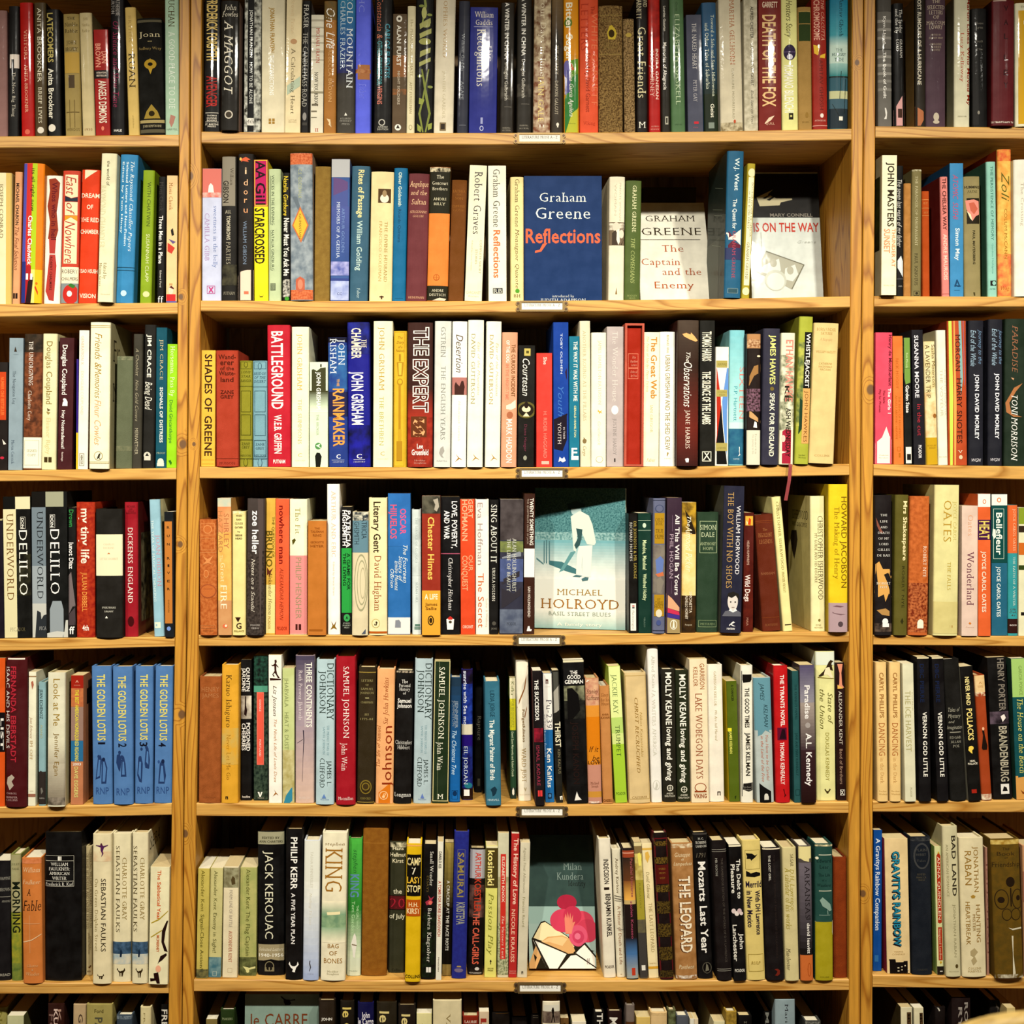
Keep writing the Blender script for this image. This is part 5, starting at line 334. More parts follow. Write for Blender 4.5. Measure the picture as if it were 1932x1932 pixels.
1296 1454 220 4 hg-2 e4dab8/d8d0b0|cream book with blue snow scene beside the brush marked paperback|N 1290 1410 54708c 2c4458 8;N 1410 1510 a8b8bc d8d0b8 5;P 1c3048 40,1440 42,1380 48,1360 54,1390 50,1440;Ts 345,1190 22 42 5c4c24 SEBASTIAN FAULKS;Ts 460,1075 66 44 a0884c CHARLOTTE GRAY;P 3c2c10 24,1560 30,1545 32,1570 42,1580 60,1570 66,1545 70,1570 60,1595 56,1640 50,1640 50,1595 44,1595 44,1640 40,1640 38,1595;STi 350 130 6 60 2c2818 SEBA
1462 1652 555 20 pm-6 e8e0bc|small cream paperback with black brush marks, lettered SABBATICAL YEAR|Tb 585,1075 48 36 d0601c The Sabbatical Year;P 2c140c 66,1180 90,1080 98,1080 84,1190 78,1290 98,1390 80,1380 64,1290;P 2c140c 46,1510 60,1430 90,1400 94,1420 70,1470 54,1490;P b8a038 0,1110 50,1060 96,980 96,990 50,1075 0,1120;P b8a038 0,1250 40,1200 66,1170 66,1180 40,1212 0,1262;Tb 1225,1390 46 26 d0743c MCINERNEY;O 1555 50 34 26 e8b090;P 2c0c08 26,1600 50,1590 56,1650 60,1700 44,1700 38,1670 10,1680 8,1650 30,1650
#C6
@340 1530 5.222
156 270 570 20 pm4 c8b864|olive cream small paperback lettered SIGNAL CLOSE ACTION|N 1560 1645 54543c 8c8454 9;Tn 585,990 46 36 7c7024 Alexander Kent;Tn 1020,1560 46 36 6c6424 Signal-Close Action!
276 400 565 22 pm8 ccc48c|pale sage small paperback with sea foot, lettered ENEMY IN SIGHT|N 1440 1640 4c7884 84a0a0 6;Tn 590,975 46 36 7c7844 Alexander Kent;Tn 1005,1395 46 36 747040 Enemy in Sight!;F 1580 1625 c8d0c0 34 66 3
414 560 550 16 pm8 e4d8b8|cream small paperback with a stormy ship picture, lettered LINE OF BATTLE|N 560 755 a8a484 7c7454 7;P 5c4c2c 50,680 60,640 76,660 80,720 56,730;Tn 780,1145 52 32 b0a494 FORM LINE OF BATTLE;Ts 1180,1490 52 36 b8603c ALEXANDER KENT;F 1545 1590 d0bc98 36 66 2
582 746 560 10 pm16 b4b470|soft green small paperback with a dark sea foot, lettered FLAG CAPTAIN|N 560 1440 bcb878 a8ac6c 4;N 1440 1620 4c5030 7c8050 8;P d8d498 20,1530 60,1545 96,1530 96,1550 40,1570;Tn 575,965 50 42 5c5c1c Alexander Kent;Tn 990,1430 50 44 5c5c24 The Flag Captain;O 1575 50 20 16 d8d498
764 1026 205 -2 hm18 0f0b0a|thick black book with taupe bands, white downward lettering and crest|B 205 330 a8a488;Hb 265 24 66 3c3824 EDITED BY;Hb 302 24 88 3c3824 ANN CHARTERS;Tn 395,1260 44 84 dcd8c0 JACK KEROUAC;B 1315 1475 a89c7c;P 0f0b0a 0,1480 20,1476 50,1460 80,1476 100,1480 100,1490 0,1490;Hk 1362 34 92 e0d8c0 Selected Letters;Hb 1420 34 92 e8e4d4 1940-1956;O 1530 44 50 46 8c8468;O 1530 44 42 38 1c1814;B 1540 1580 8c8468 26 62
1034 1200 185 8 hg0 140e0c|black book lettered A FIVE YEAR PLAN|Tb 260,775 50 66 f4f0e8 PHILIP KERR;Tb 810,1310 46 40 ece8e4 A FIVE YEAR PLAN;P f4f0e8 20,1510 26,1485 32,1520 44,1530 56,1530 68,1520 74,1485 80,1515 64,1545 58,1580 60,1588 48,1588 44,1580 40,1588 46,1560 34,1545
1206 1362 295 16 hm-2 d4d8dc|pale white to lilac book with a black squiggle|B 295 1000 e4e4d8;G 700 1670 e4e4da acb8d4;Tn 400,760 50 28 d0ccbc TASHA KINNERSLEY;Ti 810,1125 46 26 d4ccb8 Nothing To Lose;P 3c3834 42,1475 48,1475 46,1500 52,1540 44,1580 40,1580 46,1540 40,1505;Hs 1607 14 40 a8acb8 SCEPTRE
1380 1624 220 22 hg-3 ece4c8|thick ivory book with green pond scene, lettered BAG OF BONES|Hi 325 30 80 8c6c20 stephen;Ts 370,795 50 180 a8782c KING;G 890 1030 ece4c8 88a888;N 1030 1150 7c9c7c a4bc94 5;G 1150 1300 a0b898 ece4c8;P f0e4b8 22,1000 76,990 76,1020 24,1028;Hn 1330 44 44 a87c30 BAG;Hn 1400 44 32 a87c30 OF;Hn 1475 50 74 a87c30 BONES;Hs 1580 18 44 a8a078 Hodder;Hs 1604 18 48 a8a078 Stoughton
1640 1776 275 20 hm18 4ca044|green book fading to white with jewelled letters and small penguin shape|G 275 950 58b44e 3c8c3c;G 950 1450 3c8c3c d4dcc0;B 1450 1640 d8dec6;Tk 380,610 54 44 2c6c34 stephen;Tb 625,850 50 90 6c94b4 KING;Tn 890,1200 42 32 c0e0b0 Tom Gordon;Tn 930,1160 72 24 c0e0b0 THE GIRL WHO;P ece8dc 44,1230 54,1205 64,1240 70,1310 60,1400 58,1450 44,1440 40,1380 28,1310;P 8c7c64 34,1310 70,1320 68,1330 34,1322;Hs 1575 12 60 8c9c84 Hodder
@660 1530 5.222
110 362 170 22 hc18 946420|very wide plain ochre brown cloth book with blank spine|N 170 1620 986824 8c5c1c 8;B 315 320 a87830
376 540 310 20 hm32 444430|grey olive book with a crimson band, lettered OF JULY|N 310 360 d8d0b0 444430 10;Hb 370 30 66 e8e0c0 Hans;Hb 430 40 94 e8e0c0 Hellmut;Hb 490 40 66 e8e0c0 Kirst;Hb 790 50 52 e8e4c8 the;B 835 970 6c2428;B 832 838 1c1810;B 968 974 1c1810;Hs 905 100 90 b83044 20;Hb 1035 48 94 e8e4c8 of July;Hs 1565 26 54 1c1c10 Collins
542 692 330 18 hm-6 dcb814|bright yellow book with black and orange panels, lettered CAMP LAST STOP|B 335 350 e8b060;B 430 840 140f08 4 96;Hb 497 76 90 e8d8a0 CAMP;Hb 590 70 26 e8e0c8 7;Hb 680 64 86 e8c048 LAST;Hb 765 70 88 e8d8a0 STOP;B 875 1038 b85c14 4 96;Hb 922 44 62 ecd8ac H.H.;Hb 985 56 86 ecd8ac KIRST;Hb 1630 32 96 2c2008 COLLINS
700 840 335 26 hg4 140f0c|dark leafy book with a crimson bloom, lettered SMALL WONDER|N 1000 1640 24301c 140f0c 9;Ts 400,740 62 34 e8e4d8 Small Wonder;Ts 640,800 36 20 7c6c40 ESSAYS;P a83c50 20,900 50,870 40,830 60,860 84,840 66,880 76,900 60,920 30,930;O 905 56 20 18 e0786c;Ts 960,1490 54 40 e4e0d4 Barbara Kingsolver;B 1540 1590 e8e4dc 36 70;B 1540 1590 140f0c 50 53
844 902 305 22 pm2 e4e0d0|very thin white paperback lettered TOMB in red|Tb 400,565 46 28 3c342c DANILO KIS;Tb 690,1235 46 30 b85038 A TOMB FOR BORIS DAVIDOVICH;Tb 1440,1580 46 12 8c8478 PENGUIN
908 996 312 30 pg20 3c301c|narrow gold to black paperback lettered CRACKUP AT THE RACE RIOTS|G 312 1000 a89450 20160d;B 1000 1510 1c140c;N 1510 1620 8c7440 a89058 5;Tb 685,1375 48 30 dcd8cc A CRACKUP AT THE RACE RIOTS
1002 1146 210 30 hm8 2c348c|royal blue cloth book with gilt framed title|N 210 1650 30388c 2c3080 12;F 380 850 7c7c74 24 76 3;Tb 410,850 50 60 9c8c50 SAMURAI;Tb 900,1120 54 84 a0a090 KRISTEVA;P b09860 32,1540 66,1540 60,1525 38,1525;O 1570 48 20 44 7c708c
1160 1312 375 26 hg24 180e0c|black and silver book with red neon lettering CALL-GIRLS|B 380 665 b8b4b8 0 100;N 730 1050 7c5c54 180e0c 5;Tb 410,660 56 58 c84838 ARTHUR;Tb 670,1000 56 66 c04830 KOESTLER;Tb 1000,1510 50 66 d86c54 THE CALL-GIRLS;O 1555 60 16 22 c8c4c0;Hb 1595 14 80 c8c4bc HUTCHINSON
1326 1442 345 18 pm14 dcd87c|lemon paperback with olive top, lettered PASSION PLAY|B 365 760 544820;B 345 365 e8e0b8;Tb 390,735 46 66 ecdf94 kosinski;Ti 810,1420 50 52 8c8c34 Passion Play;P 2c2410 42,1480 50,1465 60,1480 54,1490 54,1510 48,1510 48,1490;Hb 1550 14 50 8c8434 GROVE;Hb 1570 14 46 8c8434 PRESS
1454 1560 220 8 pm14 d0ccb0|stone white paperback with coral label and speckled foot|N 650 1100 c4bc9c a8a480 4;N 1100 1615 747c58 c8c8a4 22;B 425 1460 cc3c30 24 74;Tb 450,900 50 26 ecd8c4 ELIZABETH KNOX;Ti 1035,1455 50 24 f0dcc8 The Vintners Luck
1564 1642 225 30 pm14 b83430|slim brick red paperback lettered HISTORY OF LOVE|Tb 270,920 62 44 f0ccb8 The History of Love;Tb 970,1490 46 36 e8b8a0 NICOLE KRAUSS;Hs 1578 12 84 e8b0a0 NORTON;Hs 1598 12 84 e8b0a0 BOOKS
1650 1746 315 32 pm14 d4ccb4|thin stone grey paperback lettered FINAL AFTERNOON|Tn 360,805 50 26 a8a088 Agness Final Afternoon;Tn 850,1140 50 26 a09874 Francois Ricard;P 3c3424 40,1580 60,1580 60,1608 54,1608 54,1590 46,1590 46,1608 40,1608
@980 1530 5.222
84 816 260 0 fg40:15 3c5454|face out dark teal cover with pink flowers and an open envelope, lettered IDENTITY|N 262 940 445a54 3c504c 3;B 940 1110 a0b8b0;B 1110 1570 a8bcb4;Hs 545 70 28 8c9c94 Milan 68;Hs 640 74 40 8c9c94 Kundera 64;Hs 712 56 26 1c1c18 Identity 74;P 2c2414 4,1260 18,1095 24,1080 60,1240 90,1370 100,1380 100,1450 30,1560 10,1560;P ecdcb0 7,1250 19,1105 25,1095 58,1240 68,1340 40,1330;P d8ac74 0,1500 10,1330 28,1240 50,1225 62,1260 70,1400 60,1440 20,1400 10,1560 0,1560;P e8c490 16,1300 30,1250 50,1240 58,1260 50,1330 30,1290;O 900 58 74 98 b02c48;O 1080 52 110 130 d04864;O 1100 80 110 120 d85068;O 1180 88 110 110 cc4860;O 1030 66 90 90 c43c58;O 1230 74 100 92 d8607c;O 1240 74 60 58 c84868;O 1235 73 30 30 e07c94;P e08c74 55,1210 54,1060 56,1010 58,1060 59,990 61,1060 63,1000 64,1070 67,1020 66,1100 70,1090 66,1160 64,1210;P f0ece0 6,1268 56,1410 44,1560 26,1560;P f0ece0 70,1400 84,1300 98,1440 98,1530;P f0ece0 44,1560 62,1420 68,1410 100,1545 100,1560;P 2c2414 5,1262 56,1408 58,1402 6,1250;P 2c2414 56,1408 42,1560 45,1560 62,1425 70,1418 100,1560 100,1540 68,1400 62,1405;P 2c2414 82,1310 84,1295 100,1430 100,1450;P 2c2414 6,1262 26,1560 30,1560 8,1262;P 2c2414 68,1405 84,1310 83,1300 66,1395;Hs 1480 60 5 7c5c50 ff 88
834 952 280 -56 hm12 e8e0cc/d8d0b8|cream book with black hand lettering INDECISION|Tb 475,720 56 50 2c1c10 INDECISION;B 752 778 2c1c14 30 74;Tb 818,1240 62 50 2c1c10 BENJAMIN KUNKEL;Hb 1535 28 76 6c5c4c PICADOR
962 1056 380 -52 hg14 e4dcc4|thin cream book with ink scribble bands, lettered DEATH AND LIFE|P 4c4438 8,830 94,850 94,858 8,838;P 4c4438 8,855 94,872 94,880 8,863;P 4c4438 8,880 94,888 94,894 8,886;P a8a090 20,1150 92,1170 92,1178 20,1158;Tn 465,810 50 30 7c6c50 Andrey Kurkov;Tn 935,1510 54 32 b08c70 A Matter of Death and Life;B 1605 1609 b09870 40 60
1060 1178 375 -46 hg4 2c1e18|dusky sunset book from black to orange to blue|B 390 460 a04c30;B 410 420 d8a088;G 460 690 3c2c24 6c4428;G 690 880 8c5c30 e4b058;B 880 920 c8b078;B 920 1250 2c201c;G 1250 1400 2c2a30 5078a4;G 1400 1650 5078a4 a8aca4;Tb 470,850 72 26 a05c5c Parallel Universe;Tb 890,1260 62 26 a04c64 stolen Kousso;B 1545 1620 c0482c 44 74
1188 1268 310 -64 pm8 746c58|narrow taupe paperback with a flower picture and yellow middle|B 310 345 dccfa0;B 345 420 8c7850;N 420 680 a89448 d8c880 5;P e8dc70 40,420 70,410 90,450 80,540 50,540;B 680 1070 a89c3c;N 1070 1200 7c7450 5c564c 4;B 1200 1640 4c4844;Tn 710,960 50 20 8c8430 PURGATORY;B 1520 1570 e4e0d4 26 74
1274 1374 325 -72 pm10 ecdcb0|cream paperback with gold rules, lettered LAST LEOPARD|B 365 385 dcb458;P dcb458 30,410 60,400 74,450 50,510 30,470;Ti 600,865 46 34 a0905c David Gilmour;Ts 905,1390 56 36 b09c6c THE LAST LEOPARD;Hs 1500 12 70 c0a468 HARVILL;B 1530 1555 d8a83c
1392 1524 225 -70 hg2 20100e/5c1820|narrow black and oxblood cloth book with gilt bands|F 265 1650 6c1c24 0 100 12;N 300 345 7c6428 20100e 30;N 455 520 7c6428 20100e 30;B 530 720 5c1c14 10 92;Hs 570 18 50 a07c34 STORIES;Hs 610 18 44 a07c34 FROM;Hs 660 18 40 a07c34 SICILY;N 730 800 7c6428 20100e 30;N 890 1010 6c5824 20100e 30;N 1110 1240 6c5824 20100e 30;N 1340 1470 6c5824 20100e 30;N 1570 1640 5c4c20 20100e 30
1546 1758 325 -50 hm2 b08454|rumpled kraft tan jacket with raised letters LEOPARD|N 330 1650 b48858 a07444 5;N 325 365 e4d8b8 b08454 10;Hk 430 44 70 e4d4b0 Giuseppe;Hk 475 24 14 e4d4b0 di;Hk 520 36 84 e4d4b0 Lampedusa;Tb 650,1400 54 118 5c3014 THE LEOPARD;Tb 645,1395 57 112 f0e4cc THE LEOPARD;Hk 1535 44 70 e4d4b0 Pantheon;N 1620 1650 e8e0d0 a07444 14
@1300 1530 5.222
96 240 220 -60 hg6 120d0b|black book lettered LAST YEAR in large white serif letters|B 215 235 4c4844;Hs 272 20 40 d8d4c8 H.C. 54;Hs 310 26 72 d8d4c8 ROBBINS 54;Hs 347 24 72 d8d4c8 LANDON 54;Hi 435 50 64 7c7464 1791 50;Tb 500,1400 54 74 f0ece4 Mozarts Last Year;O 1545 60 56 46 5c584c;O 1545 60 48 38 120d0b;P 7c7868 48,1580 56,1500 66,1520 74,1570
284 428 300 -62 hc-2 1c0f0c|dark maroon black cloth book with thin double rules, lettered in tiny capitals|B 378 383 a09c90;B 398 403 a09c90;B 1555 1560 a09c90;B 1573 1578 a09c90;Tn 465,1490 64 22 5c544c THE CAMBRIDGE EDITION OF THE WORKS OF D H LAWRENCE;Ts 465,640 26 22 b8b4a8 MR NOON
444 566 335 -54 pg-4 100c0c|black paperback with a small pearl cluster, lettered DEBT TO PLEASURE|B 335 352 e8e0c4;Tb 475,865 72 40 e4e0d4 The Debt to;Tb 525,810 26 40 e4e0d4 Pleasure;O 985 20 24 22 d8c8c4;O 1010 44 24 22 e4d8d0;O 985 66 24 22 d0b8b8;O 1010 80 18 18 d8c8c4;Tb 1205,1360 74 40 e4e0d4 John;Tb 1120,1480 24 42 e4e0d4 Lanchester;Hb 1570 30 80 dcd8cc PICADOR
572 756 295 -50 hm-2 dcc880|straw book with two boxed black silhouettes, lettered NEW MEXICO|F 385 575 8c7824 14 92 3;P 14100a 18,415 50,420 66,440 80,430 66,460 50,480 46,490 40,470 22,470 24,445;P 14100a 16,645 16,590 30,600 40,615 70,600 92,615 92,640 60,652;Hb 720 64 84 2c2038 Merrild 54;Tb 785,1220 74 50 2c2038 With DH Lawrence;Tb 785,1145 30 54 2c2038 in New Mexico;F 1410 1580 b0983c 12 92 3;Hi 1495 30 50 a88c34 RULP
768 944 370 -44 hc-4 180c0c|wide black cloth book lettered LOST GIRL|B 365 380 f0e4c8;Tn 435,1450 62 20 3c302c THE CAMBRIDGE EDITION OF THE WORKS OF D H LAWRENCE;Tb 435,690 36 22 c8c4b8 THE LOST GIRL;P 7c2c1c 44,1560 60,1555 74,1570 74,1610 60,1625 46,1620 56,1600 60,1580
954 1090 365 -34 hm-5 d4c898|parchment book with mustard script lettering CALENDAR OF HIS WORKS|Ti 425,545 66 34 6c5c30 SAGAR;Ti 575,990 66 44 b0a040 D.H. Lawrence:;Ti 560,1165 34 54 ac9c3c A calendar of his works;Ti 1355,1570 26 40 5c4c24 Manchester
1102 1228 350 -22 hm-5 5c5450|violet grey book with cream top and orange foot, lettered ARKANSAS|B 350 470 e0d49c;P e0d49c 0,460 40,490 100,510 100,450 0,450;G 510 1420 746c74 221c1a;B 1420 1690 c8743c;Ts 540,1060 64 52 241c1c ARKANSAS;B 1062 1070 241c1c 50 86;Tb 1105,1405 68 32 e8e4dc david leavitt;O 1565 68 66 18 a8541c;O 1565 68 58 12 c8743c
1250 1424 330 -6 hm-5 2c544c|dark teal and mustard jacket torn at the top with a sketched bird|N 330 350 ecdcb0 2c544c 12;B 1095 1680 a89c20;N 1100 1640 a89c20 b0a42c 4;P e8e0c0 0,1090 0,1100 6,1100 4,1090;B 430 438 c8c8b4 20 92;B 785 793 c8c8b4 20 92;Hs 490 34 80 12302c Edward;Hs 550 34 52 12302c Lear;Hs 630 30 66 12302c The Life;Hs 680 20 24 12302c of a;Hs 730 30 80 12302c Wanderer;P 90a89c 24,880 40,850 60,880 84,920 92,980 80,990 60,960 40,940;P 90a89c 66,980 70,980 72,1020 68,1020;B 1024 1029 90a89c 20 84;O 465 10 14 16 e0dcc4;P e4dcb8 96,1090 100,1080 100,1230 94,1200;Hs 1635 14 50 7c7418 COLLINS
1428 1592 460 -4 hc6 8c4018|plain burnt sienna cloth book last beside the post|B 560 563 a4582c 14 80;B 680 683 a4582c 14 80;B 765 768 a4582c 14 80;Hs 610 40 60 a4582c ESSAYS;N 460 1660 904418 843c14 5
#R6
@1590 1530 5.222
300 384 190 6 pm16 0c549c|slim bright blue paperback lettered RAINBOW COMPANION|Tb 270,580 52 44 dce4ec A Gravitys;Tb 600,1175 50 46 dce4ec Rainbow Companion;B 1420 1485 3c78b0 16 60
440 668 275 -40 pm6 e4cc9c/8c2c40|thick cream paperback with blue shadowed letters RAINBOW and a night skyline foot|P 180e0c 0,1480 10,1460 36,1460 38,1490 70,1490 72,1480 100,1480 100,1610 0,1610;Tb 404,878 44 78 1c1c28 GRAVITYS;Tb 909,1343 44 78 1c1c28 RAINBOW;Qb 395,868 48 80 1c1c28 2c8ca4 GRAVITYS;Qb 900,1333 48 80 1c1c28 2c8ca4 RAINBOW;Hs 1385 16 40 c0a064 VIKING;Hs 1410 16 54 c0a064 COMPASS;B 1540 1550 dcd0b0 44 52;B 1530 1540 dcd0b0 60 66;B 1520 1530 dcd0b0 74 80;B 1570 1580 dcd0b0 44 52;B 1560 1570 dcd0b0 60 66;B 1560 1570 dcd0b0 88 94
690 890 262 -20 hc2 1c222c|navy black cloth book with a wreath stamp|N 262 300 4c4c4c 1c222c 12;O 445 54 130 82 4c4c4c;O 445 54 112 66 1c222c;Hs 385 26 56 5c5a54 PLAIN;Hs 430 26 50 5c5a54 HENRY;Hs 490 22 44 5c5a54 Tales;Hs 625 18 40 6c6450 EDITED;Hs 655 18 48 6c6450 REBECCA;Hs 680 18 34 6c6450 WEST;Hs 1565 20 50 4c4a44 HARPER
932 1002 350 -28 pm4 d8d8a4/94ac5c|very slim green edged paperback with red label strip|B 440 1100 b03c1c 26 86;P b03c1c 24,440 56,410 86,440;P b03c1c 26,1095 56,1110 86,1095;B 1145 1470 b03c1c 26 86;Tn 450,1070 56 26 f0dcc0 ANNA QUINDLEN;Ts 1160,1460 56 20 f0d4b4 Imagined London;P c8a02c 40,420 56,395 74,420;P c8a02c 40,1490 56,1475 74,1490 56,1510;B 1530 1615 2c241c;B 1575 1582 e8e4d8 40 80
1024 1172 155 -40 hm-4 d0c8a4/bcb48c|tall ivory book lettered BAD LAND|Tb 245,840 70 44 3c3424 BAD LAND;Tn 330,845 26 24 a8a07c AN AMERICAN ROMANCE;Tn 920,1440 64 26 a8a07c JONATHAN RABAN;O 1530 70 20 14 5c4c24;Hs 1582 10 64 b0a880 PANTHEON
1184 1424 270 -34 hm-4 e0d4b0|wide cream book lettered HUNTING HEARTBREAK in gold capitals|Tn 350,800 66 50 a07c34 JONATHAN;Tn 395,730 34 66 a07c34 RABAN;P b08c3c 40,840 50,825 60,840 56,860 44,860;Tn 925,1295 70 44 a07c3c HUNTING;Tn 1020,1185 52 28 a07c3c MISTER;Tn 895,1320 28 44 a07c34 HEARTBREAK;P b4a47c 34,1380 50,1350 64,1390 50,1430 60,1480 44,1520 36,1470 46,1440 34,1420;Hs 1550 22 52 b8a068 COLLINS;Hs 1578 22 56 b8a068 HARVILL
1424 1444 360 -20 pm6 b88c78|sliver of dusty pink spine between the cream and gilt books|Tn 500,1400 60 12 8c5c54 JONATHAN
1508 1790 285 -46 hc-8 6c5418|large rubbed olive gold cloth book with a butterfly, lettered FRIENDSHIP|N 285 330 d8c074 b08c3c 8;N 330 1650 74591a 64501a 6;Hn 372 30 24 3c2c0c The;Hn 420 40 62 3c2c0c Book;Hn 460 18 12 3c2c0c of;Hn 525 50 96 3c2c0c Friendship;O 700 62 50 44 2c1c08;O 870 30 100 70 3c2c0c;O 870 30 90 60 6c5418;O 870 86 100 60 3c2c0c;O 870 86 90 50 6c5418;O 1020 46 60 50 3c2c0c;O 1020 46 52 42 6c5418;O 1020 78 60 50 3c2c0c;O 1020 78 52 42 6c5418;O 875 28 30 34 2c1c08;O 860 88 26 20 2c1c08;P 2c1c08 60,760 64,760 64,940 60,940;P d8d0b8 50,1150 64,1160 96,1150 96,1165 64,1175;P d8d0b8 60,1230 66,1230 64,1420 70,1600 60,1640 62,1400;N 1610 1650 d0c8b0 6c5418 9
1796 1960 345 -20 hm0 d0a078|dusky pink and white spine cut off at the picture edge|B 600 900 b07860
#L7
@0 1832 5.367
-60 70 370 0 hm30 a8a060|yellow green spine half hidden at the frame edge|Ts 400,900 50 40 7c7434 NOVEL
72 238 455 0 pm10 c8c8a0/6c6c44|pale grey cream book top at the frame foot|Tb 560,900 50 50 6c6448 FINE
474 640 340 6 hm10 3c1c12|dark mahogany book top with three rows of silver letters|Tn 390,800 74 34 b89888 KEN;Tb 385,900 52 40 dcc4b8 KUNDER;Tn 440,900 24 50 8c7068 FOUR
722 856 345 16 hm10 c0a884|dusty beige book top lettered in brown|Tb 435,900 60 44 5c4c3c GOULD
862 1126 345 8 hm4 a89c60|khaki gold wide book top with a short centred word|Hn 405 40 34 4c4010 Ford;Tb 470,900 50 80 5c5a48 PARADE
1170 1330 455 6 hc10 44505c|slate blue cloth book top with pale stamped curls|N 455 490 8c98a0 44505c 16
1410 1520 370 8 hm8 d8cca0|cream thin book top with tiny letters beside black|Ts 420,900 40 16 8c7c4c FRANKLIN
1626 1704 345 4 hm14 14100d|black book top with white letters FRE by the post|Tb 390,900 50 60 e0dcd0 FREEDOM
#C7
@340 1832 5.367
262 376 490 -2 pm20 8c7c4c/5c4c2c|small tan spine top in the corner|Ts 600,900 50 40 5c4c2c LEAR
400 545 400 4 hc12 2c4014|small bottle green cloth book top|Hs 485 24 72 a8b088 MAKERS
640 1400 240 0 fg8:4 8ca094|face out pale grey green cover with a black bee, lettered with big bronze capitals|P 1c1814 52,280 56,290 60,290 62,330 60,345 54,345 52,310;O 315 57 26 26 1c1814;P 1c1814 48,250 54,285 52,292 48,262;P 1c1814 60,295 67,285 68,295 61,302;Hn 490 130 76 7c4424 le CARRE 46
1400 1566 305 0 hm-4 34281a|dark umber book top with pale spaced capitals|F 305 900 241a10 2 98 3;Hb 487 28 66 ece8dc JOHN;Hb 560 40 70 d8c490 le Carre
1620 1760 310 0 hm4 241c10|narrow black brown book top lettered with gold LE|Tb 370,900 50 90 d8c474 le Carre
1796 1960 330 0 hg4 14144c|navy book top with white condensed lettering|Hb 445 60 50 e0dce4 John;Hb 510 70 96 e8e4e8 le Carre
@660 1832 5.367
270 474 325 0 hm4 302818|olive black book top with wide gold letters|Tb 410,1000 40 100 d8c88c le Carre
490 664 355 0 hm4 281e14|brown black book top with gold letters beside the cream spine|Tb 440,1000 46 90 d8c88c le Carre
676 830 430 0 pm8 dcd4a0|butter cream book top beside the wide oatmeal one|Tb 530,900 50 40 8c7c3c ABC
842 1132 305 0 hm2 d4c8a4|wide oatmeal book top lettered VAL|Ts 435,900 54 44 8c7848 VALLEY
1142 1306 465 0 hm10 8c2c14|rust red book top with cream capitals|Hs 515 28 76 ecdcc8 LAURIE
1310 1410 415 0 pm8 d0bca0|thin blush beige book top with a red letter|Tb 480,900 46 60 a0382c LEE
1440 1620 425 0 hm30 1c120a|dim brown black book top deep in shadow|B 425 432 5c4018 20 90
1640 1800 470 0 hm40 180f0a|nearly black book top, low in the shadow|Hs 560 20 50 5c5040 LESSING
@980 1832 5.367
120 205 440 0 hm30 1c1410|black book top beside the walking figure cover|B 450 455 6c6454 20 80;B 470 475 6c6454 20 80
236 412 315 0 hm4 e4dcc4/94805c|white book top with a walking figure photo|N 410 530 8c7c6c 5c4c44 8;B 345 410 d4d0c0 8 94;P 1c140c 48,520 56,440 50,400 56,370 62,370 66,400 64,440 72,520 66,520 60,460 54,520
416 500 480 0 pm20 7c5c34|brown sliver of a book top|Ts 520,900 50 20 4c3414 LODGE
534 676 515 0 pm6 e4dcc8/9c9c7c|low white book top with green grey pages|Ts 600,900 50 20 8c7c5c LURIE
760 860 425 0 hm8 100c0a|black book top with large white letters TH|Tb 425,900 56 60 dcd8cc THE LAST
900 1040 415 0 hm12 2c140c|dark chocolate book top lettered M|Tb 470,900 40 80 e0dcd0 MAILER
1080 1168 350 0 hm6 7c7068|slim taupe book top rising above its neighbours|B 515 900 5c3c20
1186 1326 470 0 pm4 d8bc70|sandy yellow book top|Ts 600,900 50 30 8c6c24 MANN
1332 1498 425 0 hm2 d8bc8c|peach cream book top with ruffled jacket|N 425 450 c8ac7c d8bc8c 20
1508 1586 400 0 hm6 6c6c4c|grey green mottled slim book top|N 400 900 747c58 4c4c30 9
1592 1716 460 0 hm6 5c6068|grey book top beside the white paperback|Ts 600,900 50 30 c8c8c4 MARQUEZ
1728 1812 485 0 pm6 e0dccc|small white paperback top|Ts 600,900 50 30 8c8878 MAY
@1300 1832 5.367
10 94 485 0 pm8 dcccb0|small pale pink book top at the frame foot|Ts 600,900 50 30 8c7868 MCCALL
250 364 510 0 pm10 dcd4ac|short cream paperback top beside the ochre spine|Ts 600,900 50 30 8c8458 MOORE
376 486 415 0 hm6 a88c3c|ochre mottled slim book top|N 415 900 ac9040 846c2c 14
500 640 460 0 hm10 0f0b09|black rounded book top under the ochre one|Hs 520 20 20 8c8878 M
760 860 415 0 hm30 0c0908|black book top with grey letters beside the pale blue spine|Tb 420,900 40 36 8c8c84 MARIO
890 1096 295 -18 hm10 94a4a8|pale blue grey tall book top rising above its neighbours|Ts 335,900 56 36 34383c Mario Vargas
1180 1340 515 0 hm14 4c4c48|grey studded rounded book top low beside the pale blue one|N 515 600 8c8c84 3c3c38 22
#R7
@1590 1832 5.649
640 760 390 -20 pm8 dcd4b4/4c4024|white paperback top with a brown label, nearer the post|B 440 900 5c4428 52 90;Tb 460,900 70 24 1c140c MURAKAMI
790 892 395 -30 pm8 dcd4b4|white paperback top with a brown label, farther from the post|B 445 900 5c4428 56 90;Tb 460,900 72 24 1c140c MURAKAMI
990 1100 390 0 hm20 1c100c|black book top with a small white mark|P c8c4b8 12,375 30,375 44,420 34,430 20,400
1178 1380 295 -10 hm14 241210|dark maroon book top with two lines of grey capitals|Tb 335,900 74 40 a09890 ROBERT;Tb 385,900 42 40 a09890 RYAN
1580 1720 320 -10 hm30 140b0a|black book top with faint italic letters|Ti 335,900 74 40 6c645c FINE
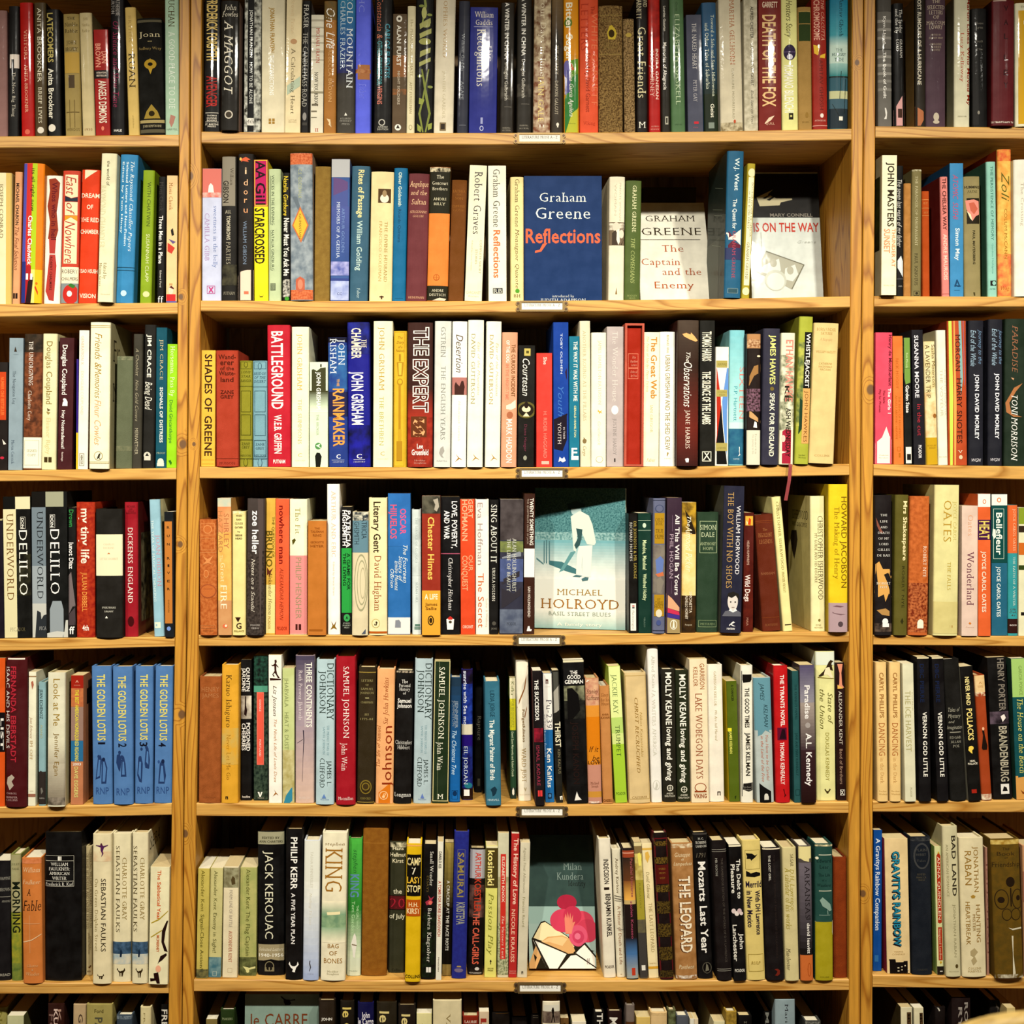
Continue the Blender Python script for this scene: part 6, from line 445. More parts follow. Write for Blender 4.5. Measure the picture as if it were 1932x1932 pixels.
1770 1860 395 -20 pm6 d0bc84|thin yellowish white book top beyond the chair|Hs 470 26 24 a83828 R
'''
import bpy, bmesh, math, re, random
from mathutils import Vector
from mathutils.geometry import tessellate_polygon
random.seed(7)
scene = bpy.context.scene
COL = scene.collection
# ---------------------------------------------------------------- measured frame: the shelf fronts stand in the plane y = 0
S, U0, V0, D, ZC = 0.00088, 840.0, 890.0, 2.1, 1.45
def wx(u, y=0.0): return (u - U0) * S * (D + y) / D
def wz(v, y=0.0): return ZC - (v - V0) * S * (D + y) / D

def lin(h):
    if len(h) == 3: h = ''.join(c * 2 for c in h)
    r = []
    for i in (0, 2, 4):
        c = int(h[i:i + 2], 16) / 255
        c = c / 12.92 if c <= .04045 else ((c + .055) / 1.055) ** 2.4
        r.append(min(c ** 1.18 * ALB, .9))
    return (r[0] , r[1], r[2], 1.0)
ALB = 0.86

# ---------------------------------------------------------------- materials
def mat(name):
    m = bpy.data.materials.new(name); m.use_nodes = True
    nt = m.node_tree
    return m, nt, nt.nodes['Principled BSDF']
def N(nt, t, **kw):
    n = nt.nodes.new(t)
    for k, v in kw.items(): setattr(n, k, v)
    return n
def book_mat(name, rough, coat, bump, bscale):
    m, nt, b = mat(name)
    a = N(nt, 'ShaderNodeAttribute', attribute_name='ca'); c = N(nt, 'ShaderNodeAttribute', attribute_name='cb')
    s = N(nt, 'ShaderNodeAttribute', attribute_name='ns')
    tc = N(nt, 'ShaderNodeTexCoord'); nz = N(nt, 'ShaderNodeTexNoise'); nz.inputs['Detail'].default_value = 3
    nt.links.new(tc.outputs['Object'], nz.inputs['Vector']); nt.links.new(s.outputs['Fac'], nz.inputs['Scale'])
    mr = N(nt, 'ShaderNodeMapRange'); mr.inputs[1].default_value = .36; mr.inputs[2].default_value = .64
    nt.links.new(nz.outputs['Fac'], mr.inputs[0])
    mx = N(nt, 'ShaderNodeMix', data_type='RGBA')
    nt.links.new(mr.outputs[0], mx.inputs[0]); nt.links.new(a.outputs['Color'], mx.inputs[6]); nt.links.new(c.outputs['Color'], mx.inputs[7])
    nt.links.new(mx.outputs[2], b.inputs['Base Color'])
    b.inputs['Roughness'].default_value = rough
    b.inputs['Coat Weight'].default_value = coat; b.inputs['Coat Roughness'].default_value = .07
    b.inputs['Specular IOR Level'].default_value = .10
    n2 = N(nt, 'ShaderNodeTexNoise'); n2.inputs['Scale'].default_value = bscale; n2.inputs['Detail'].default_value = 2
    nt.links.new(tc.outputs['Object'], n2.inputs['Vector'])
    bp = N(nt, 'ShaderNodeBump'); bp.inputs['Strength'].default_value = bump; bp.inputs['Distance'].default_value = .001
    nt.links.new(n2.outputs['Fac'], bp.inputs['Height']); nt.links.new(bp.outputs['Normal'], b.inputs['Normal'])
    nt.links.new(bp.outputs['Normal'], b.inputs['Coat Normal'])
    return m
M = {'g': book_mat('glossy_jacket', .55, .20, .16, 40), 'm': book_mat('matte_jacket', .62, .03, .2, 90),
     'c': book_mat('book_cloth', .85, 0, .5, 1400)}
def paper_mat():
    m, nt, b = mat('page_paper')
    a = N(nt, 'ShaderNodeAttribute', attribute_name='ca')
    tc = N(nt, 'ShaderNodeTexCoord'); mp = N(nt, 'ShaderNodeMapping'); mp.inputs['Scale'].default_value = (900, 6, 6)
    nz = N(nt, 'ShaderNodeTexNoise'); nz.inputs['Scale'].default_value = 1
    nt.links.new(tc.outputs['Object'], mp.inputs[0]); nt.links.new(mp.outputs[0], nz.inputs['Vector'])
    mx = N(nt, 'ShaderNodeMix', data_type='RGBA', blend_type='MULTIPLY'); mx.inputs[0].default_value = .18
    nt.links.new(a.outputs['Color'], mx.inputs[6]); nt.links.new(nz.outputs['Fac'], mx.inputs[7])
    nt.links.new(mx.outputs[2], b.inputs['Base Color']); b.inputs['Roughness'].default_value = .9
    return m
PAPER = paper_mat()
def wood_mat(name, axis, light, dark, knots=()):
    m, nt, b = mat(name); L = nt.links.new
    tc = N(nt, 'ShaderNodeTexCoord'); mp = N(nt, 'ShaderNodeMapping')
    sc = [24, 24, 24]; sc['xyz'.index(axis)] = 1.9
    mp.inputs['Scale'].default_value = sc
    mp.inputs['Location'].default_value = (random.uniform(0, 50), random.uniform(0, 50), random.uniform(0, 50))
    L(tc.outputs['Object'], mp.inputs[0])
    nz = N(nt, 'ShaderNodeTexNoise'); nz.inputs['Scale'].default_value = .75; nz.inputs['Detail'].default_value = 1.5
    L(mp.outputs[0], nz.inputs['Vector'])
    val = N(nt, 'ShaderNodeMath', operation='MULTIPLY'); val.inputs[1].default_value = 17; L(nz.outputs['Fac'], val.inputs[0])
    cur, core = val.outputs[0], None
    if knots:
        sx = N(nt, 'ShaderNodeSeparateXYZ'); L(tc.outputs['Object'], sx.inputs[0])
        for (kx, kz, kr) in knots:
            def lin_(sock, off, k):
                a = N(nt, 'ShaderNodeMath', operation='SUBTRACT'); a.inputs[1].default_value = off; L(sock, a.inputs[0])
                c = N(nt, 'ShaderNodeMath', operation='MULTIPLY'); c.inputs[1].default_value = k; L(a.outputs[0], c.inputs[0])
                d = N(nt, 'ShaderNodeMath', operation='MULTIPLY'); L(c.outputs[0], d.inputs[0]); L(c.outputs[0], d.inputs[1]); return d.outputs[0]
            ad = N(nt, 'ShaderNodeMath', operation='ADD'); L(lin_(sx.outputs[0], kx, 1 / kr), ad.inputs[0]); L(lin_(sx.outputs[2], kz, .8 / kr), ad.inputs[1])
            g = N(nt, 'ShaderNodeMapRange', interpolation_type='SMOOTHSTEP'); g.inputs[1].default_value = 0; g.inputs[2].default_value = 9
            g.inputs[3].default_value = 2.2; g.inputs[4].default_value = 0; L(ad.outputs[0], g.inputs[0])
            s2 = N(nt, 'ShaderNodeMath', operation='ADD'); L(cur, s2.inputs[0]); L(g.outputs[0], s2.inputs[1]); cur = s2.outputs[0]
            q = N(nt, 'ShaderNodeMapRange', interpolation_type='SMOOTHSTEP'); q.inputs[1].default_value = .5; q.inputs[2].default_value = 1.4
            q.inputs[3].default_value = 1; q.inputs[4].default_value = 0; L(ad.outputs[0], q.inputs[0])
            if core is None: core = q.outputs[0]
            else:
                mm = N(nt, 'ShaderNodeMath', operation='MAXIMUM'); L(core, mm.inputs[0]); L(q.outputs[0], mm.inputs[1]); core = mm.outputs[0]
    fr = N(nt, 'ShaderNodeMath', operation='FRACT'); L(cur, fr.inputs[0])
    rp = N(nt, 'ShaderNodeValToRGB'); e = rp.color_ramp.elements
    e[0].position = 0; e[0].color = light; e[1].position = 1; e[1].color = light
    x = e.new(.62); x.color = tuple(light[i] * .8 + dark[i] * .2 for i in range(3)) + (1,)
    x = e.new(.84); x.color = dark
    L(fr.outputs[0], rp.inputs[0])
    n3 = N(nt, 'ShaderNodeTexNoise'); n3.inputs['Scale'].default_value = 9; n3.inputs['Detail'].default_value = 5; L(mp.outputs[0], n3.inputs['Vector'])
    m3 = N(nt, 'ShaderNodeMapRange'); m3.inputs[1].default_value = .3; m3.inputs[2].default_value = .7; m3.inputs[3].default_value = .82; m3.inputs[4].default_value = 1.08
    L(n3.outputs['Fac'], m3.inputs[0])
    mx = N(nt, 'ShaderNodeMix', data_type='RGBA', blend_type='MULTIPLY'); mx.inputs[0].default_value = 1; L(rp.outputs[0], mx.inputs[6]); L(m3.outputs[0], mx.inputs[7])
    out = mx.outputs[2]
    if core is not None:
        k = N(nt, 'ShaderNodeMix', data_type='RGBA'); L(core, k.inputs[0]); L(out, k.inputs[6]); k.inputs[7].default_value = (.13, .06, .02, 1); out = k.outputs[2]
    L(out, b.inputs['Base Color']); b.inputs['Roughness'].default_value = .5; b.inputs['Specular IOR Level'].default_value = .35
    bp = N(nt, 'ShaderNodeBump'); bp.inputs['Strength'].default_value = .12; bp.inputs['Distance'].default_value = .001
    L(n3.outputs['Fac'], bp.inputs['Height']); L(bp.outputs[0], b.inputs['Normal'])
    return m
PL, PD = (.50, .235, .026, 1), (.27, .095, .006, 1)
SHELF_M = wood_mat('pine_shelf', 'x', (.56, .305, .07, 1), (.34, .145, .018, 1))
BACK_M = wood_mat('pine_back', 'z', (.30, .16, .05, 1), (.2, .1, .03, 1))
POST_M = {'L': wood_mat('pine_post_a', 'z', PL, PD, [(wx(345), wz(838), .006), (wx(340), wz(1027), .0045), (wx(343), wz(1348), .006), (wx(341), wz(560), .004)]),
          'CL': wood_mat('pine_post_b', 'z', PL, PD, [(wx(358), wz(332), .006), (wx(349), wz(1573), .0055), (wx(366), wz(838), .003)]),
          'CR': wood_mat('pine_post_c', 'z', PL, PD, [(wx(1617), wz(118), .004)]),
          'R': wood_mat('pine_post_d', 'z', PL, PD, [(wx(1643), wz(735), .007), (wx(1628), wz(1686), .005)])}
def plain(name, col, rough=.6, metal=0.0, nscale=40, var=.12):
    m, nt, b = mat(name); L = nt.links.new
    tc = N(nt, 'ShaderNodeTexCoord'); nz = N(nt, 'ShaderNodeTexNoise'); nz.inputs['Scale'].default_value = nscale; L(tc.outputs['Object'], nz.inputs['Vector'])
    mr = N(nt, 'ShaderNodeMapRange'); mr.inputs[3].default_value = 1 - var; mr.inputs[4].default_value = 1 + var; L(nz.outputs['Fac'], mr.inputs[0])
    mx = N(nt, 'ShaderNodeMix', data_type='RGBA', blend_type='MULTIPLY'); mx.inputs[0].default_value = 1; mx.inputs[6].default_value = (*col, 1); L(mr.outputs[0], mx.inputs[7])
    L(mx.outputs[2], b.inputs['Base Color']); b.inputs['Roughness'].default_value = rough; b.inputs['Metallic'].default_value = metal
    return m
BRASS = plain('aged_brass', (.20, .13, .05), .5, .7, 300)
SCREW = plain('dark_screw', (.07, .035, .02), .5, .6)
CARD = plain('label_card', (.70, .68, .61), .8, 0, 200, .04)
INK = plain('label_ink', (.12, .09, .04), .8)
RIB = plain('red_ribbon', (.2, .018, .02), .6, 0, 400)
FLOORM = plain('floor_boards', (.22, .14, .08), .5, 0, 6)
WALLM = plain('plaster', (.62, .55, .42), .9, 0, 8, .05)
CEILM = plain('ceiling_plaster', (.7, .66, .56), .9, 0, 8, .05)

# ---------------------------------------------------------------- objects
def link(o, parent=None):
    COL.objects.link(o)
    if parent: o.parent = parent
    return o
def empty(name, loc, label, cat, group=None):
    o = bpy.data.objects.new(name, None); o.location = loc; o.empty_display_size = .02; link(o)
    o['label'] = label; o['category'] = cat
    if group: o['group'] = group
    return o
class MB:
    def __init__(s): s.v = []; s.f = []; s.a = []
    def add(s, vs, fs, attr=None):
        o = len(s.v); s.v += vs; s.f += [tuple(i + o for i in f) for f in fs]; s.a += [attr] * len(fs)
    def box(s, x0, x1, y0, y1, z0, z1, attr=None):
        s.add([(x0, y0, z0), (x1, y0, z0), (x1, y1, z0), (x0, y1, z0), (x0, y0, z1), (x1, y0, z1), (x1, y1, z1), (x0, y1, z1)],
              [(0, 3, 2, 1), (4, 5, 6, 7), (0, 1, 5, 4), (1, 2, 6, 5), (2, 3, 7, 6), (3, 0, 4, 7)], attr)
    def rbox(s, x0, x1, y0, y1, z0, z1, c, attr=None):        # a box with chamfered long edges (along z)
        p = [(x0 + c, y0), (x1 - c, y0), (x1, y0 + c), (x1, y1 - c), (x1 - c, y1), (x0 + c, y1), (x0, y1 - c), (x0, y0 + c)]
        n = 8
        s.add([(a, b, z0) for a, b in p] + [(a, b, z1) for a, b in p], [tuple(range(n - 1, -1, -1)), tuple(range(n, 2 * n))] + [(i, (i + 1) % n, n + (i + 1) % n, n + i) for i in range(n)], attr)
    def cyl(s, p, q, r, n=10, attr=None, r2=None):
        p, q = Vector(p), Vector(q); d = (q - p).normalized(); a = d.orthogonal().normalized(); b = d.cross(a); r2 = r if r2 is None else r2
        vs = [tuple(p + (a * math.cos(t) + b * math.sin(t)) * r) for t in (2 * math.pi * i / n for i in range(n))] + [tuple(q + (a * math.cos(t) + b * math.sin(t)) * r2) for t in (2 * math.pi * i / n for i in range(n))]
        s.add(vs, [tuple(range(n - 1, -1, -1)), tuple(range(n, 2 * n))] + [(i, (i + 1) % n, n + (i + 1) % n, n + i) for i in range(n)], attr)
    def build(s, name, m, parent=None, smooth=False):
        me = bpy.data.meshes.new(name); me.from_pydata(s.v, [], s.f); me.materials.append(m)
        if s.a and s.a[0] is not None:
            for an, k in (('ca', 0), ('cb', 1)):
                at = me.attributes.new(an, 'FLOAT_COLOR', 'FACE'); buf = []
                for t in s.a: buf += t[k]
                at.data.foreach_set('color', buf)
            at = me.attributes.new('ns', 'FLOAT', 'FACE'); at.data.foreach_set('value', [t[2] for t in s.a])
        if smooth: me.polygons.foreach_set('use_smooth', [True] * len(me.polygons))
        me.update()
        return link(bpy.data.objects.new(name, me), parent)

# ---------------------------------------------------------------- lettering: built-in font outlines, thinned / thickened, with bracket serifs added
CHARS = sorted(set(re.sub(r'\s', '', DATA)) | set('LITERATURE PROSE A-Z'.replace(' ', '')))
_tmp = bpy.data.curves.new('t', 'FONT'); _tmp.resolution_u = 2; _to = bpy.data.objects.new('t', _tmp); COL.objects.link(_to)
def _mesh(body, off):
    _tmp.body = body; _tmp.offset = off
    dg = bpy.context.evaluated_depsgraph_get(); dg.update()
    ev = _to.evaluated_get(dg); me = ev.to_mesh()
    vs = [(v.co.x, v.co.y) for v in me.vertices]; fs = [tuple(p.vertices) for p in me.polygons]
    ev.to_mesh_clear(); return vs, fs
def _w(body):
    vs, _ = _mesh(body, 0); return max(v[0] for v in vs) - min(v[0] for v in vs)
_II = _w('II'); ADV = {c: _w('I' + c + 'I') - _II for c in CHARS}; ADV[' '] = .30
CUTS = (.19, .37, .55)
def _cut(vs, fs):
    bm = bmesh.new(); bv = [bm.verts.new((x, y, 0)) for x, y in vs]
    for f in fs:
        try: bm.faces.new([bv[i] for i in f])
        except ValueError: pass
    bmesh.ops.remove_doubles(bm, verts=bm.verts, dist=1e-5)
    for y in CUTS: bmesh.ops.bisect_plane(bm, geom=bm.verts[:] + bm.edges[:] + bm.faces[:], plane_co=(0, y, 0), plane_no=(0, 1, 0), dist=1e-5)
    bm.verts.index_update()
    r = [(v.co.x, v.co.y) for v in bm.verts], [tuple(v.index for v in f.verts) for f in bm.faces]
    bm.free(); return r
def _glyph(c, off, serif, contrast):
    vs, fs = _mesh(c, off)
    if not vs: return vs, fs
    if serif:
        ec = {}
        for f in fs:
            for i in range(len(f)):
                a, b = f[i], f[(i + 1) % len(f)]; ec.setdefault((min(a, b), max(a, b)), []).append((a, b))
        nrm = [[0, 0] for _ in vs]; add = []
        for k, l in ec.items():
            if len(l) != 1: continue
            a, b = l[0]; dx, dy = vs[b][0] - vs[a][0], vs[b][1] - vs[a][1]; ln = math.hypot(dx, dy) or 1
            nx, ny = dy / ln, -dx / ln
            for i in (a, b): nrm[i][0] += nx; nrm[i][1] += ny
            if abs(dy) < .004 and .03 < abs(dx) < .19 and c not in 'tfj1,.-:;!\'':
                y = vs[a][1]
                if abs(y) < .03 or y > .5 or y < -.15:
                    s = 1 if ny > 0 else -1; x0, x1 = sorted((vs[a][0], vs[b][0])); add.append((x0 - .065, x1 + .065, y, y - s * .045))
        vs = [(x, y - (n[1] / (math.hypot(*n) or 1)) * contrast) for (x, y), n in zip(vs, nrm)]
        fs = list(fs)
        for x0, x1, ya, yb in add:
            o = len(vs); ya, yb = min(ya, yb), max(ya, yb)
            vs += [(x0, ya), (x1, ya), (x1, yb), (x0, yb)]; fs.append((o, o + 1, o + 2, o + 3))
    return _cut(vs, fs)
STY = {'n': (0, 0, 0, 0), 'o': (.05, 0, 0, 0), 'b': (.018, 0, 0, 0), 's': (-.002, 1, .016, 0), 'i': (-.002, 1, .014, .26), 'k': (-.004, 0, 0, .34)}
GL = {}
for k, (off, sf, ct, sh) in STY.items():
    for c in CHARS:
        vs, fs = _glyph(c, off, sf, ct)
        GL[k, c] = ([(x + sh * y, y) for x, y in vs], fs)
bpy.data.objects.remove(_to); bpy.data.curves.remove(_tmp)
def text_geo(txt, style):
    x, V, F, xm = 0.0, [], [], [1e9, -1e9]
    tr = .05 if style == 's' or style == 'i' else .01
    for c in txt:
        if c != ' ' and (style, c) in GL:
            vs, fs = GL[style, c]; o = len(V)
            for a, b in vs:
                V.append((a + x, b)); xm[0] = min(xm[0], a + x); xm[1] = max(xm[1], a + x)
            F += [tuple(i + o for i in f) for f in fs]
        x += ADV.get(c, .5) + tr
    up = any(c.isupper() or c.isdigit() or c in 'bdfhklt!&' for c in txt)
    return V, F, xm[0], xm[1] - xm[0], (.73 if up else .55)

# ---------------------------------------------------------------- books
SH = {}   # bay, row -> list of (u, v_top, v_bottom) along the front edge
SH['L', 1] = [(-200, 257, 280), (0, 257, 279), (338, 254, 276)]
SH['C', 1] = [(381, 248, 270), (660, 251, 273), (1000, 250.5, 273), (1340, 248, 268), (1607, 242.5, 264)]
SH['R', 1] = [(1652, 238, 259.5), (1932, 240, 262), (2300, 241, 263)]
SH['L', 2] = [(-200, 575, 599), (0, 573.6, 598), (336, 571, 592.5)]
SH['C', 2] = [(380, 567, 587), (660, 568, 589.5), (1000, 568, 589.5), (1340, 564, 585), (1604, 559, 580)]
SH['R', 2] = [(1651, 558.5, 579), (1932, 560, 579), (2300, 560, 580)]
SH['L', 3] = [(-200, 889, 910), (0, 888, 908.5), (333, 883, 905)]
SH['C', 3] = [(377, 880.5, 903), (660, 881.5, 904), (1000, 881.5, 904), (1320, 880, 902), (1603, 875, 897)]
SH['R', 3] = [(1649, 876, 898), (1932, 880, 905), (2300, 882, 906)]
SH['L', 4] = [(-200, 1207, 1231), (0, 1205.6, 1229), (330, 1202, 1220.5)]
SH['C', 4] = [(375, 1198, 1219.5), (660, 1198.5, 1219), (1000, 1198, 1218.5), (1320, 1194.5, 1216), (1602, 1192, 1212)]
SH['R', 4] = [(1648, 1198, 1217), (1932, 1201, 1220), (2300, 1202, 1222)]
SH['L', 5] = [(-200, 1524, 1545), (0, 1523, 1544.5), (325, 1515.6, 1538)]
SH['C', 5] = [(371, 1515.6, 1540), (700, 1518, 1541.7), (1000, 1519, 1541), (1320, 1516, 1538.5), (1600, 1513.5, 1535)]
SH['R', 5] = [(1647, 1512, 1532), (1932, 1510.5, 1533), (2300, 1510, 1533)]
SH['L', 6] = [(-200, 1854, 1875), (0, 1854.6, 1875.6), (319, 1855, 1875)]
SH['C', 6] = [(366, 1848, 1871), (700, 1850, 1872), (1000, 1851, 1872), (1320, 1850, 1871), (1601, 1848, 1869)]
SH['R', 6] = [(1647, 1839.5, 1863), (1932, 1844, 1866), (2300, 1845, 1867)]
for b, r0 in (('L', (-200, 320)), ('C', (365, 1602)), ('R', (1647, 2300))):
    SH[b, 7] = [(r0[0], 2170, 2193), (r0[1], 2168, 2191)]
    SH[b, 0] = [(r0[0] + (16 if b == 'C' else 18 if b == 'L' else 6), -70, -48), (r0[1] + (6 if b == 'C' else 18 if b == 'L' else 0), -72, -50)]
def interp(pts, u, k=1):
    if u <= pts[0][0]: return pts[0][k]
    for p, q in zip(pts, pts[1:]):
        if u <= q[0]: return p[k] + (q[k] - p[k]) * (u - p[0]) / (q[0] - p[0])
    return pts[-1][k]

ROWN = ['', 'top', 'second', 'third', 'fourth', 'fifth', 'sixth', 'bottom']
PX = 'page_block'
def profile(w, kind):
    if kind == 'h': b, r = min(.09 * w, .003), min(.16 * w, .0022)
    elif kind == 'p': b, r = min(.03 * w, .0006), min(.12 * w, .0010)
    else: b, r = 0.0, 0.0004
    def f(x):
        x = max(-w / 2, min(w / 2, x)); y = b * (2 * x / w) ** 2; e = abs(x) - (w / 2 - r)
        if e > 0: y += r - math.sqrt(max(r * r - e * e, 0))
        return y
    n = 1 if kind in 'fs' else 6
    xs = [-w / 2] + [-w / 2 + r * q for q in (.12, .35, 1)]
    xs += [(-w / 2 + r) + (w - 2 * r) * i / (n + 1) for i in range(1, n + 1)]
    xs += [w / 2 - r, w / 2 - r * .35, w / 2 - r * .12, w / 2]
    return f, xs, f(w / 2)
def col2(a, b=None, ns=60.0):
    A = lin(a); B = lin(b) if b else A
    return (A, B, ns)
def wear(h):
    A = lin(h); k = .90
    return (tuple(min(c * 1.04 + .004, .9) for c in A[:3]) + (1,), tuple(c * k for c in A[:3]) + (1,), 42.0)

def parse():
    bay = row = None; ox = oy = 0; sc = 1; out = []
    for ln in DATA.strip().split('\n'):
        if not ln.strip(): continue
        if ln[0] == '#': bay, row = ln[1], int(ln[2]); continue
        if ln[0] == '@': ox, oy, sc = (float(t) for t in ln[1:].split()); continue
        head, label, *it = ln.split('|')
        h = head.split()
        k = re.match(r'([hpfs])([gmc])(-?\d+)?(?::(\d+))?(?::(-?\d+))?$', h[4])
        cs = h[5].split('/')
        out.append(dict(bay=bay, row=row, ox=ox, oy=oy, sc=sc, x0=ox + float(h[0]) / sc, x1=ox + float(h[1]) / sc, yt=oy + float(h[2]) / sc, dx=float(h[3]) / sc,
                        kind=k[1], fin=k[2], sb=(float(k[3]) if k[3] else 6.0) / 1000, tilt=math.radians(float(k[4] or 0)), yaw=math.radians(float(k[5] or 0)), col=cs[0], side=cs[-1], label=label, items=[t for t in (it[0] if it else '').split(';') if t]))
    return out
BOOKS = parse()
BAYX = {'L': (-200, lambda v: interp(POSTL, v, 1)), }
POSTL = [(-80, 338.5, 359.5, 381.5), (0, 338, 359, 381), (300, 337.5, 358, 380), (600, 335, 355.5, 378.5), (900, 332.5, 353.5, 376.5), (1200, 329.8, 352, 375), (1520, 324, 346.5, 370.5), (1880, 318, 343.5, 365.5), (2170, 314, 340, 362), (2620, 309, 335, 357)]
POSTR = [(-80, 1607.8, 1630.3, 1652.3), (0, 1607.5, 1630, 1652), (300, 1606.5, 1629, 1651.5), (600, 1603.5, 1626, 1649), (900, 1602.5, 1624.5, 1648), (1200, 1602, 1623.5, 1647.5), (1520, 1601, 1623.5, 1647), (1880, 1602, 1624, 1646.5), (2170, 1602, 1624, 1646.5), (2620, 1602, 1624, 1646.5)]
for b in BOOKS:
    y = b['sb']; sl = SH[b['bay'], b['row']]
    uc = (b['x0'] + b['x1']) / 2
    b['X0'], b['X1'] = wx(b['x0'], y), wx(b['x1'], y)
    b['z0'] = wz(min(interp(sl, U0 + b['X0'] / S), interp(sl, U0 + b['X1'] / S), interp(sl, U0 + (b['X0'] + b['X1']) / 2 / S)))
    ct = math.cos(b['tilt']); st = math.sin(b['tilt'])
    A = (b['yt'] - V0) * S / D
    hz = (ZC - b['z0'] - A * (D + y)) / (ct + A * st)
    ddx = b['dx'] * S * (D + y) / D if b['kind'] != 'f' else 0.0
    b['lean'] = math.atan2(ddx, hz); b['H'] = hz / math.cos(b['lean'])
# neighbours: a visible edge belongs to the nearer book; trim the deeper one so that solids only touch
bykey = {}
for b in BOOKS: bykey.setdefault((b['bay'], b['row']), []).append(b)
for key, lst in bykey.items():
    lst.sort(key=lambda b: b['X0'] + b['X1'])
    for _ in range(3):
        for p, q in zip(lst, lst[1:]):
            tp, tq = math.tan(p['lean']), math.tan(q['lean'])
            h = min(p['H'], q['H'])
            ov = max(p['X1'] - q['X0'], (p['X1'] + tp * h) - (q['X0'] + tq * h)) + .0003
            if ov > 0:
                if 'f' in (p['kind'], q['kind']):
                    f = p if p['kind'] == 'f' else q
                    if abs(ov) > .02: continue
                    if f is p: p['X1'] -= ov
                    else: q['X0'] += ov
                elif p['X1'] - q['X0'] > -.0003 or abs(tp - tq) < .03:
                    if p['sb'] > q['sb'] + .004: p['X1'] -= ov
                    elif q['sb'] > p['sb'] + .004: q['X0'] += ov
                    else: p['X1'] -= ov / 2; q['X0'] += ov / 2
                else:  # a leaning pair: straighten the one that leans more until the tops touch
                    r = p if abs(tp) > abs(tq) else q
                    s = -1 if r is p else 1
                    r['lean'] = math.atan(math.tan(r['lean']) + s * ov / h)
    z = lst[0]['z0']
    xa, xb = {'L': (-1e9, None), 'C': (0, 0), 'R': (None, 1e9)}[key[0]]
    for b in lst:   # keep clear of the uprights
        tl = math.tan(b['lean'])
        v = V0 + (ZC - b['z0']) / S; vt = V0 + (ZC - b['z0'] - b['H']) / S
        if key[0] in 'CR':
            P, c = (POSTL, 3) if key[0] == 'C' else (POSTR, 3)
            need = max(wx(interp(P, v, c)), wx(interp(P, vt, c)) - tl * b['H']) + .0006
            if b['X0'] < need: b['X0'] = need
        if key[0] in 'CL':
            P, c = (POSTR, 1) if key[0] == 'C' else (POSTL, 1)
            need = min(wx(interp(P, v, c)), wx(interp(P, vt, c)) - tl * b['H']) - .0006
            if b['X1'] > need: b['X1'] = need
    for b in lst:
        if b['X1'] - b['X0'] < .0035: b['X1'] = b['X0'] + .0035

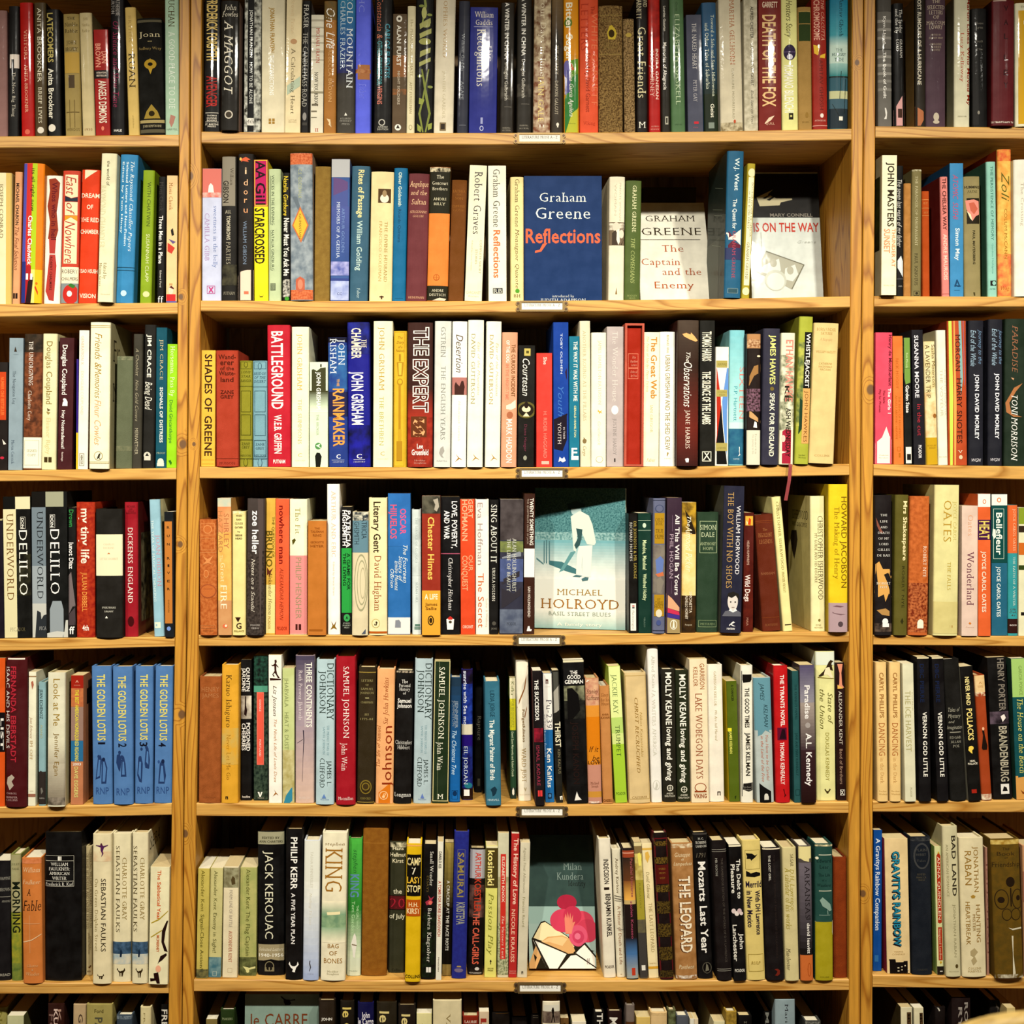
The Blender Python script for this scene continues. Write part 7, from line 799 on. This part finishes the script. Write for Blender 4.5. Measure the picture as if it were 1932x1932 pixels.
def items_geo(mb, b, w, H, f, xs, zl):
    """lettering and printed shapes that lie on the spine or front cover; every one becomes faces of that part's own mesh"""
    ox, oy, sc = b['ox'], b['oy'], b['sc']; k = S * (D + b['sb']) / D / sc
    lay = [0]
    def put(V, F, attr):
        lay[0] += 1; e = .00016 + lay[0] * .000028
        mb.add([(x, f(x) - e, z) for x, z in V], F, attr)
    def poly(pts, attr):
        bm = bmesh.new(); vs = [bm.verts.new((x, 0, z)) for x, z in pts]
        for t in tessellate_polygon([[Vector((x, z, 0)) for x, z in pts]]):
            try: bm.faces.new([vs[i] for i in t])
            except ValueError: pass
        for x in xs[4:-4] if len(xs) > 9 else (): bmesh.ops.bisect_plane(bm, geom=bm.verts[:] + bm.edges[:] + bm.faces[:], plane_co=(x, 0, 0), plane_no=(1, 0, 0), dist=1e-6)
        bm.verts.index_update()
        put([(v.co.x, v.co.z) for v in bm.verts], [orient([(v.co.x, v.co.z, v.index) for v in q.verts]) for q in bm.faces], attr); bm.free()
    def orient(q):
        a = sum(q[i][0] * q[(i + 1) % len(q)][1] - q[(i + 1) % len(q)][0] * q[i][1] for i in range(len(q)))
        r = [t[2] for t in q]
        return tuple(r if a > 0 else r[::-1])
    def px(p): return (p / 100 - .5) * w
    def zc(y): return max(.0002, min(H - .0002, zl(oy + y / sc)))
    def band(y0, y1, p0, p1, attr):
        z0, z1 = zc(y1), zc(y0); a, c = max(px(p0), -w / 2 + .0001), min(px(p1), w / 2 - .0001)
        if z1 - z0 < 1e-5 or c - a < 1e-5: return
        cs = [a] + [x for x in xs if a < x < c] + [c]
        V = [(x, z0) for x in cs] + [(x, z1) for x in cs]; n = len(cs)
        put(V, [(i, i + 1, n + i + 1, n + i) for i in range(n - 1)], attr)
    for t in b['items']:
        q = t.split(); c = q[0]
        if c == 'B': band(float(q[1]), float(q[2]), float(q[4]) if len(q) > 4 else 0, float(q[5]) if len(q) > 5 else 100, col2(q[3]))  # black top band of the ON THE WAY cover: dark design plus painted shelf shade
        elif c == 'G':
            y0, y1 = float(q[1]), float(q[2]); A, B = lin(q[3]), lin(q[4]); n = 14
            for i in range(n):
                u = i / (n - 1); m_ = tuple(A[j] + (B[j] - A[j]) * u for j in range(4))
                band(y0 + (y1 - y0) * i / n, y0 + (y1 - y0) * (i + 1) / n, float(q[5]) if len(q) > 5 else 0, float(q[6]) if len(q) > 6 else 100, (m_, tuple(min(v * 1.12, .9) for v in m_), 60.0)); lay[0] -= 1
            lay[0] += 1
        elif c == 'N': band(float(q[1]), float(q[2]), 0, 100, col2(q[3], q[4], (float(q[5]) if len(q) > 5 else 10) * 13))
        elif c == 'F':
            y0, y1, p0, p1 = float(q[1]), float(q[2]), float(q[4]), float(q[5]); th = float(q[6]) if len(q) > 6 else 4
            tp = th * k / w * 100; a = col2(q[3])
            band(y0, y0 + th, p0, p1, a); band(y1 - th, y1, p0, p1, a); band(y0 + th, y1 - th, p0, p0 + tp, a); band(y0 + th, y1 - th, p1 - tp, p1, a)
        elif c == 'O':
            zz = zc(float(q[1])); xc = px(float(q[2])); rz, rx = float(q[3]) * k, float(q[4]) * k; n = 14; V = []
            for i in range(n + 1):
                a = -math.cos(math.pi * i / n); hgt = math.sqrt(max(1 - a * a, 0))
                x = max(-w / 2 + .0001, min(w / 2 - .0001, xc + a * rx)); V += [(x, max(0.0002, zz - hgt * rz)), (x, min(H - .0002, zz + hgt * rz))]
            put(V, [(2 * i, 2 * i + 2, 2 * i + 3, 2 * i + 1) for i in range(n)], col2(q[5]))
        elif c == 'P':
            pts = [tuple(float(s) for s in r.split(',')) for r in q[2:]]
            poly([(max(-w / 2 + .0001, min(w / 2 - .0001, px(a))), zc(y)) for a, y in pts], col2(q[1]))
        elif c[0] == 'Q':
            y0, y1 = (float(r) for r in q[1].split(',')); z1, z0 = zl(oy + y0 / sc), zl(oy + y1 / sc); hh = min(float(q[3]) * k, w * .94); xc = px(float(q[2])); lim = w / 2 - .0002
            for sty, cl_ in (('o', q[4]), (c[1], q[5])):
                V, F, x0, wd, cap = text_geo(' '.join(q[6:]), sty)
                if sty == 'o': bx, sx, sy = x0, (z1 - z0) / wd, hh / (cap + .1)
                put([(max(-lim, min(lim, xc - hh / 2 + (y + .05) * sy)), z1 - (x - bx) * sx) for x, y in V], F, col2(cl_))
        elif c[0] in 'TU':
            txt = ' '.join(q[5:])
            V, F, x0, wd, cap = text_geo(txt, c[1])
            if not V or wd <= 0: continue
            y0, y1 = (float(r) for r in q[1].split(',')); z1, z0 = zl(oy + y0 / sc), zl(oy + y1 / sc); hh = float(q[3]) * k; xc = px(float(q[2]))
            hh = min(hh, w * .96); sx = (z1 - z0) / wd; sy = hh / cap
            if c[0] == 'T': P = [(xc - hh / 2 + y * sy, z1 - (x - x0) * sx) for x, y in V]
            else: P = [(xc + hh / 2 - y * sy, z0 + (x - x0) * sx) for x, y in V]
            lim = w / 2 - .0002
            P = [(max(-lim, min(lim, x)), max(.0004, min(H - .0004, z))) for x, z in P]
            put(P, F, col2(q[4]))
        elif c[0] == 'H':
            h, wp = float(q[2]), float(q[3]); xc = 50.0; tx = q[5:]
            if len(tx) > 1 and re.match(r'^\d+(\.\d+)?$', tx[-1]) and not (len(tx) == 1): xc = float(tx[-1]); tx = tx[:-1]
            V, F, x0, wd, cap = text_geo(' '.join(tx), c[1])
            if not V or wd <= 0: continue
            zz = zl(oy + float(q[1]) / sc); hh = h * k; sy = hh / cap; sx = wp / 100 * w / wd; xm = px(xc); lim = w / 2 - .0002
            P = [(max(-lim, min(lim, xm + (x - x0 - wd / 2) * sx)), max(.0004, min(H - .0004, zz - hh / 2 + y * sy))) for x, y in V]
            put(P, F, col2(q[4]))

def side_art(mb, b, w, H, bt, yb, D_, zl):
    """printed shapes and lettering on the board that faces the room where a lower neighbour leaves it in view"""
    right = b['X0'] < 0; X = w / 2 if right else -w / 2; sg = 1 if right else -1; ox, oy, sc = b['ox'], b['oy'], b['sc']
    k = S * (D + b['sb']) / D / sc; lay = 0
    dp = lambda p: yb + (D_ - yb - .0005) * min(p, 100) / 100
    zc = lambda y: max(.0003, min(H - .0003, zl(oy + y / sc)))
    for t in b['items']:
        q = t.split()
        if q[0][0] != 'S': continue
        lay += 1; x = X + sg * (.00012 + .00004 * lay); c = q[0][1]
        if c in 'BN':
            i = 4 if c == 'B' else 6
            z0, z1 = zc(float(q[2])), zc(float(q[1])); p0, p1 = dp(float(q[i])), dp(float(q[i + 1]))
            V = [(x, p0, z0), (x, p1, z0), (x, p1, z1), (x, p0, z1)]
            mb.add(V, [(0, 1, 2, 3) if right else (3, 2, 1, 0)], col2(q[3]) if c == 'B' else col2(q[3], q[4], float(q[5]) * 13))
        elif c == 'P':
            P = [tuple(float(v) for v in u.split(',')) for u in q[2:]]; V = [(x, dp(a), zc(y)) for a, y in P]
            F = [tuple(f) for f in tessellate_polygon([[Vector((v[1], v[2], 0)) for v in V]])]
            mb.add(V, F, col2(q[1]))
        elif c == 'T':
            V, F, x0, wd, cap = text_geo(' '.join(q[6:]), q[0][2]); hh = float(q[2]) * k; sy = hh / cap; zz = zc(float(q[1]))
            a, e = dp(float(q[3])), dp(float(q[4]))
            if right: P = [(x, a + (u - x0) / wd * (e - a), zz - hh / 2 + v * sy) for u, v in V]
            else: P = [(x, e - (u - x0) / wd * (e - a), zz - hh / 2 + v * sy) for u, v in V]
            mb.add(P, F, col2(q[5]))
def label_for(b):
    n = b['label'].split()
    place = 'middle bay' if b['bay'] == 'C' else 'side bay'
    for suf in (f", {ROWN[b['row']]} shelf of {place}", f", {ROWN[b['row']]} shelf", ''):
        s = b['label'] + suf
        if len(re.findall(r"[A-Za-z0-9'-]+", s)) <= 16: return s
    return b['label']
def make_book(b):
    w = (b['X1'] - b['X0']) / math.cos(b['yaw']); H = b['H'] - .0004; kind, fin = b['kind'], b['fin']
    name = {'h': 'hardback_book', 'p': 'paperback_book', 'f': 'paperback_book', 's': 'slipcased_book'}[kind]
    g = f"books on the {ROWN[b['row']]} shelf of the {'middle' if b['bay'] == 'C' else 'side'} bay"
    th = .016 if kind == 'f' else 0
    lift = abs(math.sin(b['lean'])) * w / 2 + th * math.sin(b['tilt']) + .0003
    root = empty(name, ((b['X0'] + b['X1']) / 2, b['sb'], b['z0'] + lift), label_for(b), 'book', g)
    root.rotation_euler = (-b['tilt'], b['lean'], b['yaw'])
    f, xs, ye = profile(w, kind)
    cl = math.cos(b['lean']); ct = math.cos(b['tilt']); st = math.sin(b['tilt'])
    def zl(v):
        A = (v - V0) * S / D
        return (ZC - b['z0'] - lift - A * (D + b['sb'])) / (ct + A * st) / cl
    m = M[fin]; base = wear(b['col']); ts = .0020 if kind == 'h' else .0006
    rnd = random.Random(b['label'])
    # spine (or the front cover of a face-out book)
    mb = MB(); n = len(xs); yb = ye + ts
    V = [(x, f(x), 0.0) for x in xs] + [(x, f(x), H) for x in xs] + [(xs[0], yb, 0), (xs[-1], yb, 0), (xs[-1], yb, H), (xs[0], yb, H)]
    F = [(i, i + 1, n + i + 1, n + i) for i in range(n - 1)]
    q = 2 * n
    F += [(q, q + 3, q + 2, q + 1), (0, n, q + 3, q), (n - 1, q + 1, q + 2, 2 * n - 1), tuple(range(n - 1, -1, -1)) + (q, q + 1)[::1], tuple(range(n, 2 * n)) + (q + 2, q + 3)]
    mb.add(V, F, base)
    items_geo(mb, b, w, H, f, xs, zl)
    mb.build('front_cover' if kind == 'f' else 'spine', m, root)
    D_ = min(.150, max(.09, H * .63)) - rnd.uniform(0, .006)
    if kind == 'f': D_ = th
    pc = lin(rnd.choice(['d8c8a0', 'e0d4b4', 'cdb98c', 'd4c294', 'e4dcc4']))
    pattr = (pc, pc, 1.0); sd = wear(b['side'])
    bt = .0024 if kind == 'h' else .0005
    if kind == 's':
        c = MB(); wl = .0035
        x0, x1 = -w / 2, w / 2; yf = -.006
        sp = root.children[0]
        for v in sp.data.vertices:
            v.co.x *= (w - 2.4 * wl) / w; v.co.z = wl * 1.1 + v.co.z * (H - 2.2 * wl) / H
        c.box(x0, x0 + wl, yf, D_, 0, H, sd); c.box(x1 - wl, x1, yf, D_, 0, H, sd); c.box(x0 + wl, x1 - wl, yf, D_, 0, wl, sd); c.box(x0 + wl, x1 - wl, yf, D_, H - wl, H, sd)
        c.box(x0 + wl, x1 - wl, D_ - .002, D_, wl, H - wl, sd); c.build('slipcase', m, root)
        p = MB(); p.box(x0 + wl * 1.4, x1 - wl * 1.4, yb, D_ - .004, wl * 1.3, H - wl * 1.3, pattr); p.build(PX, PAPER, root)
        return root
    c = MB()
    if kind == 'f':
        c.box(-w / 2, w / 2, D_ - .0006, D_, 0, H, sd); c.build('back_cover', m, root)
        s = MB(); s.box(-w / 2, -w / 2 + .0006, yb, D_ - .0006, 0, H, sd); s.build('spine', m, root)
        p = MB(); p.box(-w / 2 + .0007, w / 2 - .0004, yb, D_ - .0006, .0003, H - .0003, pattr); p.build(PX, PAPER, root)
        return root
    c.box(-w / 2, -w / 2 + bt, yb, D_, 0, H, sd); c.box(w / 2 - bt, w / 2, yb, D_, 0, H, sd)
    side_art(c, b, w, H, bt, yb, D_, zl)
    c.build('cover', m, root)
    ins = .003 if kind == 'h' else .0004
    p = MB(); p.box(-w / 2 + bt * 1.05, w / 2 - bt * 1.05, yb, D_ - ins, ins, H - ins, pattr); p.build(PX, PAPER, root)
    for t in b['items']:
        if t[0] == 'R':
            q = t.split(); xr = (float(q[1]) / 100 - .5) * w; zend = wz(b['oy'] + float(q[3]) / b['sc']) - root.location.z
            r = MB(); pts = [(xr, .004, .0012), (xr, -.0012, .0008), (xr - .0002, b['sb'] * 0 - .0042, -.003), (xr - .002, -.0046, zend * .45), (xr - .007, -.0038, zend)]
            for (ax, ay, az), (bx, by, bz) in zip(pts, pts[1:]):
                hw = .0028
                r.add([(ax - hw, ay, az), (ax + hw, ay, az), (bx + hw, by, bz), (bx - hw, by, bz), (ax - hw, ay + .0003, az), (ax + hw, ay + .0003, az), (bx + hw, by + .0003, bz), (bx - hw, by + .0003, bz)],
                      [(0, 3, 2, 1), (4, 5, 6, 7), (0, 1, 5, 4), (2, 3, 7, 6), (1, 2, 6, 5), (3, 0, 4, 7)])
            r.build('ribbon_bookmark', RIB, root)['label'] = 'dark red ribbon hanging over the shelf edge'
    return root
for b in BOOKS: make_book(b)

# ---------------------------------------------------------------- three pine bookcases side by side
DEP = .25
def prism(mb, pts, c0, c1):           # an upright: two front edges measured down its length
    V = []; n = len(pts)
    for p in pts:
        z = wz(p[0]); a, b2 = wx(p[c0]) + (.0008 if c0 == 2 else .0002), wx(p[c1]) - (.0008 if c1 == 2 else .0002); e = .0014
        V += [(a + e, 0, z), (b2 - e, 0, z), (b2, e, z), (b2, DEP, z), (a, DEP, z), (a, e, z)]
    F = [tuple(range(6)), tuple(range(6 * n - 1, 6 * n - 7, -1))]
    for i in range(n - 1):
        for j in range(6): F.append((i * 6 + j, i * 6 + 6 + j, i * 6 + 6 + (j + 1) % 6, i * 6 + (j + 1) % 6))
    mb.add(V, F)
def zfloor(pts):
    l = list(pts); v = V0 + ZC / S
    return [p for p in l if p[0] < v] + [(v,) + l[-1][1:]]
def shelf(mb, pts, u0, u1):
    us = [u0] + [p[0] for p in pts if u0 < p[0] < u1] + [u1]; V = []
    for u in us:
        x = wx(u); t, bt = wz(interp(pts, u, 1)), wz(interp(pts, u, 2)); e = .0014
        V += [(x, 0, bt + e), (x, 0, t - e), (x, e, t), (x, DEP, t), (x, DEP, bt), (x, e, bt)]
    n = len(us); F = [tuple(range(5, -1, -1)), tuple(range(6 * n - 6, 6 * n))]
    for i in range(n - 1):
        for j in range(6): F.append((i * 6 + j, i * 6 + (j + 1) % 6, i * 6 + 6 + (j + 1) % 6, i * 6 + 6 + j))
    mb.add(V, F)
LEFT_END = [(p[0], -922, -900, -900) for p in POSTL]; RIGHT_END = [(p[0], 2880, 2902, 2902) for p in POSTR]
for bay, lab in (('L', 'golden pine bookcase bay holding the four matching cornflower blue books'),
                 ('C', 'golden pine bookcase bay with brass label holders, standing in the middle'),
                 ('R', 'golden pine bookcase bay behind the pale wooden chair')):
    root = empty('bookcase', (0, 0, 0), lab, 'bookcase', 'pine bookcases standing side by side')
    sides = {'L': [(LEFT_END, 1, 2, 'L'), (POSTL, 1, 2, 'L')], 'C': [(POSTL, 2, 3, 'CL'), (POSTR, 1, 2, 'CR')], 'R': [(POSTR, 2, 3, 'R'), (RIGHT_END, 1, 2, 'R')]}[bay]
    for pts, c0, c1, mk in sides:
        mb = MB(); prism(mb, zfloor(pts), c0, c1); mb.build('side_panel', POST_M[mk], root)
    for r in range(0, 8):
        pts = SH[bay, r]; v = pts[0][1]
        u0 = -899.5 if bay == 'L' else interp(POSTL, v, 3) if bay == 'C' else interp(POSTR, v, 3)
        u1 = interp(POSTL, v, 1) if bay == 'L' else interp(POSTR, v, 1) if bay == 'C' else 2879.5
        mb = MB(); shelf(mb, pts, u0 + .2, u1 - .2); mb.build('shelf', SHELF_M, root)
    ua, ub = (-899, 314) if bay == 'L' else (384, 1600) if bay == 'C' else (1654, 2879)
    mb = MB(); mb.box(wx(ua), wx(ub), DEP - .0005, DEP + .006, .02, wz(-72)); mb.build('back_panel', BACK_M, root)
    mb = MB(); mb.box(wx(ua + 4), wx(ub - 4), .02, .036, .004, wz(2192)); mb.build('plinth', SHELF_M, root)

# ---------------------------------------------------------------- brass label holders on the middle bay's shelf edges
for r, (uc, vc) in enumerate([(1018, 261.5), (1022.5, 578), (1022.5, 893), (1017, 1208), (1022.5, 1531), (1019, 1863)], 1):
    root = empty('label_holder', (wx(uc), 0, wz(vc)), f"small brass label holder with white card on the {ROWN[r]} shelf edge", 'label holder', 'label holders on the shelf edges')
    k = S; mb = MB()
    hw, hh, iw, ih = 42 * k, 10.2 * k, 38.5 * k, 6.4 * k
    mb.box(-hw, hw, -.0016, -.0002, -hh, hh)
    mb.box(-hw, hw, -.0034, -.0016, ih, hh); mb.box(-hw, hw, -.0034, -.0016, -hh, -ih); mb.box(-hw, -iw, -.0034, -.0016, -ih, ih); mb.box(iw, hw, -.0034, -.0016, -ih, ih)
    mb.build('frame', BRASS, root)
    for s in (-1, 1):
        e = MB(); e.box(min(s * hw, s * (hw + 3.5 * k)), max(s * hw, s * (hw + 3.5 * k)), -.0016, -.0002, -6 * k, 6 * k)
        for t in (-1, 1): e.cyl((s * (hw + 3.2 * k), -.0018, t * 5.4 * k), (s * (hw + 3.2 * k), -.0002, t * 5.4 * k), 4.4 * k, 12)
        e.build('fixing_lug', BRASS, root)
        for t in (-1, 1):
            e = MB(); e.cyl((s * (hw + 3.2 * k), -.0026, t * 5.4 * k), (s * (hw + 3.2 * k), -.0019, t * 5.4 * k), 2.2 * k, 10); e.build('screw', SCREW, root)
    e = MB(); e.box(-iw, iw, -.0022, -.0017, -ih, ih); card = e.build('card', CARD, root)
    V, F, x0, wd, cap = text_geo('LITERATURE PROSE A - Z', 's'); sx = 67 * k / wd; sy = 5.4 * k / cap
    e = MB(); e.add([((x - x0 - wd / 2) * sx, -.00240, -.6 * k + y * sy) for x, y in V], F); e.build('lettering', INK, card)

# ---------------------------------------------------------------- pale wooden chair in front of the right bay: only its crest rail reaches the picture
CH = wood_mat('pale_chair_wood', 'x', (.62, .42, .13, 1), (.5, .32, .09, 1))
cx, cy = .68, -.93
ch = empty('wooden_chair', (cx, cy, 0), 'pale wooden chair, its blurred rounded crest rail rising before the bottom shelf', 'chair')
mb = MB(); n = 24; V = []; F = []
for i in range(n + 1):
    t = -1 + 2 * i / n; x = t * .225; y = .03 * t * t; top = .951 - .045 * abs(t) ** 5; bot = .82 + .01 * t * t
    V += [(x, y - .010, bot), (x, y - .011, top - .008), (x, y, top), (x, y + .011, top - .008), (x, y + .010, bot)]
for i in range(n):
    for j in range(5): F.append((i * 5 + j, i * 5 + 5 + j, i * 5 + 5 + (j + 1) % 5, i * 5 + (j + 1) % 5))
F += [tuple(range(5)), tuple(range(5 * n + 4, 5 * n - 1, -1))]
mb.add(V, F); mb.build('crest_rail', CH, ch, True)
for s in (-1, 1):
    mb = MB(); mb.cyl((s * .19, -.02, .45), (s * .2, .022, .85), .015, 12); mb.build('back_post', CH, ch)
    for yy in (-.36, -.03):
        mb = MB(); mb.cyl((s * .19, yy, 0), (s * .17, yy + (.01 if yy < -.2 else -.01), .432), .016, 12, None, .02); mb.build('leg', CH, ch)
for t in (-.1, 0, .1):
    mb = MB(); mb.box(t - .02, t + .02, -.022, -.01, .45, .84); mb.build('back_slat', CH, ch)
mb = MB(); mb.rbox(-.21, .21, -.4, .0, .43, .456, .03); mb.build('seat', CH, ch)

# ---------------------------------------------------------------- the room
def structure(name, m, *bx):
    mb = MB(); mb.box(*bx); o = mb.build(name, m); o['kind'] = 'structure'; return o
structure('floor', FLOORM, -4, 4, -4, .5, -.1, 0)
structure('wall_back', WALLM, -4, 4, DEP + .02, DEP + .12, 0, 3.1)
structure('ceiling', CEILM, -4, 4, -4, .5, 3.1, 3.2)

# ---------------------------------------------------------------- track spots in front of the shelves, camera
LAMPS = [(-1.50, 122), (-.66, 148), (.13, 156), (.92, 148), (1.75, 106)]
for i, (x, e) in enumerate(LAMPS):
    l = bpy.data.lights.new('track_spot', 'SPOT'); l.energy = e; l.color = (1.0, .945, .82); l.spot_size = math.radians(88); l.spot_blend = 1; l.shadow_soft_size = .035
    o = bpy.data.objects.new('track_spot', l); o.location = (x, -1.38, 2.60); link(o)
    o.rotation_euler = (Vector((x * .95, 0, .98)) - o.location).to_track_quat('-Z', 'Y').to_euler()
wd_ = bpy.data.worlds.new('room_ambience'); scene.world = wd_; wd_.use_nodes = True
bg = wd_.node_tree.nodes['Background']; bg.inputs[0].default_value = (1, .86, .66, 1); bg.inputs[1].default_value = .013
cam = bpy.data.cameras.new('camera'); co = bpy.data.objects.new('camera', cam); link(co)
co.location = (0, -D, ZC); co.rotation_euler = (math.pi / 2, 0, 0)
cam.sensor_width = 36; cam.sensor_fit = 'HORIZONTAL'; cam.lens = 36 * D / (1932 * S)
cam.shift_x = (966 - U0) / 1932; cam.shift_y = -(966 - V0) / 1932
cam.clip_start = .05
cam.dof.use_dof = True; cam.dof.focus_distance = D; cam.dof.aperture_fstop = 4.5
scene.camera = co
vs = scene.view_settings
vs.view_transform = 'Standard'; vs.look = 'None'; vs.gamma = 1; vs.use_curve_mapping = False; vs.exposure = 0.0
scene.cycles.max_bounces = 6; scene.cycles.diffuse_bounces = 2
